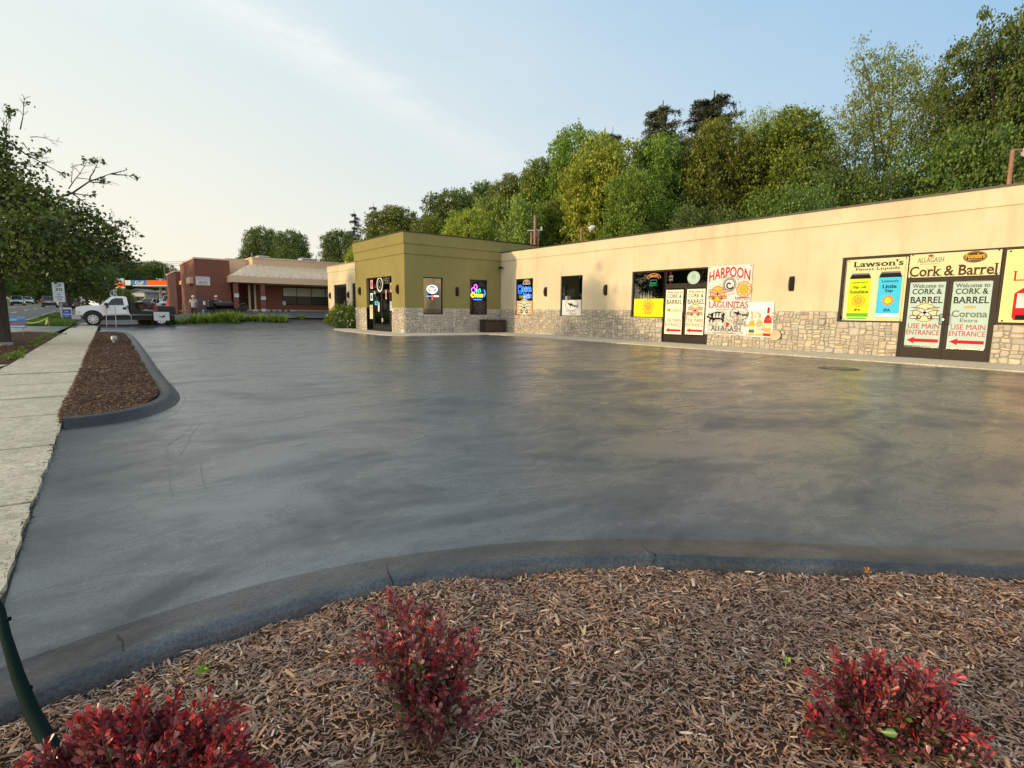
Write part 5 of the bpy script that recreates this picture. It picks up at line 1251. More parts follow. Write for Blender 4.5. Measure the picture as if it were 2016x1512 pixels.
# lower body with rounded wheel arch
low = [(148.2, 619.5), (148.5, 612), (147.8, 608), (149.8, 604.8), (160, 602.6), (175, 601.4), (193.4, 600.9), (198, 600.6), (208, 600.2), (245, 601.5), (249.5, 601.5), (255.8, 618.2), (256, 619.6), (203.5, 621)]
Pl = [T(*p) for p in low]; arch = [(wc[0] + .50 * math.cos(t), wc[1] + .03 + .50 * math.sin(t)) for t in [R(12) + R(150) * i / 10 for i in range(11)]]
Pl2 = Pl + arch + [(T(165, 621)[0], Pl[0][1] - .02)]
b = MB(); ins = .06
outer = [(x, TY, z) for x, z in Pl2]
b.prism([(x, TY + ins, z) for x, z in Pl2], (0, WD - 2 * ins, 0)); n = len(Pl2)
sk = [(x + (0 if z < Pl[3][1] - .05 else 0), z) for x, z in Pl2]; cxm = sum(p[0] for p in Pl2) / n; czm = sum(p[1] for p in Pl2) / n
for sg, y0, y1 in ((-1, TY, TY + ins), (1, TY + WD, TY + WD - ins)):
    inn = [(cxm + (x - cxm) * .985, y0, czm + (z - czm) * .94) if z > Pl[0][1] + .1 else (x, y0, z) for x, z in Pl2]
    b.rings([[(x, y1, z) for x, z in Pl2], inn], 0, True)
b.build('body', M_TRUCK, tr)
cabp = [(197.5, 600.6), (215.7, 585.6), (219, 584), (225, 583.2), (243, 583.2), (247, 584), (249.5, 587), (253, 601.5), (208, 600.4)]
Pc = [T(*p) for p in cabp]; b = MB(); zc0 = Pc[0][1]; zc1 = max(z for _, z in Pc)
rs = []
for dy in (0.02, .02, WD - .02, WD - .02): pass
def cabring(k): return [(x, TY + (k if k < 1 else WD - (WD - k)) , z) for x, z in Pc]
near = [(x, TY + .03 + .16 * (z - zc0) / (zc1 - zc0), z) for x, z in Pc]; farr = [(x, TY + WD - .03 - .16 * (z - zc0) / (zc1 - zc0), z) for x, z in Pc]
b.rings([near, farr], 0, True); b.build('cab', M_TRUCK, tr)
def onside(pts, out=.012): 
    r_ = []
    for p in pts:
        x, z = T(*p); r_.append((x, TY + .03 + .16 * max(0, (z - zc0)) / (zc1 - zc0) - out, z))
    return r_
b = MB(); b.prism(onside([(208.8, 604.2 - 2), (219.2, 589.7), (226.7, 586.7), (241.3, 587), (244.2, 600.4), (212, 600.6)]), (0, .01, 0)); b.build('side_window', M_DGLASS, tr)
b = MB(); w0, w1 = T(199, 600), T(215.2, 586.4); b.prism([(w0[0] - .01, TY + .14, w0[1] + .03), (w0[0] - .01, TY + WD - .14, w0[1] + .03), (w1[0] - .01, TY + WD - .24, w1[1]), (w1[0] - .01, TY + .24, w1[1])], (-.012, 0, .012)); b.build('windscreen', M_GREYGL, tr)
# door seams and handle as their own parts
b = MB()
for pl in ([(209.5, 603), (209, 618.8)], [(247.5, 602), (253.2, 618.3)], [(209, 618.9), (253, 618.4)]):
    q0, q1 = T(*pl[0]), T(*pl[1]); b.tube([(q0[0], TY - .002, q0[1]), (q1[0], TY - .002, q1[1])], .010, 5)
b.build('door_seam', P_GREY, tr)
b = MB(); q0 = T(246.4, 607.3); b.bbox(q0[0] - .12, TY - .02, q0[1] - .06, q0[0] + .06, TY + .01, q0[1] + .07, .015); b.build('door_handle', M_BLACK, tr)
b = MB(); q0 = T(212, 601.5); b.bbox(q0[0] - .16, TY - .24, q0[1] - .12, q0[0] + .02, TY - .02, q0[1] + .16, .03); b.build('mirror', M_BLACK, tr)
b = MB(); q0, q1 = T(151, 611), T(159, 617.5); b.bbox(q0[0] - .02, TY - .015, q1[1], q1[0], TY + .3, q0[1], .03); b.build('headlight', P_CREAM, tr); b = MB(); b.bbox(q0[0] - .02, TY + WD - .3, q1[1], q1[0], TY + WD + .01, q0[1], .03); b.build('headlight', P_CREAM, tr)
b = MB(); q0 = T(148, 608); b.box(q0[0] - .03, TY + .35, q0[1] - .32, q0[0] + .03, TY + WD - .35, q0[1] - .02); b.build('grille', M_BLACK, tr)
b = MB(); q0, q1 = T(146.8, 620), T(166, 628.5); b.rings([[(q0[0] - .12, TY - .03, z) , (q0[0] - .12, TY + WD + .03, z), (q1[0] - .15, TY + WD + .03, z), (q1[0] - .15, TY - .03, z)] for z in (q1[1], q0[1])], 0, True); b.build('bumper', simple('bumper_steel', (.40, .40, .40), .35, .7), tr)
b = MB(); q0, q1 = T(203, 621), T(258, 630); b.box(q0[0], TY + .1, q1[1], q1[0], TY + WD - .1, q0[1] - .005); b.box(T(262, 620)[0], TY + .3, gz + .35, T(345, 620)[0], TY + WD - .3, gz + .62); b.build('chassis', M_BLKMET, tr)
b = MB(); b.prism([(x, TY + .06, z) for x, z in arch] + [(arch[-1][0], TY + .06, arch[-1][1] - .2), (arch[0][0], TY + .06, arch[0][1] - .2)], (0, .04, 0)); b.build('arch_liner', M_BLACK, tr)
rear_x = T(318, 630)[0]
for nm, xx in (('front', wc[0]), ('rear', rear_x)):
    wheel(tr, (xx, TY + .02, gz + rw), -1, rw, .26); wheel(tr, (xx, TY + WD - .02, gz + rw), 1, rw, .26)
# flatbed
q0 = T(256.5, 619); hb = T(262, 593); bt = T(266, 611.5)
b = MB(); b.prism([(x, TY - .02, z) for x, z in (T(257.5, 619), T(255, 593.2), T(263, 593.2), T(266, 601), T(271, 611.5), T(300, 612.5), T(346, 611.5), T(346, 619), T(300, 619.5))], (0, WD + .04, 0)); b.build('flatbed', M_BLKMET, tr)
b = MB(); b.bbox(T(312, 605)[0], TY + .1, bt[1], T(345, 605)[0], TY + WD - .1, T(320, 603.5)[1], .03); b.build('tool_chest', M_BLKMET, tr)
b = MB(); q0 = T(254.3, 601)[0]; b.tube([(q0, TY + .2, T(256, 600)[1]), (q0, TY + .2, T(256, 587)[1]), (q0, TY + WD - .2, T(256, 587)[1]), (q0, TY + WD - .2, T(256, 600)[1])], .03, 6); b.build('headache_rack', M_BLKMET, tr)
# load on the bed
M_HOSE = simple('hose_maroon', (.10, .045, .04), .6)
h0 = Vector((T(283, 608)[0], TY + .6, bt[1] + .05)); pts = []
for i in range(90): t = i * .45; pts.append(h0 + Vector((.55 * math.cos(t) * (1 + .25 * math.sin(i * 1.3)), .45 * math.sin(t), .05 + i * .0042 + .05 * math.sin(i * .9))))
b = MB(); b.tube(pts, .035, 6); tag(b.build('hose', M_HOSE, None, h0), 'maroon hose heaped in loops on the truck bed', 'hose')
h1 = Vector((T(276, 608)[0], TY + .25, bt[1])); pts = [h1 + Vector((.32 * math.cos(i * .5), -.2 + .02 * i / 6, .26 + .24 * math.sin(i * .5))) for i in range(38)]
b = MB(); b.tube(pts, .03, 6); tag(b.build('cable_coil', M_BLKMET, None, h1), 'black coil of cable standing on the truck bed behind the cab', 'cable coil')
def fuel_can(label, p, col):
    rt = root('fuel_can', p, label, 'fuel can'); b = MB(); b.bbox(p.x - .18, p.y - .12, p.z, p.x + .18, p.y + .12, p.z + .32, .06); b.build('can_body', col, rt); b = MB(); b.tube([p + Vector((-.12, 0, .32)), p + Vector((-.02, 0, .40)), p + Vector((.1, 0, .32))], .02, 6); b.build('handle', col, rt); b = MB(); b.cyl(p + Vector((.12, 0, .3)), (.3, 0, 1), .035, .1, 8); b.build('cap', P_WHITE, rt)
fuel_can('dark red fuel can on the truck bed beside the hose', Vector((T(308, 607)[0], TY + .3, bt[1])), simple('can_red', (.22, .02, .03), .4))
def cone(label, p, h=.46, col=None):
    rt = root('traffic_cone', p, label, 'traffic cone', 'traffic cones'); b = MB(); b.bbox(p.x - .17, p.y - .17, p.z, p.x + .17, p.y + .17, p.z + .03, .02); b.build('base', M_BLACK, rt)
    b = MB(); b.tube([p + Vector((0, 0, .03)), p + Vector((0, 0, h))], [.13, .03], 16); b.build('cone_body', simple('cone_orange', (.85, .12, .03), .5), rt)
cone('orange traffic cone on top of the black chest at the tail of the truck', Vector((T(332, 604)[0], TY + .4, T(320, 603.5)[1])))
# ------------------------------------------------------------------ sealing trailer and gear by the brick building
YT = 44.6
q = lambda px, py: (on(px, py, 1, YT).x, on(px, py, 1, YT).z)
tgz = tz(9, YT)
tl = root('sealer_trailer', (q(440, 600)[0], YT + .7, tgz), 'black sealcoating tank trailer standing before the brown brick building', 'trailer')
x0, zt_ = q(424, 593); x1, zb_ = q(463, 608.5)
b = MB(); ry = (zt_ - zb_) / 2; zc = (zt_ + zb_) / 2; rs = []
for x_, k in ((x0, .5), (x0 + .06, .85), (x0 + .18, 1), (x1 - .18, 1), (x1 - .06, .85), (x1, .5)): rs.append([(x_, YT + .7 + .62 * k * math.cos(t), zc + ry * k * math.sin(t)) for t in [2 * math.pi * j / 20 for j in range(20)]])
b.rings(rs, 0, True, True); b.build('tank', M_BLKMET, tl)
b = MB(); b.box(x0 - .9, YT + .1, zb_ - .16, x1 + .3, YT + .2, zb_ - .05); b.box(x0 - .9, YT + 1.2, zb_ - .16, x1 + .3, YT + 1.3, zb_ - .05); b.box(x0 - .5, YT + .1, zb_ - .17, x0 - .4, YT + 1.3, zb_ - .04); b.box(x1, YT + .1, zb_ - .17, x1 + .1, YT + 1.3, zb_ - .04); b.box(x0 + .1, YT + .25, tgz + .18, x1 - .1, YT + 1.15, zb_ - .17); b.build('chassis', M_BLKMET, tl)
b = MB(); b.bbox(x0 - .9, YT + .05, tgz + .12, x0 - .15, YT + .9, zb_ - .1, .05); b.build('battery_box', M_BLKMET, tl)
b = MB(); b.bbox(x1 + .05, YT + .2, tgz + .2, x1 + .5, YT + .8, zb_ + .1, .05); b.build('pump', M_BLKMET, tl)
for k, xx in enumerate((x0 + .3, x1 - .35)):
    for sy, yy in ((-1, YT), (1, YT + 1.4)): wheel(tl, (xx, yy, tgz + .30), sy, .30, .2, M_BLACK)
a, c_ = q(412.5, 590.5), q(423, 604.5); b = MB(); b.bbox(a[0], YT + .3, c_[1], c_[0], YT + 1.0, a[1], .04); b.build('engine_box', M_BLKMET, tl)
b = MB(); b.cyl((c_[0] - .2, YT + .65, a[1]), (0, 0, 1), .04, .22, 8); b.build('exhaust', M_BLKMET, tl)
a, c_ = q(404, 604), q(423, 613); b = MB(); rs = [[(a[0] + dx, YT + .45 + dy, z) for dx, dy in ((-k, -k), (k, -k), (k, k), (-k, k))] for k, z in ((.16, c_[1]), (.34, a[1]))]
b.rings([[(x_ + .4, y_, z) for x_, y_, z in r_] for r_ in rs], 0, True); b.build('hopper', M_BLKMET, tl)
b = MB(); p = q(438, 593); b.cyl((p[0], YT + .7, p[1] - .06), (0, 0, 1), .14, .09, 14); b.build('hatch', simple('hatch_steel', (.35, .35, .34), .4, .6), tl)
b = MB(); xq = q(402, 600); b.bbox(xq[0], YT + .2, xq[1], xq[0] + .12, YT + .4, xq[1] + .26, .03); b.build('marker_lamp', P_WHITE, tl)
b = MB(); p = q(462, 600); b.tube([(p[0] + .0, YT + .2, p[1]), (p[0] + .16, YT + .2, p[1] - .35), (p[0] + .24, YT + .1, tgz + .5)], .035, 6); b.build('spray_arm', simple('arm_red', (.25, .04, .03), .5), tl)
p = q(405.5, 622); z0 = tz(p[0], YT - .3); rt = root('drum', (p[0], YT - .3, z0), 'dark blue drum on the ground in front of the sealing trailer', 'drum'); b = MB()
for z_, r_ in ((0, .26), (.02, .28), (.25, .28), (.27, .295), (.29, .28), (.52, .28), (.54, .295), (.56, .28), (.74, .28)): pass
b.tube([(p[0], YT - .3, z0 + z_) for z_ in (0, .02, .24, .26, .28, .50, .52, .54, .76)], [.25, .27, .27, .285, .27, .27, .285, .27, .27], 18, 0, False); b.build('drum_body', simple('drum_blue', (.02, .03, .12), .4), rt); b = MB(); b.cyl((p[0], YT - .3, z0 + .76), (0, 0, 1), .25, .015, 18); b.build('lid', M_BLACK, rt)
# reel
p = q(479.5, 605); rt = root('hose_reel', (p[0], YT, tz(p[0], YT)), 'round black hose reel on a stand right of the sealing trailer', 'hose reel'); b = MB(); cc = Vector((p[0], YT, p[1]))
b.tube([cc + Vector((.26 * math.cos(t), 0, .26 * math.sin(t))) for t in [2 * math.pi * i / 24 for i in range(25)]], .06, 8); b.cyl(cc + Vector((0, -.05, 0)), (0, 1, 0), .20, .10, 20); b.build('reel', M_BLACK, rt)
b = MB()
for sx in (-.25, .25): b.tube([cc, Vector((p[0] + sx, YT, tz(p[0], YT)))], .025, 6)
b.build('stand', M_BLKMET, rt); b = MB(); b.tube([cc + Vector((0, -.08, 0)), cc + Vector((.1, -.14, .05)), cc + Vector((.5, -.1, -.3)), Vector((p[0] + .75, YT - .1, tz(9, YT)))], .018, 6); b.build('hose', M_HOSE, rt)
tag(MB().box(q(470, 614)[0], YT - .5, tz(11, YT - .5), q(486, 614)[0], YT - .1, tz(11, YT - .5) + .18).build('crate', P('crate_green', (.38, .46, .34)), None, (q(478, 614)[0], YT - .3, tz(11, YT - .5))), 'low pale green crate under the hose reel', 'crate')
p = at_depth(404.5, 41.2); b = MB(); b.tube([p, p + Vector((0, 0, .28))], [.12, .14], 14); o = b.build('bucket', P_WHITE, None, p); tag(o, 'small white bucket at the edge of the green plants by the drum', 'bucket')

# ------------------------------------------------------------------ people
def person(label, loc, rz, shirt, trousers, cap, pose='stand', skin=(.35, .20, .13), H=1.72):
    rt = root('person', (0, 0, 0), label, 'person'); k = H / 1.72
    def skinmesh(name, joints, edges, mat):
        me = bpy.data.meshes.new(name); me.from_pydata([tuple(Vector(j[0]) * k) for j in joints], edges, [])
        o = bpy.data.objects.new(name, me); COL.objects.link(o); md = o.modifiers.new('s', 'SKIN'); md.use_smooth_shade = True
        for i, j in enumerate(joints): me.skin_vertices[0].data[i].radius = (j[1] * k, (j[2] if len(j) > 2 else j[1]) * k)
        me.skin_vertices[0].data[0].use_root = True
        sb = o.modifiers.new('u', 'SUBSURF'); sb.levels = sb.render_levels = 1
        dg = bpy.context.evaluated_depsgraph_get(); m2 = bpy.data.meshes.new_from_object(o.evaluated_get(dg)); bpy.data.objects.remove(o)
        m2.materials.clear(); m2.materials.append(mat); 
        for p_ in m2.polygons: p_.use_smooth = True
        n_ = bpy.data.objects.new(name, m2); COL.objects.link(n_); n_.parent = rt; return n_
    ln = .0 if pose == 'stand' else .50   # lean forward (+Y)
    dz = 0 if pose == 'stand' else .26
    J = [((0, 0, .95), .12, .10), ((0, ln * .5, 1.18 - dz * .35), .13, .10), ((0, ln, 1.40 - dz), .13, .09), ((0, ln + .04, 1.49 - dz), .055, .055), ((0, ln + .08, 1.59 - dz), .085, .095), ((0, ln + .08, 1.69 - dz), .055, .06),
         ((-.19, ln, 1.42 - dz), .055), ((-.26, ln * .9 + .05, 1.16 - dz), .045), ((-.24, ln + .20, .98 - dz), .036), ((-.22, ln + .27, .92 - dz), .035, .02), ((.19, ln, 1.42 - dz), .055), ((.27, ln * .9 + .03, 1.16 - dz), .045), ((.25, ln + .16, .96 - dz), .036), ((.23, ln + .22, .90 - dz), .035, .02),
         ((-.10, 0, .86), .09), ((-.12, .03, .48), .062), ((-.13, -.02, .09), .045), ((-.13, .12, .04), .045, .035), ((.10, 0, .86), .09), ((.14, -.02, .48), .062), ((.17, -.10, .09), .045), ((.17, .04, .04), .045, .035)]
    E__ = [(0, 1), (1, 2), (2, 3), (3, 4), (4, 5), (2, 6), (6, 7), (7, 8), (8, 9), (2, 10), (10, 11), (11, 12), (12, 13), (0, 14), (14, 15), (15, 16), (16, 17), (0, 18), (18, 19), (19, 20), (20, 21)]
    skinmesh('body', J, E__, simple('skin_' + str(skin), skin, .6))
    skinmesh('shirt', [((0, 0, .80), .155, .125), ((0, ln * .5, 1.18 - dz * .35), .16, .125), ((0, ln, 1.42 - dz), .145, .11), ((-.19, ln, 1.42 - dz), .08), ((-.235, ln * .92 + .03, 1.25 - dz), .068), ((.19, ln, 1.42 - dz), .08), ((.24, ln * .92 + .02, 1.25 - dz), .068)], [(0, 1), (1, 2), (2, 3), (3, 4), (2, 5), (5, 6)], shirt)
    skinmesh('trousers', [((0, 0, 1.02), .13, .11), ((-.10, 0, .84), .11), ((-.12, .03, .48), .085), ((-.13, -.02, .12), .07), ((.10, 0, .84), .11), ((.14, -.02, .48), .085), ((.17, -.10, .12), .07)], [(0, 1), (1, 2), (2, 3), (0, 4), (4, 5), (5, 6)], trousers)
    b = MB(); c_ = Vector((0, ln + (.05 if not dz else .08), 1.66 - dz)) * k
    rs = [[tuple(c_ + Vector((.105 * r_ * math.cos(t), .115 * r_ * math.sin(t), h_))) for t in [2 * math.pi * j / 14 for j in range(14)]] for r_, h_ in ((1, 0), (.98, .05), (.8, .09), (.4, .115), (.05, .12))]
    b.rings(rs, 0, True, True); b.prism([c_ + Vector((-.08, .09, 0)), c_ + Vector((.08, .09, 0)), c_ + Vector((.06, .20, -.01)), c_ + Vector((-.06, .20, -.01))], (0, 0, .012)); b.build('cap', cap, rt)
    rt.location = loc; rt.rotation_euler = (0, 0, rz); return rt
pg = at_depth(381, 38.3)
person('person seen from behind in grey t-shirt, dark trousers and white cap', pg, R(-20), simple('grey_shirt', (.38, .38, .38), .9), simple('dark_trousers', (.035, .033, .033), .9), P_WHITE)
p2 = Vector((q(437.5, 600)[0], YT + 1.75, tz(9, YT + 1.75)))
person('person in white cap and maroon shirt bending behind the black trailer tank', p2, R(160), simple('maroon_shirt', (.14, .02, .035), .9), MATS['dark_trousers'], P_WHITE, 'lean', H=1.6)
# driver's arm and shirt are not legible in the cab window and are left out

# ------------------------------------------------------------------ signs and small furniture on the left
def board(name, label, cat, px0, py0, px1, py1, g, mat, thick=.02, yaw=0):
    """upright sheet standing at ground point g, sized from the photo"""
    d = (g - Vector((0, 0, CAM_H))).dot(FWD); a, b_ = far(px0, py0, d), far(px1, py1, d)
    u = Vector((1, 0, 0)) if not yaw else Vector((math.cos(yaw), math.sin(yaw), 0)); c_ = far((px0 + px1) / 2, (py0 + py1) / 2, d)
    W = (far(px1, py0, d) - a).length * .85; H = (a - far(px0, py1, d)).length
    n_ = Vector((u.y, -u.x, 0)); return Sign(name, label, cat, c_ - u * W / 2 + Vector((0, 0, H / 2)), u, (0, 0, -1), n_, W, H, mat, thick)
gs_ = at_depth(122, 36); gs_.z = tz(gs_.x, gs_.y)
s = board('road_sign', 'white speed limit 30 sign over a school zone plate on a metal post', 'road sign', 104.6, 556.5, 126.5, 594.5, gs_, P_WHITE)
s.line([(.03, .02), (.97, .02), (.97, .48), (.03, .48), (.03, .02)], .02, P_BLACK); s.line([(.03, .51), (.97, .51), (.97, .985), (.03, .985), (.03, .51)], .02, P_BLACK)
s.text('SPEED', .14, .05, .86, .125, P_BLACK, .04); s.text('LIMIT', .20, .155, .80, .225, P_BLACK, .04); s.text('30', .20, .265, .82, .43, P_BLACK, .06); s.text('END', .34, .57, .66, .65, P_BLACK, .04); s.text('SCHOOL', .16, .70, .84, .78, P_BLACK, .04); s.text('ZONE', .30, .83, .70, .91, P_BLACK, .04); s.done()
c_ = s.pt(.62, 1); b = MB(); b.box(c_.x - .03, c_.y + .03, tz(c_.x, c_.y) - .1, c_.x + .03, c_.y + .06, s.pt(0, 0).z); b.build('post', simple('galvanised', (.28, .28, .27), .5, .6), s.root)
ga = at_depth(133, 40); s = board('a_frame_sign', 'blue and white folding board sign on the grass beside the speed sign', 'sign', 120.5, 605.5, 141, 628, ga, P_WHITE, .03)
s.rect(.10, .16, .92, .94, P('sign_blue', (.05, .09, .36))); s.rect(.12, .55, .90, .63, P_WHITE, 'print2'); s.text('OPEN', .30, .30, .72, .42, P_WHITE, .04, part='print3'); s.text('DAILY', .32, .70, .72, .80, P_WHITE, .04, part='print3'); s.done()
bk = MB(); a_, b_ = s.pt(0, 0), s.pt(1, 1); bk.prism([(a_.x, a_.y + .05, a_.z), (b_.x, a_.y + .05, a_.z), (b_.x, a_.y + .5, b_.z), (a_.x, a_.y + .5, b_.z)], (0, .03, 0)); bk.build('rear_panel', P_WHITE, s.root)
gl = at_depth(32, 21.0); s = board('lawn_sign', 'blue lawn sign with a red and white band near the big street tree', 'lawn sign', 15, 623.5, 49, 645.5, gl, P('lawn_blue', (.16, .36, .62)), .01)
s.rect(0, .52, 1, .74, P_RED); s.text('CLEARANCE', .06, .57, .94, .69, P_WHITE, .03, part='print3'); s.text('CARPET', .08, .16, .60, .40, P_PALEB, .03); s.rect(.62, .05, .96, .12, P_WHITE); s.line([(.05, .46), (.5, .40), (.95, .30)], .03, P_NAVY); s.rect(.08, .80, .9, .92, P_PALEB); s.done()
for t in (.12, .8): c_ = s.pt(t, 1); b = MB(); b.tube([c_ + Vector((0, .01, .3)), (c_.x, c_.y + .01, tz(c_.x, c_.y))], .012, 5); b.build('leg', M_WOOD, s.root)
gk = at_depth(94, 26.5); d = 26.5
rt = root('stake', gk, 'thin wooden stake holding the yellow tape at the driveway', 'stake'); b = MB(); b.tube([gk, Vector((gk.x - .05, gk.y, far(91, 624.5, d).z))], .02, 5); b.build('post', M_WOOD, rt)
tA, tB = Vector((gk.x - .05, gk.y, far(91, 626, d).z)), far(49, 635.5, 22)
b = MB(); rs = [];
for i in range(13):
    t = i / 12; p = tB.lerp(tA, t) - Vector((0, 0, .09 * math.sin(math.pi * t))); tw = .035; rs.append([tuple(p + Vector((0, 0, tw))), tuple(p + Vector((.01, .012, 0))), tuple(p - Vector((0, 0, tw)))])
b.rings(rs, 0, False, True, False); b.prism([tA, tA + Vector((-.08, 0, -.12)), tA + Vector((-.12, 0, -.36)), tA + Vector((-.05, 0, -.3)), tA + Vector((.02, 0, -.1))], (0, .004, 0))
tag(b.build('caution_tape', P('tape_yellow', (.75, .85, .15)), None, tB), 'yellow caution tape strung from the lawn sign to the stake', 'caution tape')
# two stakes in front of the truck
g1 = on(210, 639.5, 1, 38.8); g1.z = tz(g1.x, g1.y); rt = root('notice_post', g1, 'white notice on a thin post before the truck door', 'notice post'); tp = on(206, 602, 1, 38.8); b = MB(); b.tube([g1, Vector((tp.x + .05, 38.8, tp.z))], .022, 6); b.build('post', P('post_pink', (.55, .42, .34)), rt)
a_, c_ = on(203, 601.8, 1, 38.76), on(209, 616.5, 1, 38.76); b = MB(); b.box(a_.x, 38.74, c_.z, c_.x, 38.76, a_.z); b.build('notice', P('notice_pink', (.68, .60, .54)), rt)
g2 = on(228.5, 639.5, 1, 38.8); g2.z = tz(g2.x, g2.y); tp = on(226.3, 602.6, 1, 38.8); b = MB(); b.tube([g2, tp], .026, 6); tag(b.build('marker_post', P('post_grey', (.45, .45, .42)), None, g2), 'bare grey marker post before the truck door handle', 'post')
s = Sign('lawn_sign', 'white lawn sign with a black bird emblem in the green plants', 'lawn sign', on(302, 614, 1, 39.7), (1, 0, 0), (0, 0, -1), (0, -1, 0), on(333, 614, 1, 39.7).x - on(302, 614, 1, 39.7).x, .52, P_WHITE, .012)
s.ell(.48, .38, .30, .22, P('pale_sage', (.50, .58, .46)), n=24, inner=.8); s.poly([(.30, .42), (.42, .50), (.52, .54), (.62, .44), (.66, .34), (.70, .46), (.72, .60), (.60, .66), (.48, .66), (.36, .56)][::-1], P_BLACK); s.done()
for t in (.15, .85): c_ = s.pt(t, 1); b = MB(); b.tube([c_, (c_.x, c_.y, tz(c_.x, c_.y))], .01, 5); b.build('leg', M_BLKMET, s.root)
# clean-out cap in the island
g = G(226, 682); g.z += .06; rt = root('pipe_cap', g, 'small grey metal pipe cap in the mulch of the island bed', 'pipe cap'); b = MB(); b.tube([g, g + Vector((0, 0, .10))], .045, 12); b.build('pipe', MATS['galvanised'], rt); b = MB(); b.tube([g + Vector((0, 0, .10)), g + Vector((0, 0, .12)), g + Vector((0, 0, .22)), g + Vector((0, 0, .24))], [.07, .085, .085, .05], 12); b.build('cap', simple('cap_grey', (.42, .44, .43), .5, .3), rt)
b = MB(); g = on(14, 678, 2, .06); b.bbox(g.x - .14, g.y - .14, 0, g.x + .14, g.y + .14, .12, .02); tag(b.build('block', simple('grey_block', (.24, .22, .18), .9), None, (g.x, g.y, 0)), 'small grey block at the foot of the big street tree', 'block')
# poles behind the shop roof
def pole(name, label, cat, px, pyt, pyb, d, r, mat, extra=None, lean=0):
    t, bt_ = far(px, pyt, d), far(px - lean, pyb, d); base = Vector((bt_.x, bt_.y, 0)); rt = root(name, base, label, cat); b = MB(); b.tube([base, t], [r * 1.15, r], 8); b.build('pole', mat, rt)
    if extra: extra(rt, t)
M_PIPE = simple('rust_pipe', (.30, .15, .10), .7)
def ex1(rt, t):
    for dx in (-.24, .24): b = MB(); b.tube([(t.x + dx * .8, t.y - dx * .5, 0), (t.x + dx * .8, t.y - dx * .5, t.z - (.9 if dx > 0 else 1.1))], .07, 8); b.build('pole', MATS['rust_pipe'], rt)
    b = MB(); b.tube([t + Vector((-.42, .3, -1.0)), t + Vector((.42, -.3, -.95))], .035, 6); b.build('crossarm', P_WHITE, rt)
    b = MB(); b.cyl(t + Vector((.36, -.26, -.9)), (0, 0, 1), .06, .16, 8); b.build('insulator', P_WHITE, rt)
pole('utility_pole', 'cluster of reddish poles with a white crossarm rising behind the olive tower roof', 'utility pole', 1053.5, 424, 500, 36, .09, M_PIPE, ex1)
def lamp(rt, t):
    b = MB(); b.tube([t, t + Vector((.5, -.35, .05))], .045, 6); b.build('arm', M_PIPE, rt); b = MB(); b.tube([t + Vector((.4, -.28, -.1)), t + Vector((.55, -.38, .02)), t + Vector((.7, -.48, .12))], [.16, .18, .06], 10); b.build('lamp_head', P_WHITE, rt)
pole('lamp_post', 'thin dark lamp post behind the cream roof left of the middle windows', 'lamp post', 1144.5, 449, 500, 33, .06, M_PIPE, lamp)
pole('lamp_post', 'reddish lamp post above the cream roof at the right edge', 'lamp post', 1994, 296, 380, 23, .085, M_PIPE, lamp, 6)
# utility pole and wires on the left, behind the petrol canopy
up = root('utility_pole', at_depth(324, 96), 'dark utility pole with wires in front of the orange canopy fascia', 'utility pole'); t = far(324, 520, 96); b = MB(); b.tube([Vector((t.x, t.y, 0)), t], .13, 8); b.build('pole', M_BARK2, up)
b = MB(); p = far(316, 550, 96); b.cyl((p.x, p.y, p.z - .9), (0, 0, 1), .22, .9, 10); b.box(p.x - .6, p.y - .1, p.z, p.x + .7, p.y + .1, p.z + .12); b.build('transformer', P_WHITE, up)
for y0_, y1_, lb_ in ((499, 512.5, 'upper'), (503, 516, 'middle'), (507, 520, 'lower')):
    A_, B_ = far(-200, y0_ - 6, 96), far(420, y1_, 96); b = MB(); b.tube([A_.lerp(B_, i / 20) - Vector((0, 0, 1.2 * math.sin(math.pi * i / 20))) for i in range(21)], .022, 4)
    tag(b.build('overhead_wire', M_BLACK, None, A_), lb_ + ' overhead wire crossing the pale sky left of the brick building', 'wire', 'overhead wires')

# ------------------------------------------------------------------ vegetation
LEAF_STOPS = lambda a, b, c: [(0, a), (.45, b), (.85, c), (1, tuple(min(1, x * 1.25) for x in c))]
M_L1 = mat_island('maple_leaves', LEAF_STOPS((0.061, 0.113, 0.018), (0.103, 0.175, 0.025), (0.175, 0.243, 0.035)), .55, .35, 0, trans=.28, hue=.05, texk=0)
M_L2 = mat_island('bright_leaves', LEAF_STOPS((0.119, 0.179, 0.022), (0.199, 0.271, 0.035), (0.338, 0.375, 0.056)), .55, .35, 0, trans=.30, hue=.03, texk=0)
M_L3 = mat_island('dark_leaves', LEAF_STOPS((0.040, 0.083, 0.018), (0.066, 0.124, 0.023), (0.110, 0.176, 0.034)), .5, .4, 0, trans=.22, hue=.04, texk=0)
M_L4 = mat_island('pale_leaves', LEAF_STOPS((0.103, 0.152, 0.038), (0.154, 0.223, 0.055), (0.219, 0.304, 0.082)), .6, .3, 0, trans=.28, hue=.03, texk=0)
M_L5 = mat_island('needles', LEAF_STOPS((.035, .048, .030), (.055, .070, .040), (.085, .095, .055)), .7, .2, 0, hue=.02, texk=0)
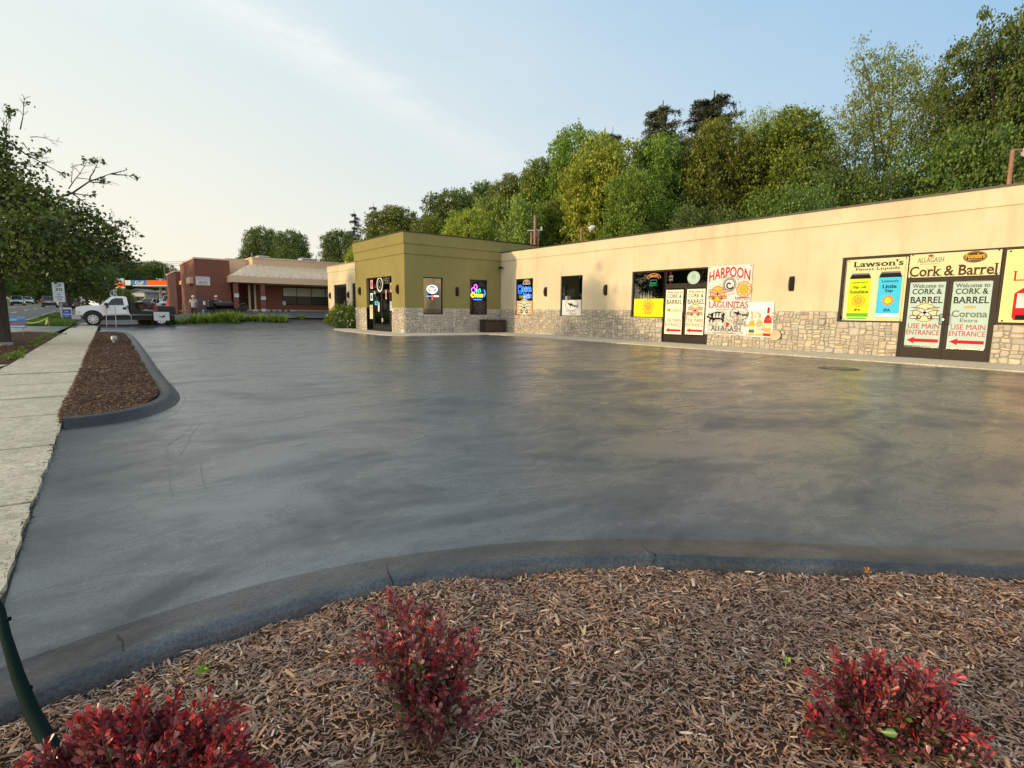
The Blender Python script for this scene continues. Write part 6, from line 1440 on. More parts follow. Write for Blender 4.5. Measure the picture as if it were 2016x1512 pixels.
def leaf_quads(P_, size, rng, up=.35, asp=.62, droop=0.0):
    """folded leaf-shaped quads at points P_ (n,3)"""
    n = len(P_); nrm = rng.normal(size=(n, 3)); nrm[:, 2] += up; nrm /= np.linalg.norm(nrm, axis=1)[:, None]
    t = rng.normal(size=(n, 3)); t[:, 2] -= droop; t -= (t * nrm).sum(1)[:, None] * nrm; t /= np.linalg.norm(t, axis=1)[:, None] + 1e-9
    b = np.cross(nrm, t); s = (size * rng.uniform(.6, 1.35, n))[:, None] * .5; k = s * asp
    V = np.stack([P_ - t * s, P_ + b * k + nrm * s * .18, P_ + t * s, P_ - b * k + nrm * s * .18], 1).reshape(-1, 3)
    return V, np.arange(4 * n).reshape(n, 4)
def crown_points(lobes, n_cl, per, rng, spread, shell=(.55, 1.02), flat=.6):
    L = np.array(lobes, float); wgt = L[:, 3] ** 2; idx = rng.choice(len(L), n_cl, p=wgt / wgt.sum())
    d = rng.normal(size=(n_cl, 3)); d /= np.linalg.norm(d, axis=1)[:, None]
    r = L[idx, 3] * rng.uniform(shell[0] ** 2, shell[1] ** 2, n_cl) ** .5
    C = L[idx, :3] + d * r[:, None]
    m = (rng.integers(int(per * .4), int(per * 1.6), n_cl)); Pn = np.repeat(C, m, 0); sp = np.repeat(rng.uniform(.6, 1.3, n_cl) * spread, m)
    off = rng.normal(size=Pn.shape); off[:, 2] *= flat
    return Pn + off * sp[:, None], C
def limbs(mb, base, h0, lobes, r0, rng, every=1, seg=7):
    top = max(l[2] for l in lobes); cx, cy = base
    tp = [(cx, cy, 0), (cx + rng.uniform(-.1, .1), cy, h0 * .6), (cx + rng.uniform(-.2, .2), cy + rng.uniform(-.2, .2), h0), (cx + rng.uniform(-.5, .5), cy + rng.uniform(-.4, .4), h0 + (top - h0) * .6), (cx + rng.uniform(-.6, .6), cy, top)]
    mb.tube(tp, [r0 * 1.25, r0, r0 * .85, r0 * .45, r0 * .1], seg + 2)
    for i, l in enumerate(lobes[::every]):
        z = h0 + (min(l[2], top) - h0) * rng.uniform(.05, .55); k = (z - h0) / max(.1, top - h0)
        a = Vector((cx, cy, max(h0 * .8, z - .4))); e = Vector(l[:3]); m_ = a.lerp(e, .5) + Vector((rng.uniform(-.3, .3), rng.uniform(-.3, .3), rng.uniform(0, .5)))
        mb.tube([a, m_, e], [r0 * .42 * (1 - .4 * k), r0 * .25, r0 * .08], seg - 1)
        for _ in range(3):
            e2 = e + Vector((rng.normal(), rng.normal(), rng.normal() * .6 + .3)) * l[3] * .55; mb.tube([m_.lerp(e, .5), e2], [r0 * .14, r0 * .03], 4)
def proto_tree(seed, H, R_, h0, nl, ncl, per, leaf, spread, lmat, bark, shell=(.5, 1.02), lean=0, narrow=1.0, every=1):
    rng = np.random.default_rng(seed); lobes = []
    for i in range(nl):
        t = i / nl; z = h0 + (H - h0) * (.12 + .82 * t); prof = math.sin(math.pi * (.26 + .52 * t)) ** .8; a = i * 2.4 + rng.uniform(-.4, .4); rr = R_ * prof * rng.uniform(.30, .86) * narrow
        lr = R_ * prof * rng.uniform(.22, .36) + .15; lobes.append((rr * math.cos(a), rr * math.sin(a), min(z - .05 * H * rng.uniform(0, 1), H - lr * rng.uniform(.9, 1.25)), lr))
    lobes.append((0, 0, H - R_ * .30, R_ * .30)); lobes.append((0, 0, h0 + (H - h0) * .45, R_ * .5))
    Pn, C = crown_points(lobes, ncl, per, rng, spread, shell); V, F = leaf_quads(Pn, leaf, rng)
    mb = MB(); limbs(mb, (0, 0), h0, lobes, H * .017, rng, every)
    rt = bpy.data.objects.new('broadleaf_tree', None); COL.objects.link(rt)
    npmesh('crown', V, F, lmat, rt); mb.build('trunk', bark, rt, recalc=False); return rt
def proto_conifer(seed, H, R_, ncl=1500, sparse=.0):
    rng = np.random.default_rng(seed); mb = MB(); mb.tube([(0, 0, 0), (0, 0, H * .5), (0, 0, H)], [H * .018, H * .012, .03], 8); pts = []
    z = H * .18; 
    while z < H * .985:
        k = 1 - (z / H); nb_ = rng.integers(7, 11); L = R_ * k ** .5 + .35
        for j in range(nb_):
            if rng.random() < sparse: continue
            a = rng.uniform(0, 6.28); l = L * rng.uniform(.6, 1.15); e = Vector((l * math.cos(a), l * math.sin(a), z - l * .18 + l * l * .05)); s_ = Vector((0, 0, z)); mb.tube([s_, s_.lerp(e, .6) - Vector((0, 0, l * .05)), e], [.05, .03, .012], 4)
            for q in range(int(10 + 16 * l)):
                t = rng.uniform(.15, 1.05); p = s_.lerp(e, t); pts.append((p.x + rng.normal() * .07, p.y + rng.normal() * .07, p.z - abs(rng.normal()) * .11 * (1 + l * .3)))
        z += .48 + .22 * k
    P_ = np.array(pts); P_ = np.repeat(P_, 5, 0) + rng.normal(size=(len(P_) * 5, 3)) * .08; V, F = leaf_quads(P_, .24, rng, .1, .22, .8)
    rt = bpy.data.objects.new('conifer_tree', None); COL.objects.link(rt); npmesh('crown', V, F, M_L5, rt); mb.build('trunk', M_BARK, rt, recalc=False); return rt
PR = {
 'dense': proto_tree(1, 15, 5.0, 3.0, 44, 2300, 22, .25, .30, M_L1, M_BARK, (.72, 1.0)),
 'dense2': proto_tree(2, 16, 4.6, 3.5, 48, 2300, 22, .24, .28, M_L1, M_BARK, (.72, 1.0), narrow=.9),
 'lobed': proto_tree(3, 18, 6.5, 4.0, 60, 2900, 30, .24, .30, M_L3, M_BARK, (.78, 1.0)),
 'bright': proto_tree(4, 15, 5.0, 3.0, 42, 1900, 24, .26, .28, M_L2, M_BARK, (.74, 1.0)),
 'airy': proto_tree(5, 19, 6.5, 5.0, 40, 2000, 17, .20, .34, M_L4, M_BARK2, (.45, 1.08), every=3),
 'pale': proto_tree(6, 12, 4.0, 2.5, 18, 1100, 16, .30, .36, M_L4, M_BARK2),
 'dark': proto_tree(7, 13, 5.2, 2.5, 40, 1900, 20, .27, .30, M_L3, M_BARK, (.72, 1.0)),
 'bush': proto_tree(8, 9, 5.0, .6, 34, 2000, 26, .20, .36, M_L3, M_BARK),
 'conifer': proto_conifer(9, 17, 3.6), 'conifer2': proto_conifer(10, 17, 3.4, sparse=.45)}
used = set()
def clone(kind, loc, sc, rz, label, cat='tree', group=None, name=None):
    src = PR[kind]
    if kind in used: o = copy_tree(src)
    else: o = src; used.add(kind)
    o.location = loc; o.rotation_euler = (0, 0, rz); o.scale = sc
    return tag(o, label, cat, group)
PH = {'dense': (15, 5.0), 'dense2': (16, 4.6), 'lobed': (18, 6.5), 'bright': (15, 5), 'airy': (19, 6.5), 'pale': (12, 4), 'dark': (13, 5.2), 'bush': (9, 5.0), 'conifer': (17, 3.6), 'conifer2': (17, 3.4)}
rt_ = random.Random(3)
def tree(kind, px, ytop, wpx, d, label, zb=0.0, group='trees rising behind the shop'):
    """crown centre column, top row and width as seen; d = depth. Real size follows."""
    top = far(px, ytop, d); H, R_ = PH[kind]; hh = top.z - zb; wm = wpx / FPX * d / 2 / (1.0 + ((px - 1008) / FPX) ** 2) ** .5
    sz = hh / H; sx = min(max(wm / R_ * 1.08, sz * .62), sz * (2.2 if 'conifer' in kind else 1.25))
    clone(kind, (top.x, top.y, zb), (sx, sx, sz), rt_.uniform(0, 6.28), label, group=group)
TB = [
 ('lobed', 2010, 20, 340, 33, 'huge dark maple with layered lobes filling the top right corner'),
 ('airy', 1765, 75, 270, 40, 'tall thin airy tree with sky showing through its grey-green crown'),
 ('airy', 1505, 200, 150, 46, 'pale airy tree top between the dark spruce and the large dense tree'),
 ('dense2', 1562, 212, 215, 37, 'large dense green tree with warm-lit leaves left of the tall airy tree'),
 ('dense', 1412, 232, 180, 39, 'rounded olive-green tree directly in front of the dark spruce'),
 ('conifer', 1407, 178, 250, 50, 'dark spruce with a pointed spread top behind the rounded trees'),
 ('conifer', 1306, 198, 190, 50, 'smaller dark spruce left of the wider dark spruce'),
 ('dense2', 1300, 262, 150, 40, 'narrow green tree under the smaller dark spruce'),
 ('bright', 1192, 262, 165, 40, 'bright yellow-green maple, the lightest of the trees behind the shop'),
 ('conifer', 1207, 250, 60, 56, 'small dark spruce tip just above the bright yellow-green maple'),
 ('dense', 1130, 246, 130, 46, 'tall green tree behind and left of the bright yellow-green maple'),
 ('dense2', 1062, 310, 110, 48, 'brownish green tree on the falling tree line above the pole cluster'),
 ('dense', 1100, 385, 110, 44, 'mid green tree directly right of the pole cluster'),
 ('pale', 1022, 392, 85, 42, 'pale yellow-green willow-like tree left of the pole cluster'),
 ('dense2', 1005, 340, 90, 52, 'olive tree top behind the pale willow-like tree'),
 ('dark', 957, 355, 60, 60, 'small rounded dark tree top, highest point above the olive tower'),
 ('pale', 955, 385, 70, 50, 'pale crown on the slope over the right end of the olive tower'),
 ('dark', 885, 370, 130, 56, 'broad dark green tree above the middle of the olive tower'),
 ('bright', 925, 408, 110, 44, 'low light green tree peeping over the olive tower roof'),
 ('dense', 845, 420, 90, 50, 'low green tree just left of centre over the olive tower roof'),
 ('dense2', 775, 404, 130, 54, 'green tree above the left corner of the olive tower'),
 ('conifer2', 735, 398, 48, 66, 'dark pine, the right one of the pair left of the olive tower'),
 ('conifer2', 697, 412, 52, 66, 'dark pine, the left one of the pair left of the olive tower'),
 ('dark', 668, 450, 80, 62, 'dark tree over the right end of the brick building'),
 ('bright', 712, 470, 60, 46, 'small yellow-green tree squeezed against the olive tower parapet'),
 ('bush', 1660, 335, 150, 34, 'olive green tree between the large dense tree and the airy tree'),
 ('bush', 1880, 268, 200, 33, 'spreading mid-green tree under the huge dark maple'),
 ('bush', 1990, 300, 170, 32, 'low green tree beside the reddish lamp post at the right edge'),
 ('bush', 1380, 405, 120, 30, 'bright low shrub mass on the roofline left of the large dense tree'),
 ('bush', 1560, 372, 190, 30, 'dark low shrub mass on the roofline below the large dense tree'),
 ('dense', 1245, 330, 120, 36, 'green tree filling the gap right of the bright yellow-green maple'),
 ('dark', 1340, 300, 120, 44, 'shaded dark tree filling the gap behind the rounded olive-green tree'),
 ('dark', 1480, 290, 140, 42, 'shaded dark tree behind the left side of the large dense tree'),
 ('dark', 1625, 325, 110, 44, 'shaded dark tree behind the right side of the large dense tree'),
]
for k, a in enumerate(TB): tree(*a)
tree('dark', 515, 444, 78, 92, 'dark round tree over the roof of the brick building, left of the pair', 0, 'trees behind the brick building'); tree('dark', 570, 450, 80, 88, 'dark round tree over the roof of the brick building, right of the pair', 0, 'trees behind the brick building')
LT = [('dark', 300, 512, 95, 125, 'dark spreading tree behind the petrol canopy, right of the group'), ('dense', 262, 520, 90, 120, 'green tree behind the white left end of the petrol canopy'), ('dark', 225, 500, 110, 110, 'tall dark tree behind the petrol price sign'), ('dense2', 190, 505, 90, 95, 'green tree above the cab of the white truck'),
 ('dark', 160, 515, 90, 130, 'dark tree at the end of the road behind the speed sign'), ('dense2', 120, 520, 80, 150, 'green tree at the end of the road above the dark grey SUV'), ('bright', 92, 528, 60, 140, 'light green tree at the far end of the road'), ('dark', 60, 520, 90, 135, 'dark tree above the row of white cars'), ('dense', 25, 515, 90, 120, 'green tree across the road behind the big trunk'), ('dark', -30, 500, 120, 95, 'dark tree across the road at the left edge'),
 ('pale', 244, 569, 40, 72, 'small leafy tree under the petrol price sign'), ('bush', 345, 530, 40, 130, 'small shrub-like tree top just left of the brick building wing')]
for a in LT: tree(*a, zb=0, group='trees along the road')
# trees across the road beyond the left edge; windows mirror them
for k, (x, y, kd) in enumerate(((-24, 44, 'dense'), (-23, 56, 'dark'), (-25, 70, 'dense2'), (-24, 84, 'dark'), (-22, 98, 'dense'))):
    clone(kd, (x, y, 0), (1, 1, .75), k * 1.3, ['green tree across the road opposite the car park', 'dark tree across the road opposite the truck', 'green tree across the road, third from the car park', 'dark tree across the road, fourth from the car park', 'green tree across the road nearest the parked cars'][k], group='trees across the road')

# street trees on the verge
def street_tree(label, bx, by, H, R_, ncl, per, leaf, seed, trunk_r, h0, lobes, bare=(), bare_leaf=0.0, name='street_tree'):
    rng = np.random.default_rng(seed); zb = tz(bx, by); rt = root(name, (bx, by, zb), label, 'tree', 'street trees')
    Pn, C = crown_points(lobes, ncl, per, rng, leaf * 2.0, (.35, 1.03), .7)
    mb = MB(); b0 = Vector((bx, by, zb)); fork = b0 + Vector((0, 0, h0))
    mb.tube([b0 - Vector((0, 0, .1)), b0 + Vector((0, 0, .15)), b0 + Vector((.02, 0, h0 * .5)), fork], [trunk_r * 1.45, trunk_r * 1.05, trunk_r * .92, trunk_r * .95], 14)
    for l in lobes:
        e = Vector(l[:3]); m_ = fork.lerp(e, .45) + Vector((rng.uniform(-.25, .25), rng.uniform(-.2, .2), rng.uniform(.0, .35))); rr = trunk_r * rng.uniform(.16, .30)
        mb.tube([fork, fork.lerp(m_, .5) + Vector((0, 0, .1)), m_, m_.lerp(e, .55) + Vector((0, 0, .1)), e], [rr * 1.2, rr, rr * .7, rr * .45, rr * .2], 7)
    # twigs to leaf clusters
    LA = np.array([l[:3] for l in lobes])
    for c_ in C[::3]:
        j = np.argmin(((LA - c_) ** 2).sum(1)); mb.tube([Vector(LA[j]).lerp(Vector(c_), .15), Vector(LA[j]).lerp(Vector(c_), .6) + Vector((0, 0, -.08)), Vector(c_)], [.016, .010, .004], 4)
    extra = []
    def twig(p, d, L, r, depth):
        pts = [p]; q = p.copy(); dd = d.copy()
        for i in range(4):
            dd = (dd + Vector(rng.normal(size=3)) * .16).normalized(); q = q + dd * L / 4; pts.append(q.copy())
            if depth > 0 and i > 0:
                for _ in range(2):
                    s_ = Vector(rng.normal(size=3)); s_ = (s_ - dd * s_.dot(dd)).normalized(); twig(q.copy(), (dd * .75 + s_ * .75 + Vector((0, 0, .1))).normalized(), L * rng.uniform(.16, .30), r * .5, depth - 1)
        mb.tube(pts, [r, r * .8, r * .6, r * .45, r * .25], 5)
        if rng.random() < bare_leaf: extra.append(tuple(q)); extra.append(tuple(pts[2]))
    for a, b_, r in bare: twig(Vector(a), (Vector(b_) - Vector(a)).normalized(), (Vector(b_) - Vector(a)).length * .92, r, 2)
    mb.build('trunk', M_BARK, rt, recalc=False)
    if extra:
        E_ = np.repeat(np.array(extra), 5, 0); E_ = E_ + rng.normal(size=E_.shape) * .05; Pn = np.concatenate([Pn, E_])
    V, F = leaf_quads(Pn, leaf, rng, .3, .7); V[:, 0] -= bx; V[:, 1] -= by; V[:, 2] -= zb
    npmesh('crown', V, F, M_STL, rt)
M_STL = mat_island('street_leaves', LEAF_STOPS((0.037, 0.063, 0.013), (0.064, 0.098, 0.017), (0.111, 0.150, 0.024)), .5, .4, 0, trans=.25, texk=0)
gt = G(3, 682); BX, BY = gt.x, gt.y; D0 = (gt - Vector((0, 0, CAM_H))).dot(FWD)
def L_(px, py, rpx, dd=0): p = far(px, py, D0 + dd); return (p.x, p.y, p.z, rpx / FPX * D0)
lob = [L_(20, 430, 62), L_(75, 440, 58), L_(130, 455, 55), L_(185, 475, 48), L_(225, 490, 30), L_(40, 480, 52, .6), L_(110, 495, 48, .7), L_(170, 500, 34, .5), L_(60, 505, 34, 1), L_(130, 510, 26, .8), L_(210, 455, 26, -.5), L_(150, 420, 30, -.4), L_(60, 395, 42, -.4), L_(0, 385, 50), L_(-60, 400, 90), L_(-50, 320, 70), L_(-20, 300, 42), L_(20, 350, 34), L_(-120, 450, 90, 1), L_(-60, 500, 70, -.6), L_(100, 415, 36, .9), L_(-20, 470, 60, -1.2), L_(60, 460, 45, 1.8), L_(228, 500, 18, .4), L_(70, 500, 34, -1.4), L_(130, 500, 30, -1.2), L_(185, 505, 24, -.8), L_(30, 500, 28, -.8), L_(100, 455, 40, -1.6), L_(40, 455, 40, -1.8), L_(10, 520, 24, -1)]
BL = lambda a, b_, r, dd=0: (tuple(far(*a, D0 + dd)), tuple(far(*b_, D0 + dd)), r)
bare = [BL((60, 405), (228, 335), .045), BL((135, 372), (190, 305), .016), BL((140, 330), (185, 303), .010), BL((140, 360), (138, 322), .012), BL((-10, 265), (105, 285), .034), BL((40, 255), (78, 205), .018), BL((45, 280), (88, 320), .014), BL((15, 360), (27, 305), .02), BL((25, 330), (72, 332), .012), BL((0, 340), (40, 250), .02), BL((20, 240), (30, 215), .012), BL((60, 270), (108, 262), .014), BL((180, 425), (262, 430), .018), BL((200, 470), (262, 520), .02), BL((0, 300), (60, 240), .02, .5), BL((60, 300), (95, 300), .012, .3), BL((150, 350), (215, 365), .014, .4)]
street_tree('large street tree with leafy crown and bare twig ends at the left edge', BX, BY, 8, 4, 1900, 14, .115, 5, .23, 2.3, lob, bare, .05)
def small_street(label, px, d, h, rr, seed, h0=1.8, tr_=.12):
    p = at_depth(px, d); rng = np.random.default_rng(seed); lobes = [(p.x + rng.normal() * rr * .45, p.y + rng.normal() * rr * .45, p.z + h0 + .5 + (h - h0 - .9) * (i + .5) / 9, rr * rng.uniform(.34, .6)) for i in range(9)]
    street_tree(label, p.x, p.y, h, rr, 650, 16, .20, seed, tr_, h0, lobes)
small_street('second street tree with reddish lower leaves behind the speed sign', 136, 43, 6.2, 2.5, 21, 1.9, .16)
small_street('third street tree on the verge above the truck bonnet', 172, 62, 6.8, 2.1, 22, 2.2, .16)
p = at_depth(-330, 13); 

# daylily clumps in the far bed and bushes by the tower
M_LILY = mat_island('lily_blades', [(0, (.13, .19, .025)), (.5, (.23, .32, .045)), (1, (.36, .44, .10))], .5, .4, 0, trans=.3, texk=0)
def blades(name, pts, h, mat, rng, per, spread, wid=.012, par=None, loc=None):
    n = len(pts) * per; B = np.repeat(np.array(pts), per, 0); a = rng.uniform(0, 6.283, n); ln = h * rng.uniform(.6, 1.2, n) * np.repeat(rng.uniform(.45, 1.25, len(pts)), per); lean = rng.uniform(.15, .8, n) * spread
    d = np.stack([np.cos(a), np.sin(a), 0 * a], 1); s = np.stack([-np.sin(a), np.cos(a), 0 * a], 1) * wid; B = B + d * rng.uniform(0, .10, n)[:, None]; V = []; up = np.array([0, 0, 1.0])
    for t, k in ((0, 1), (.4, 1.1), (.75, .8), (1, .1)):
        c = B + d * (lean * t ** 1.6)[:, None] + up * (ln * (t - .38 * t ** 3 * (lean / spread)))[:, None]; V += [c - s * k, c + s * k]
    V = np.stack(V, 1).reshape(-1, 3); o = np.arange(n)[:, None] * 8; F = np.concatenate([o + np.array([2 * i, 2 * i + 1, 2 * i + 3, 2 * i + 2]) for i in range(3)])
    if loc is not None: V = V - np.array(loc)
    return npmesh(name, V, F, mat, par, loc if par is None else None)
rng = np.random.default_rng(30)
def clump(label, px0, px1, d0, d1, n, h, name='daylily_clump'):
    pts = []
    for i in range(n):
        p = at_depth(rng.uniform(px0, px1), rng.uniform(d0, d1)); pts.append((p.x, p.y, p.z + .03))
    c_ = at_depth((px0 + px1) / 2, (d0 + d1) / 2); rt = root(name, c_, label, 'plants', 'green plants in the far bed'); o = blades('foliage', pts, h, M_LILY, rng, 30, h * 1.1, .022, rt, tuple(c_))
def dpx(px): return (on(px, 634, 1, 40.9) - Vector((0, 0, CAM_H))).dot(FWD)
clump('low light green clump at the left end of the far bed by the truck', 272, 300, dpx(286), dpx(286) + 1.2, 26, 0.51)
clump('green clump of plants behind the white lawn sign', 300, 362, dpx(330), dpx(330) + 1.1, 46, 0.51)
clump('round darker green clump at the feet of the worker', 374, 392, dpx(384), dpx(384) + .8, 18, 0.63)
clump('long bright green clump in front of the sealing trailer', 402, 470, dpx(436), dpx(436) + 1.4, 80, 0.72)
clump('long bright green clump tapering right of the trailer', 468, 562, dpx(510), dpx(510) + 1.2, 80, 0.54)
clump('small separate green tuft right of the long clump', 584, 598, dpx(592) + 2.5, dpx(592) + 3.2, 10, .3)
# verge tufts
M_TUFT = mat_island('grass_blades', [(0, (.07, .12, .015)), (1, (.17, .24, .04))], .6, .3, 0, trans=.25, texk=0)
pts = [(rng.uniform(-3.3, -1.2), rng.uniform(38.3, 46), 0.03) for _ in range(1500)] + [(rng.uniform(-3.3, -1.2), rng.uniform(46, 66), 0) for _ in range(1200)]
pts = [(x, y, tz(x, y) + .03) for x, y, _ in pts]; tag(blades('grass_strip', pts, .12, M_TUFT, rng, 6, .10, .012, None, (-2.2, 45, 0)), kind='stuff')
pts = []
for cx_, cy_, sx_, sy_, n_ in ((-1.60, 17.0, .07, .8, 40), (-1.62, 25, .12, 2.0, 36), (-1.5, 28.5, .2, .6, 26), (-1.5, 22, .06, .8, 10)): pts += [(cx_ + rng.normal() * sx_, cy_ + rng.normal() * sy_, .03) for _ in range(n_)]
tag(blades('edge_grass', pts, .09, M_TUFT, rng, 10, .09, .007, None, (-1.6, 20, 0)), kind='stuff')

def bush(name, label, c_, rx, ry, h, n, leaf, mat, rng, flowers=0, cat='bush'):
    rt = root(name, c_, label, cat, 'bushes beside the olive tower' if flowers is not None else None); th = rng.uniform(0, 6.283, n); u = rng.random(n); ph = np.arccos(1 - u); r = rng.uniform(.55, 1.05, n) * (1 + .12 * np.sin(th * 5) + .1 * np.cos(th * 3 + 1))
    Pn = np.stack([rx * r * np.sin(ph) * np.cos(th), ry * r * np.sin(ph) * np.sin(th), .05 + h * r * np.cos(ph)], 1); V, F = leaf_quads(Pn, leaf, rng, .4); npmesh('foliage', V, F, mat, rt)
    mb = MB()
    for i in range(16): a = i * .9; mb.tube([Vector(c_), Vector(c_) + Vector((rx * .6 * math.cos(a), ry * .6 * math.sin(a), h * .7))], [.02, .008], 5)
    mb.build('stems', M_BARK, rt, recalc=False)
    if flowers:
        k = rng.choice(n, flowers); Q = Pn[k] * 1.03; Q = np.repeat(Q, 5, 0) + rng.normal(size=(flowers * 5, 3)) * .035; V, F = leaf_quads(Q, .10, rng, .2, .9); npmesh('flowers', V, F, P('petal_white', (.80, .72, .55)), rt)
    return rt
g = on(640, 634, 1, 39.5); g.z = tz(g.x, g.y) + .03; bush('shrub', 'green bush at the left end of the bed below the far wing', (13.9, 38.9, .1), 1.05, .85, 1.25, 2600, .13, M_L2, rng, 4)
bush('shrub', 'green bush with white blooms below the far wing window', (13.55, 36.4, .05), .85, .85, 1.45, 2600, .13, M_L1, rng, 45)
bush('shrub', 'white-flowering bush hard against the left corner of the olive tower', (13.3, 34.2, .03), .75, .7, 1.35, 2200, .13, M_L1, rng, 60)

# ------------------------------------------------------------------ foreground bed: soil, chips, barberries
def bed_z(x, y):
    z = .002 + .022 * mnoise.noise(Vector((x * 1.5, y * 1.5, 3))) + .018 * mnoise.noise(Vector((x * 7, y * 7, 8)))
    return z
fg = [Vector((p.x, p.y)) for p in FGF]
inner = []
for i, p in enumerate(fg):
    d = (fg[min(i + 1, len(fg) - 1)] - fg[max(i - 1, 0)]).normalized(); inner.append((p.x + d.y * .085, p.y - d.x * .085))
FX = np.array([p[0] for p in inner]); FY = np.array([p[1] for p in inner])
gx = np.arange(-2.2, 6.2, .05); gy = np.arange(-1.6, 2.5, .05); vi = {}; V = []; Fq = []
for i, x in enumerate(gx):
    lim = np.interp(x, FX, FY)
    for j, y in enumerate(gy):
        if y <= lim + .06:
            yy = min(y, lim); vi[(i, j)] = len(V); V.append((x, yy, bed_z(x, yy)))
for (i, j) in list(vi):
    if (i + 1, j) in vi and (i, j + 1) in vi and (i + 1, j + 1) in vi: Fq.append((vi[(i, j)], vi[(i + 1, j)], vi[(i + 1, j + 1)], vi[(i, j + 1)]))
tag(npmesh('front_bed', np.array(V), np.array(Fq), M_SOIL, smooth=True), kind='structure')
def chips(name, X, Y, Z, rng, smin, smax, mat, loc, lift=.012, tilt=.45):
    """thin splinters of wood, each a small wedge"""
    n = len(X); ln = rng.uniform(smin, smax, n) ** 1.0; ln = ln * np.where(rng.random(n) < .12, 1.8, 1); wd = ln * rng.uniform(.10, .26, n); th = wd * rng.uniform(.3, .6, n)
    a = rng.uniform(0, 6.283, n); e = rng.normal(size=n) * tilt * .6; u = np.stack([np.cos(a) * np.cos(e), np.sin(a) * np.cos(e), np.sin(e)], 1); s = np.stack([-np.sin(a), np.cos(a), rng.normal(size=n) * .35], 1); s /= np.linalg.norm(s, axis=1)[:, None]; w_ = np.cross(u, s)
    C = np.stack([X, Y, Z + rng.uniform(0, lift, n)], 1); h = (ln * .5)[:, None]; k = (wd * .5)[:, None]; t = th[:, None]; bend = w_ * (ln * rng.uniform(-.02, .04, n))[:, None]
    V = np.stack([C - u * h - s * k * .6, C - u * h * .2 - s * k + bend, C - u * h * .92 + s * k * .7, C + u * h * .7 - s * k * .9 + bend, C + u * h * .8 + s * k * .8 + bend, C + u * h - s * k * .1, C + w_ * t + bend], 1).reshape(-1, 3) - np.array(loc)
    o = np.arange(n)[:, None] * 7; F = np.concatenate([o + np.array(f) for f in ((0, 1, 6), (0, 6, 2), (1, 3, 6), (2, 6, 4), (3, 5, 6), (4, 6, 5))])
    return tag(npmesh(name, V, F, mat, None, loc, 3), kind='stuff')
rng = np.random.default_rng(77); n = 300000
u_ = rng.random(n); X = rng.uniform(-1.5, 5.3, n); Y = rng.uniform(-1.2, 2.15, n)
lim = np.interp(X, FX, FY); cz = X * FWD.x + Y * FWD.y; k = (Y < lim + .01 * rng.normal(size=n)) & (cz > .75); X, Y = X[k], Y[k]
Z = np.array([bed_z(x, y) for x, y in zip(X, Y)]) + .002
chips('mulch_chips', X, Y, Z, rng, .010, .028, M_CHIP, (1.2, .8, 0), .010, .38)
n = 9000; X = rng.uniform(-1.5, 5, n); Y = rng.uniform(-1, 2.1, n); k = (Y < np.interp(X, FX, FY) - .02); X, Y = X[k][:2600], Y[k][:2600]
chips('mulch_splinters', X, Y, np.array([bed_z(x, y) for x, y in zip(X, Y)]) + .010, rng, .015, .038, mat_island('pale_splinters', [(0, (.26, .16, .11)), (.6, (.36, .26, .18)), (1, (.58, .48, .36))], .8, .25, 0, texk=.3, ts=120), (1.2, .8, 0), .02, .3)
M_CHIPD = mat_island('dark_chips', [(0, (.05, .026, .016)), (.5, (.11, .058, .035)), (.9, (.18, .105, .066)), (1, (.40, .30, .20))], .9, .2, 0, texk=0)
n = 42000; Y = 6.95 + 22 * rng.random(n) ** 2.2; lx = np.interp(Y, [6.95, 7.5, 8.5, 12, 20, 29], [-.36, -.40, -.40, -.33, -.25, -.08]); rx_ = np.interp(Y, [6.95, 7.1, 7.4, 8, 9, 11, 18, 23, 29], [-.1, .2, .36, .53, .62, .66, .78, .87, .90]); X = lx + (rx_ - lx) * rng.random(n)
Z = .06 + .035 * np.array([mnoise.noise(Vector((x * 1.7, y * .9, 0))) + ss(min(abs(x + .3), abs(.8 - x)), 0, .4) for x, y in zip(X, Y)])
Z = np.where(X < -.33, .035, Z); chips('island_chips', X, Y, Z, rng, .02, .05, M_CHIPD, (.2, 12, 0), .015, .4)
n = 30000; X = rng.uniform(-3.2, -1.55, n); Y = 10.5 + 18.5 * rng.random(n) ** 1.6; k = ~((Y > 13.3) & (Y < 15.0)) & (X < -1.72 + .015 * Y); X, Y = X[k], Y[k]
chips('verge_chips', X, Y, np.full(len(X), .028), rng, .02, .05, M_CHIPD, (-2.4, 18, 0), .015, .4)
# crumbs of sealer along the ragged sidewalk edge
n = 900; Y = rng.uniform(2.2, 7.2, n) ; X = -.395 + .0125 * (Y - 4) + rng.normal(size=n) * .014 - .005; chips('edge_crumbs', X, Y, np.full(n, .012), rng, .012, .04, simple('crumbs', (.10, .085, .07), .9, vs=60), (-.4, 4, 0), .018, .6)

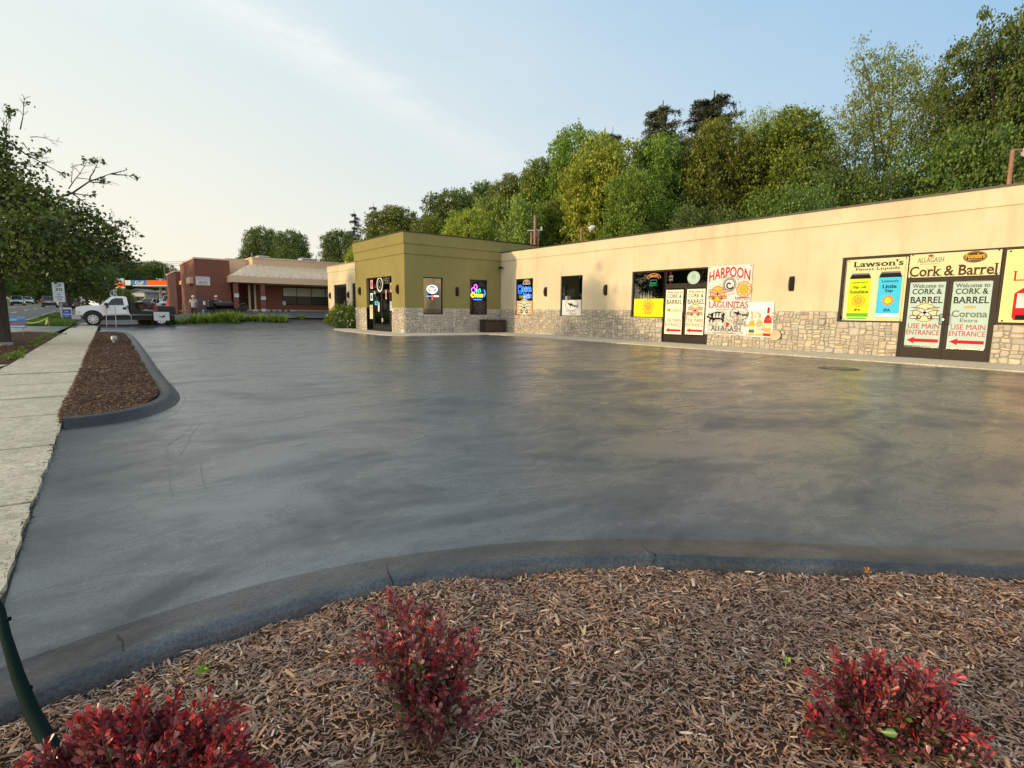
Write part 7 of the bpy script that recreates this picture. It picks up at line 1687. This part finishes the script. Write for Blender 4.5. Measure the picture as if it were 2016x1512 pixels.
M_BRED = mat_island('young_red_leaves', [(0, (.22, .020, .034)), (.5, (.42, .038, .055)), (1, (.66, .10, .10))], .32, .5, 0, trans=.25, texk=0)
M_BURG = mat_island('burgundy_leaves', [(0, (.09, .028, .036)), (.5, (.19, .050, .065)), (.85, (.32, .12, .13)), (1, (.44, .27, .24))], .30, .55, 0, trans=.18, texk=0)
M_BGRN = mat_island('inner_green_leaves', [(0, (.05, .075, .02)), (1, (.12, .15, .04))], .4, .4, 0, trans=.2, texk=0)
def obov(P_, D, size, rng, open_=.8):
    """obovate leaf: 7 vertices, cupped, pointing outwards along D"""
    n = len(P_); s = rng.normal(size=(n, 3)); s -= (s * D).sum(1)[:, None] * D; s /= np.linalg.norm(s, axis=1)[:, None]; nr = np.cross(D, s); L = (size * rng.uniform(.65, 1.3, n))[:, None]
    c = lambda t, w_, z: P_ + D * L * t + s * L * w_ + nr * L * z
    V = np.stack([c(0, 0, 0), c(.45, -.20, .05), c(.80, -.24, .08), c(1.0, 0, -.02), c(.80, .24, .08), c(.45, .20, .05), c(.55, 0, -.05)], 1).reshape(-1, 3); o = np.arange(n)[:, None] * 7
    return V, np.concatenate([o + np.array(f) for f in ((0, 6, 1), (1, 6, 2), (2, 6, 3), (3, 6, 4), (4, 6, 5), (5, 6, 0))])
def barberry(label, stems, rng, leaf=.0195):
    """stems: list of (base, tip) curved shoots, each densely set with rosettes"""
    c0 = Vector(stems[0][0]); rt = root('barberry_shrub', (c0.x, c0.y, c0.z), label, 'shrub'); mb = MB(); G_ = {'y': [], 'b': [], 'g': []}
    for bs, tp, br in stems:
        a, b_ = Vector(bs), Vector(tp); L = (b_ - a).length; m_ = a.lerp(b_, .5) + Vector((rng.normal() * .03, rng.normal() * .03, L * .08)); pts = [((1 - t) ** 2) * a + 2 * t * (1 - t) * m_ + t * t * b_ for t in [i / 8 for i in range(9)]]
        mb.tube(pts, [.0035 * (1 - .08 * i) for i in range(9)], 5); steps = int(L / .0112)
        for i in range(steps):
            t = (i + .5) / steps
            if t < .16: continue
            q = min(7.999, t * 8); p = pts[int(q)].lerp(pts[int(q) + 1], q - int(q)); ax = (pts[int(q) + 1] - pts[int(q)]).normalized(); nl = rng.integers(3, 6)
            for _ in range(nl):
                r = Vector(rng.normal(size=3)); r = (r - ax * r.dot(ax)).normalized(); d = (r * .9 + ax * (.35 + .9 * t * t) + Vector((0, 0, .18))).normalized()
                kind = 'y' if rng.random() < br * .75 * max(0, (t - .50)) ** .8 * 1.7 else ('g' if (t < .62 and rng.random() < .38) else 'b'); G_[kind].append((p + r * .003, d))
    mb.build('stems', simple('barberry_bark', (.10, .035, .03), .7), rt, recalc=False)
    for k_, nm, mt in (('y', 'young_leaves', M_BRED), ('b', 'burgundy_leaves', M_BURG), ('g', 'green_leaves', M_BGRN)):
        if not G_[k_]: continue
        P_ = np.array([tuple(a) for a, _ in G_[k_]]) - np.array(c0); D = np.array([tuple(d) for _, d in G_[k_]]); V, F = obov(P_, D, leaf * (1.0 if k_ != 'y' else .95), rng); npmesh(nm, V, F, mt, rt, None, 3)
def fgpt(px, py, z): d = ray(px, py); o = Vector((0, 0, CAM_H)); t = (z - o.z) / d.z; return o + d * t
rng = np.random.default_rng(5)
# middle shrub: sprawling shoots traced from the photo, each with its own height
base = fgpt(845, 1445, .04)
mid = [((735, 1195), .30, .5), ((765, 1165), .34, .9), ((790, 1185), .34, .7), ((725, 1250), .26, .6), ((760, 1240), .30, .8), ((820, 1215), .32, .7), ((835, 1195), .33, .6), ((870, 1205), .33, .8), ((850, 1240), .30, .9), ((885, 1240), .30, .7), ((770, 1260), .27, .7), ((825, 1265), .28, 1), ((905, 1265), .28, .8), ((945, 1280), .27, 1), ((880, 1290), .26, .8), ((860, 1300), .27, 1), ((920, 1310), .24, 1.0), ((905, 1345), .22, .9), ((800, 1300), .25, .7), ((765, 1335), .20, .8), ((805, 1350), .20, 1), ((870, 1325), .23, .9), ((840, 1330), .24, .5), ((815, 1400), .13, 1), ((880, 1385), .16, 1), ((830, 1425), .09, 1), ((860, 1430), .08, .6), ((885, 1420), .10, .8), ((900, 1395), .12, .7), ((850, 1390), .16, .6), ((830, 1360), .2, .3), ((870, 1360), .2, .3), ((850, 1410), .12, .4)]
st = []
for (px, py), z, br in mid:
    tip = fgpt(px, py, z); b_ = Vector((base.x + rng.normal() * .025, base.y + rng.normal() * .025, .03)); st.append((b_, tip, br))
    for _ in range(2):
        m_ = b_.lerp(tip, rng.uniform(.4, .8)); e = m_ + (tip - b_).normalized() * .09 + Vector(rng.normal(size=3)) * .045; e.z = max(e.z, .05); st.append((m_, e, br * .9))
barberry('sparse sprawling red barberry in the middle of the mulch bed', st, rng)
def dome(px0, px1, pyt, pyb, hmax, n, seed, cbase, outer=.9):
    """shoots tipping out at traced screen spots over a low dome"""
    r_ = np.random.default_rng(seed); st = []; cb = fgpt(*cbase, .03)
    for i in range(n):
        u, v = r_.random(), r_.random(); px = px0 + (px1 - px0) * u; e = math.sqrt(max(0, 1 - ((u - .5) * 2) ** 2)); pt = pyb - (pyb - pyt) * e ** .7; py = pt + (pyb - pt) * v
        z = hmax * (1 - v * .82) * (.55 + .45 * e) * r_.uniform(.88, 1.12); tip = fgpt(px, py, max(.05, z)); b_ = Vector((cb.x + (tip.x - cb.x) * .35 + r_.normal() * .02, cb.y + (tip.y - cb.y) * .35 + r_.normal() * .02, .03)); b_ = b_.lerp(Vector((tip.x, tip.y, .03)), .25); st.append((b_, tip, r_.uniform(.5, 1.05)))
    return st
st = dome(1590, 1880, 1290, 1450, .27, 120, 8, (1740, 1450)) + dome(1700, 1950, 1390, 1490, .14, 55, 9, (1800, 1470))
for (px, py), z in (((1632, 1270), .31), ((1590, 1325), .26), ((1730, 1285), .30), ((1795, 1300), .29), ((1835, 1320), .28), ((1885, 1330), .27), ((1950, 1460), .10)): st.append((fgpt(1740, 1450, .04), fgpt(px, py, z), 1.0))
barberry('spreading red barberry in the right part of the mulch bed', st, rng)
st = dome(20, 560, 1385, 1640, .36, 330, 12, (290, 1600))
for (px, py), z in (((280, 1360), .40), ((345, 1368), .40), ((410, 1370), .40), ((440, 1388), .38), ((480, 1390), .37), ((200, 1405), .38), ((150, 1425), .36), ((250, 1395), .39)): st.append((fgpt(290, 1560, .08), fgpt(px, py, z), 1.0))
barberry('dense mound of red barberry in the bottom left corner beside the green stake', st, rng)
# green stake
D1_ = 1.62; pts = [far(-22, 1165, 1.70), far(0, 1200, 1.68), far(12, 1255, 1.62), far(35, 1330, 1.56), far(62, 1400, 1.50), far(88, 1448, 1.46), far(112, 1490, 1.42)]
dn = pts[-1].copy(); dn += (pts[-1] - pts[-2]).normalized() * .25; dn.z = max(-.05, dn.z - .1); pts.append(dn); b = MB(); b.tube(pts, [.011, .0125, .014, .016, .018, .0195, .0205, .0205], 14)
o = tag(b.build('plant_stake', simple('green_plastic', (.0015, .010, .009), .8, spec=.1), None, pts[-1]), 'dark green curved plastic stake leaning in the bottom left corner', 'plant stake')
for i in (1, 3, 5): m_ = pts[i].lerp(pts[i + 1], .4); b = MB(); b.cyl(m_, (.8, -.5, .2), .007, .022, 8); b.build('nub', MATS['green_plastic'], o)
# weed sprouts, dead leaf, broad leaf
M_SPR = simple('sprout_green', (.22, .42, .03), .5, vs=30)
for lab, px, py, sz in (('largest bright green weed sprout by the berm at the left', 398, 1322, .020), ('tiny green sprout above the left barberry', 290, 1390, .011), ('small star-shaped green sprout left of the right barberry', 1548, 1300, .011), ('tiny green sprout at the bottom centre of the mulch', 1018, 1500, .009), ('yellow-green sprout left of the right barberry, nearer the camera', 1594, 1385, .010), ('tiny green sprout near the top of the middle barberry', 810, 1190, .010)):
    g = fgpt(px, py, .05); rt = root('weed_sprout', g, lab, 'weed'); r_ = np.random.default_rng(int(px)); n = 7; a = np.linspace(0, 6.283, n, endpoint=False) + r_.random(); el = 1.1 if sz > .03 else .5
    D = np.stack([np.cos(a), np.sin(a), np.full(n, el * 1.4)], 1); D[0] = (.1, .1, 2); D /= np.linalg.norm(D, axis=1)[:, None]; V, F = obov(np.zeros((n, 3)), D, sz * 1.3, r_); npmesh('leaves', V, F, M_SPR, rt, None, 3); b = MB(); b.tube([g - Vector((0, 0, .03)), g], .0015, 5); b.build('stem', M_SPR, rt)
g = fgpt(1728, 1440, .08); r_ = np.random.default_rng(4); D = np.array([[.5, -.8, .1], [.75, -.55, .2], [.2, -.9, .35]]); D /= np.linalg.norm(D, axis=1)[:, None]; V, F = obov(np.zeros((3, 3)), D, .048, r_); rt = root('dandelion', g, 'broad green weed leaf under the right barberry', 'weed'); npmesh('leaves', V, F, simple('weed_green', (.06, .16, .03), .4, vs=30), rt, None, 3)
g = fgpt(740, 1480, .045); V, F = obov(np.zeros((2, 3)), np.array([[.55, .8, .2], [-.6, -.7, .05]]), .04, r_); rt = root('dead_leaf', g, 'dry tan curled leaf lying below the middle barberry', 'leaf'); npmesh('blade', V, F, simple('dry_leaf', (.45, .33, .20), .7, vs=30), rt, None, 3)
g = fgpt(1709, 1128, .06); V, F = obov(np.zeros((4, 3)), np.array([[.6, .3, .6], [-.6, .3, .5], [.1, -.6, .6], [0, .6, .7]]), .025, r_); rt = root('dead_leaf', g, 'small orange leaf caught at the foot of the berm', 'leaf'); npmesh('blade', V, F, simple('orange_leaf', (.60, .22, .03), .7, vs=30), rt, None, 3)

# ------------------------------------------------------------------ finish
for o in list(COL.objects):
    if 'org' in o: del o['org']
for k_, src in PR.items():
    if k_ not in used:
        for c_ in KIDS(src): bpy.data.objects.remove(c_)
        bpy.data.objects.remove(src)
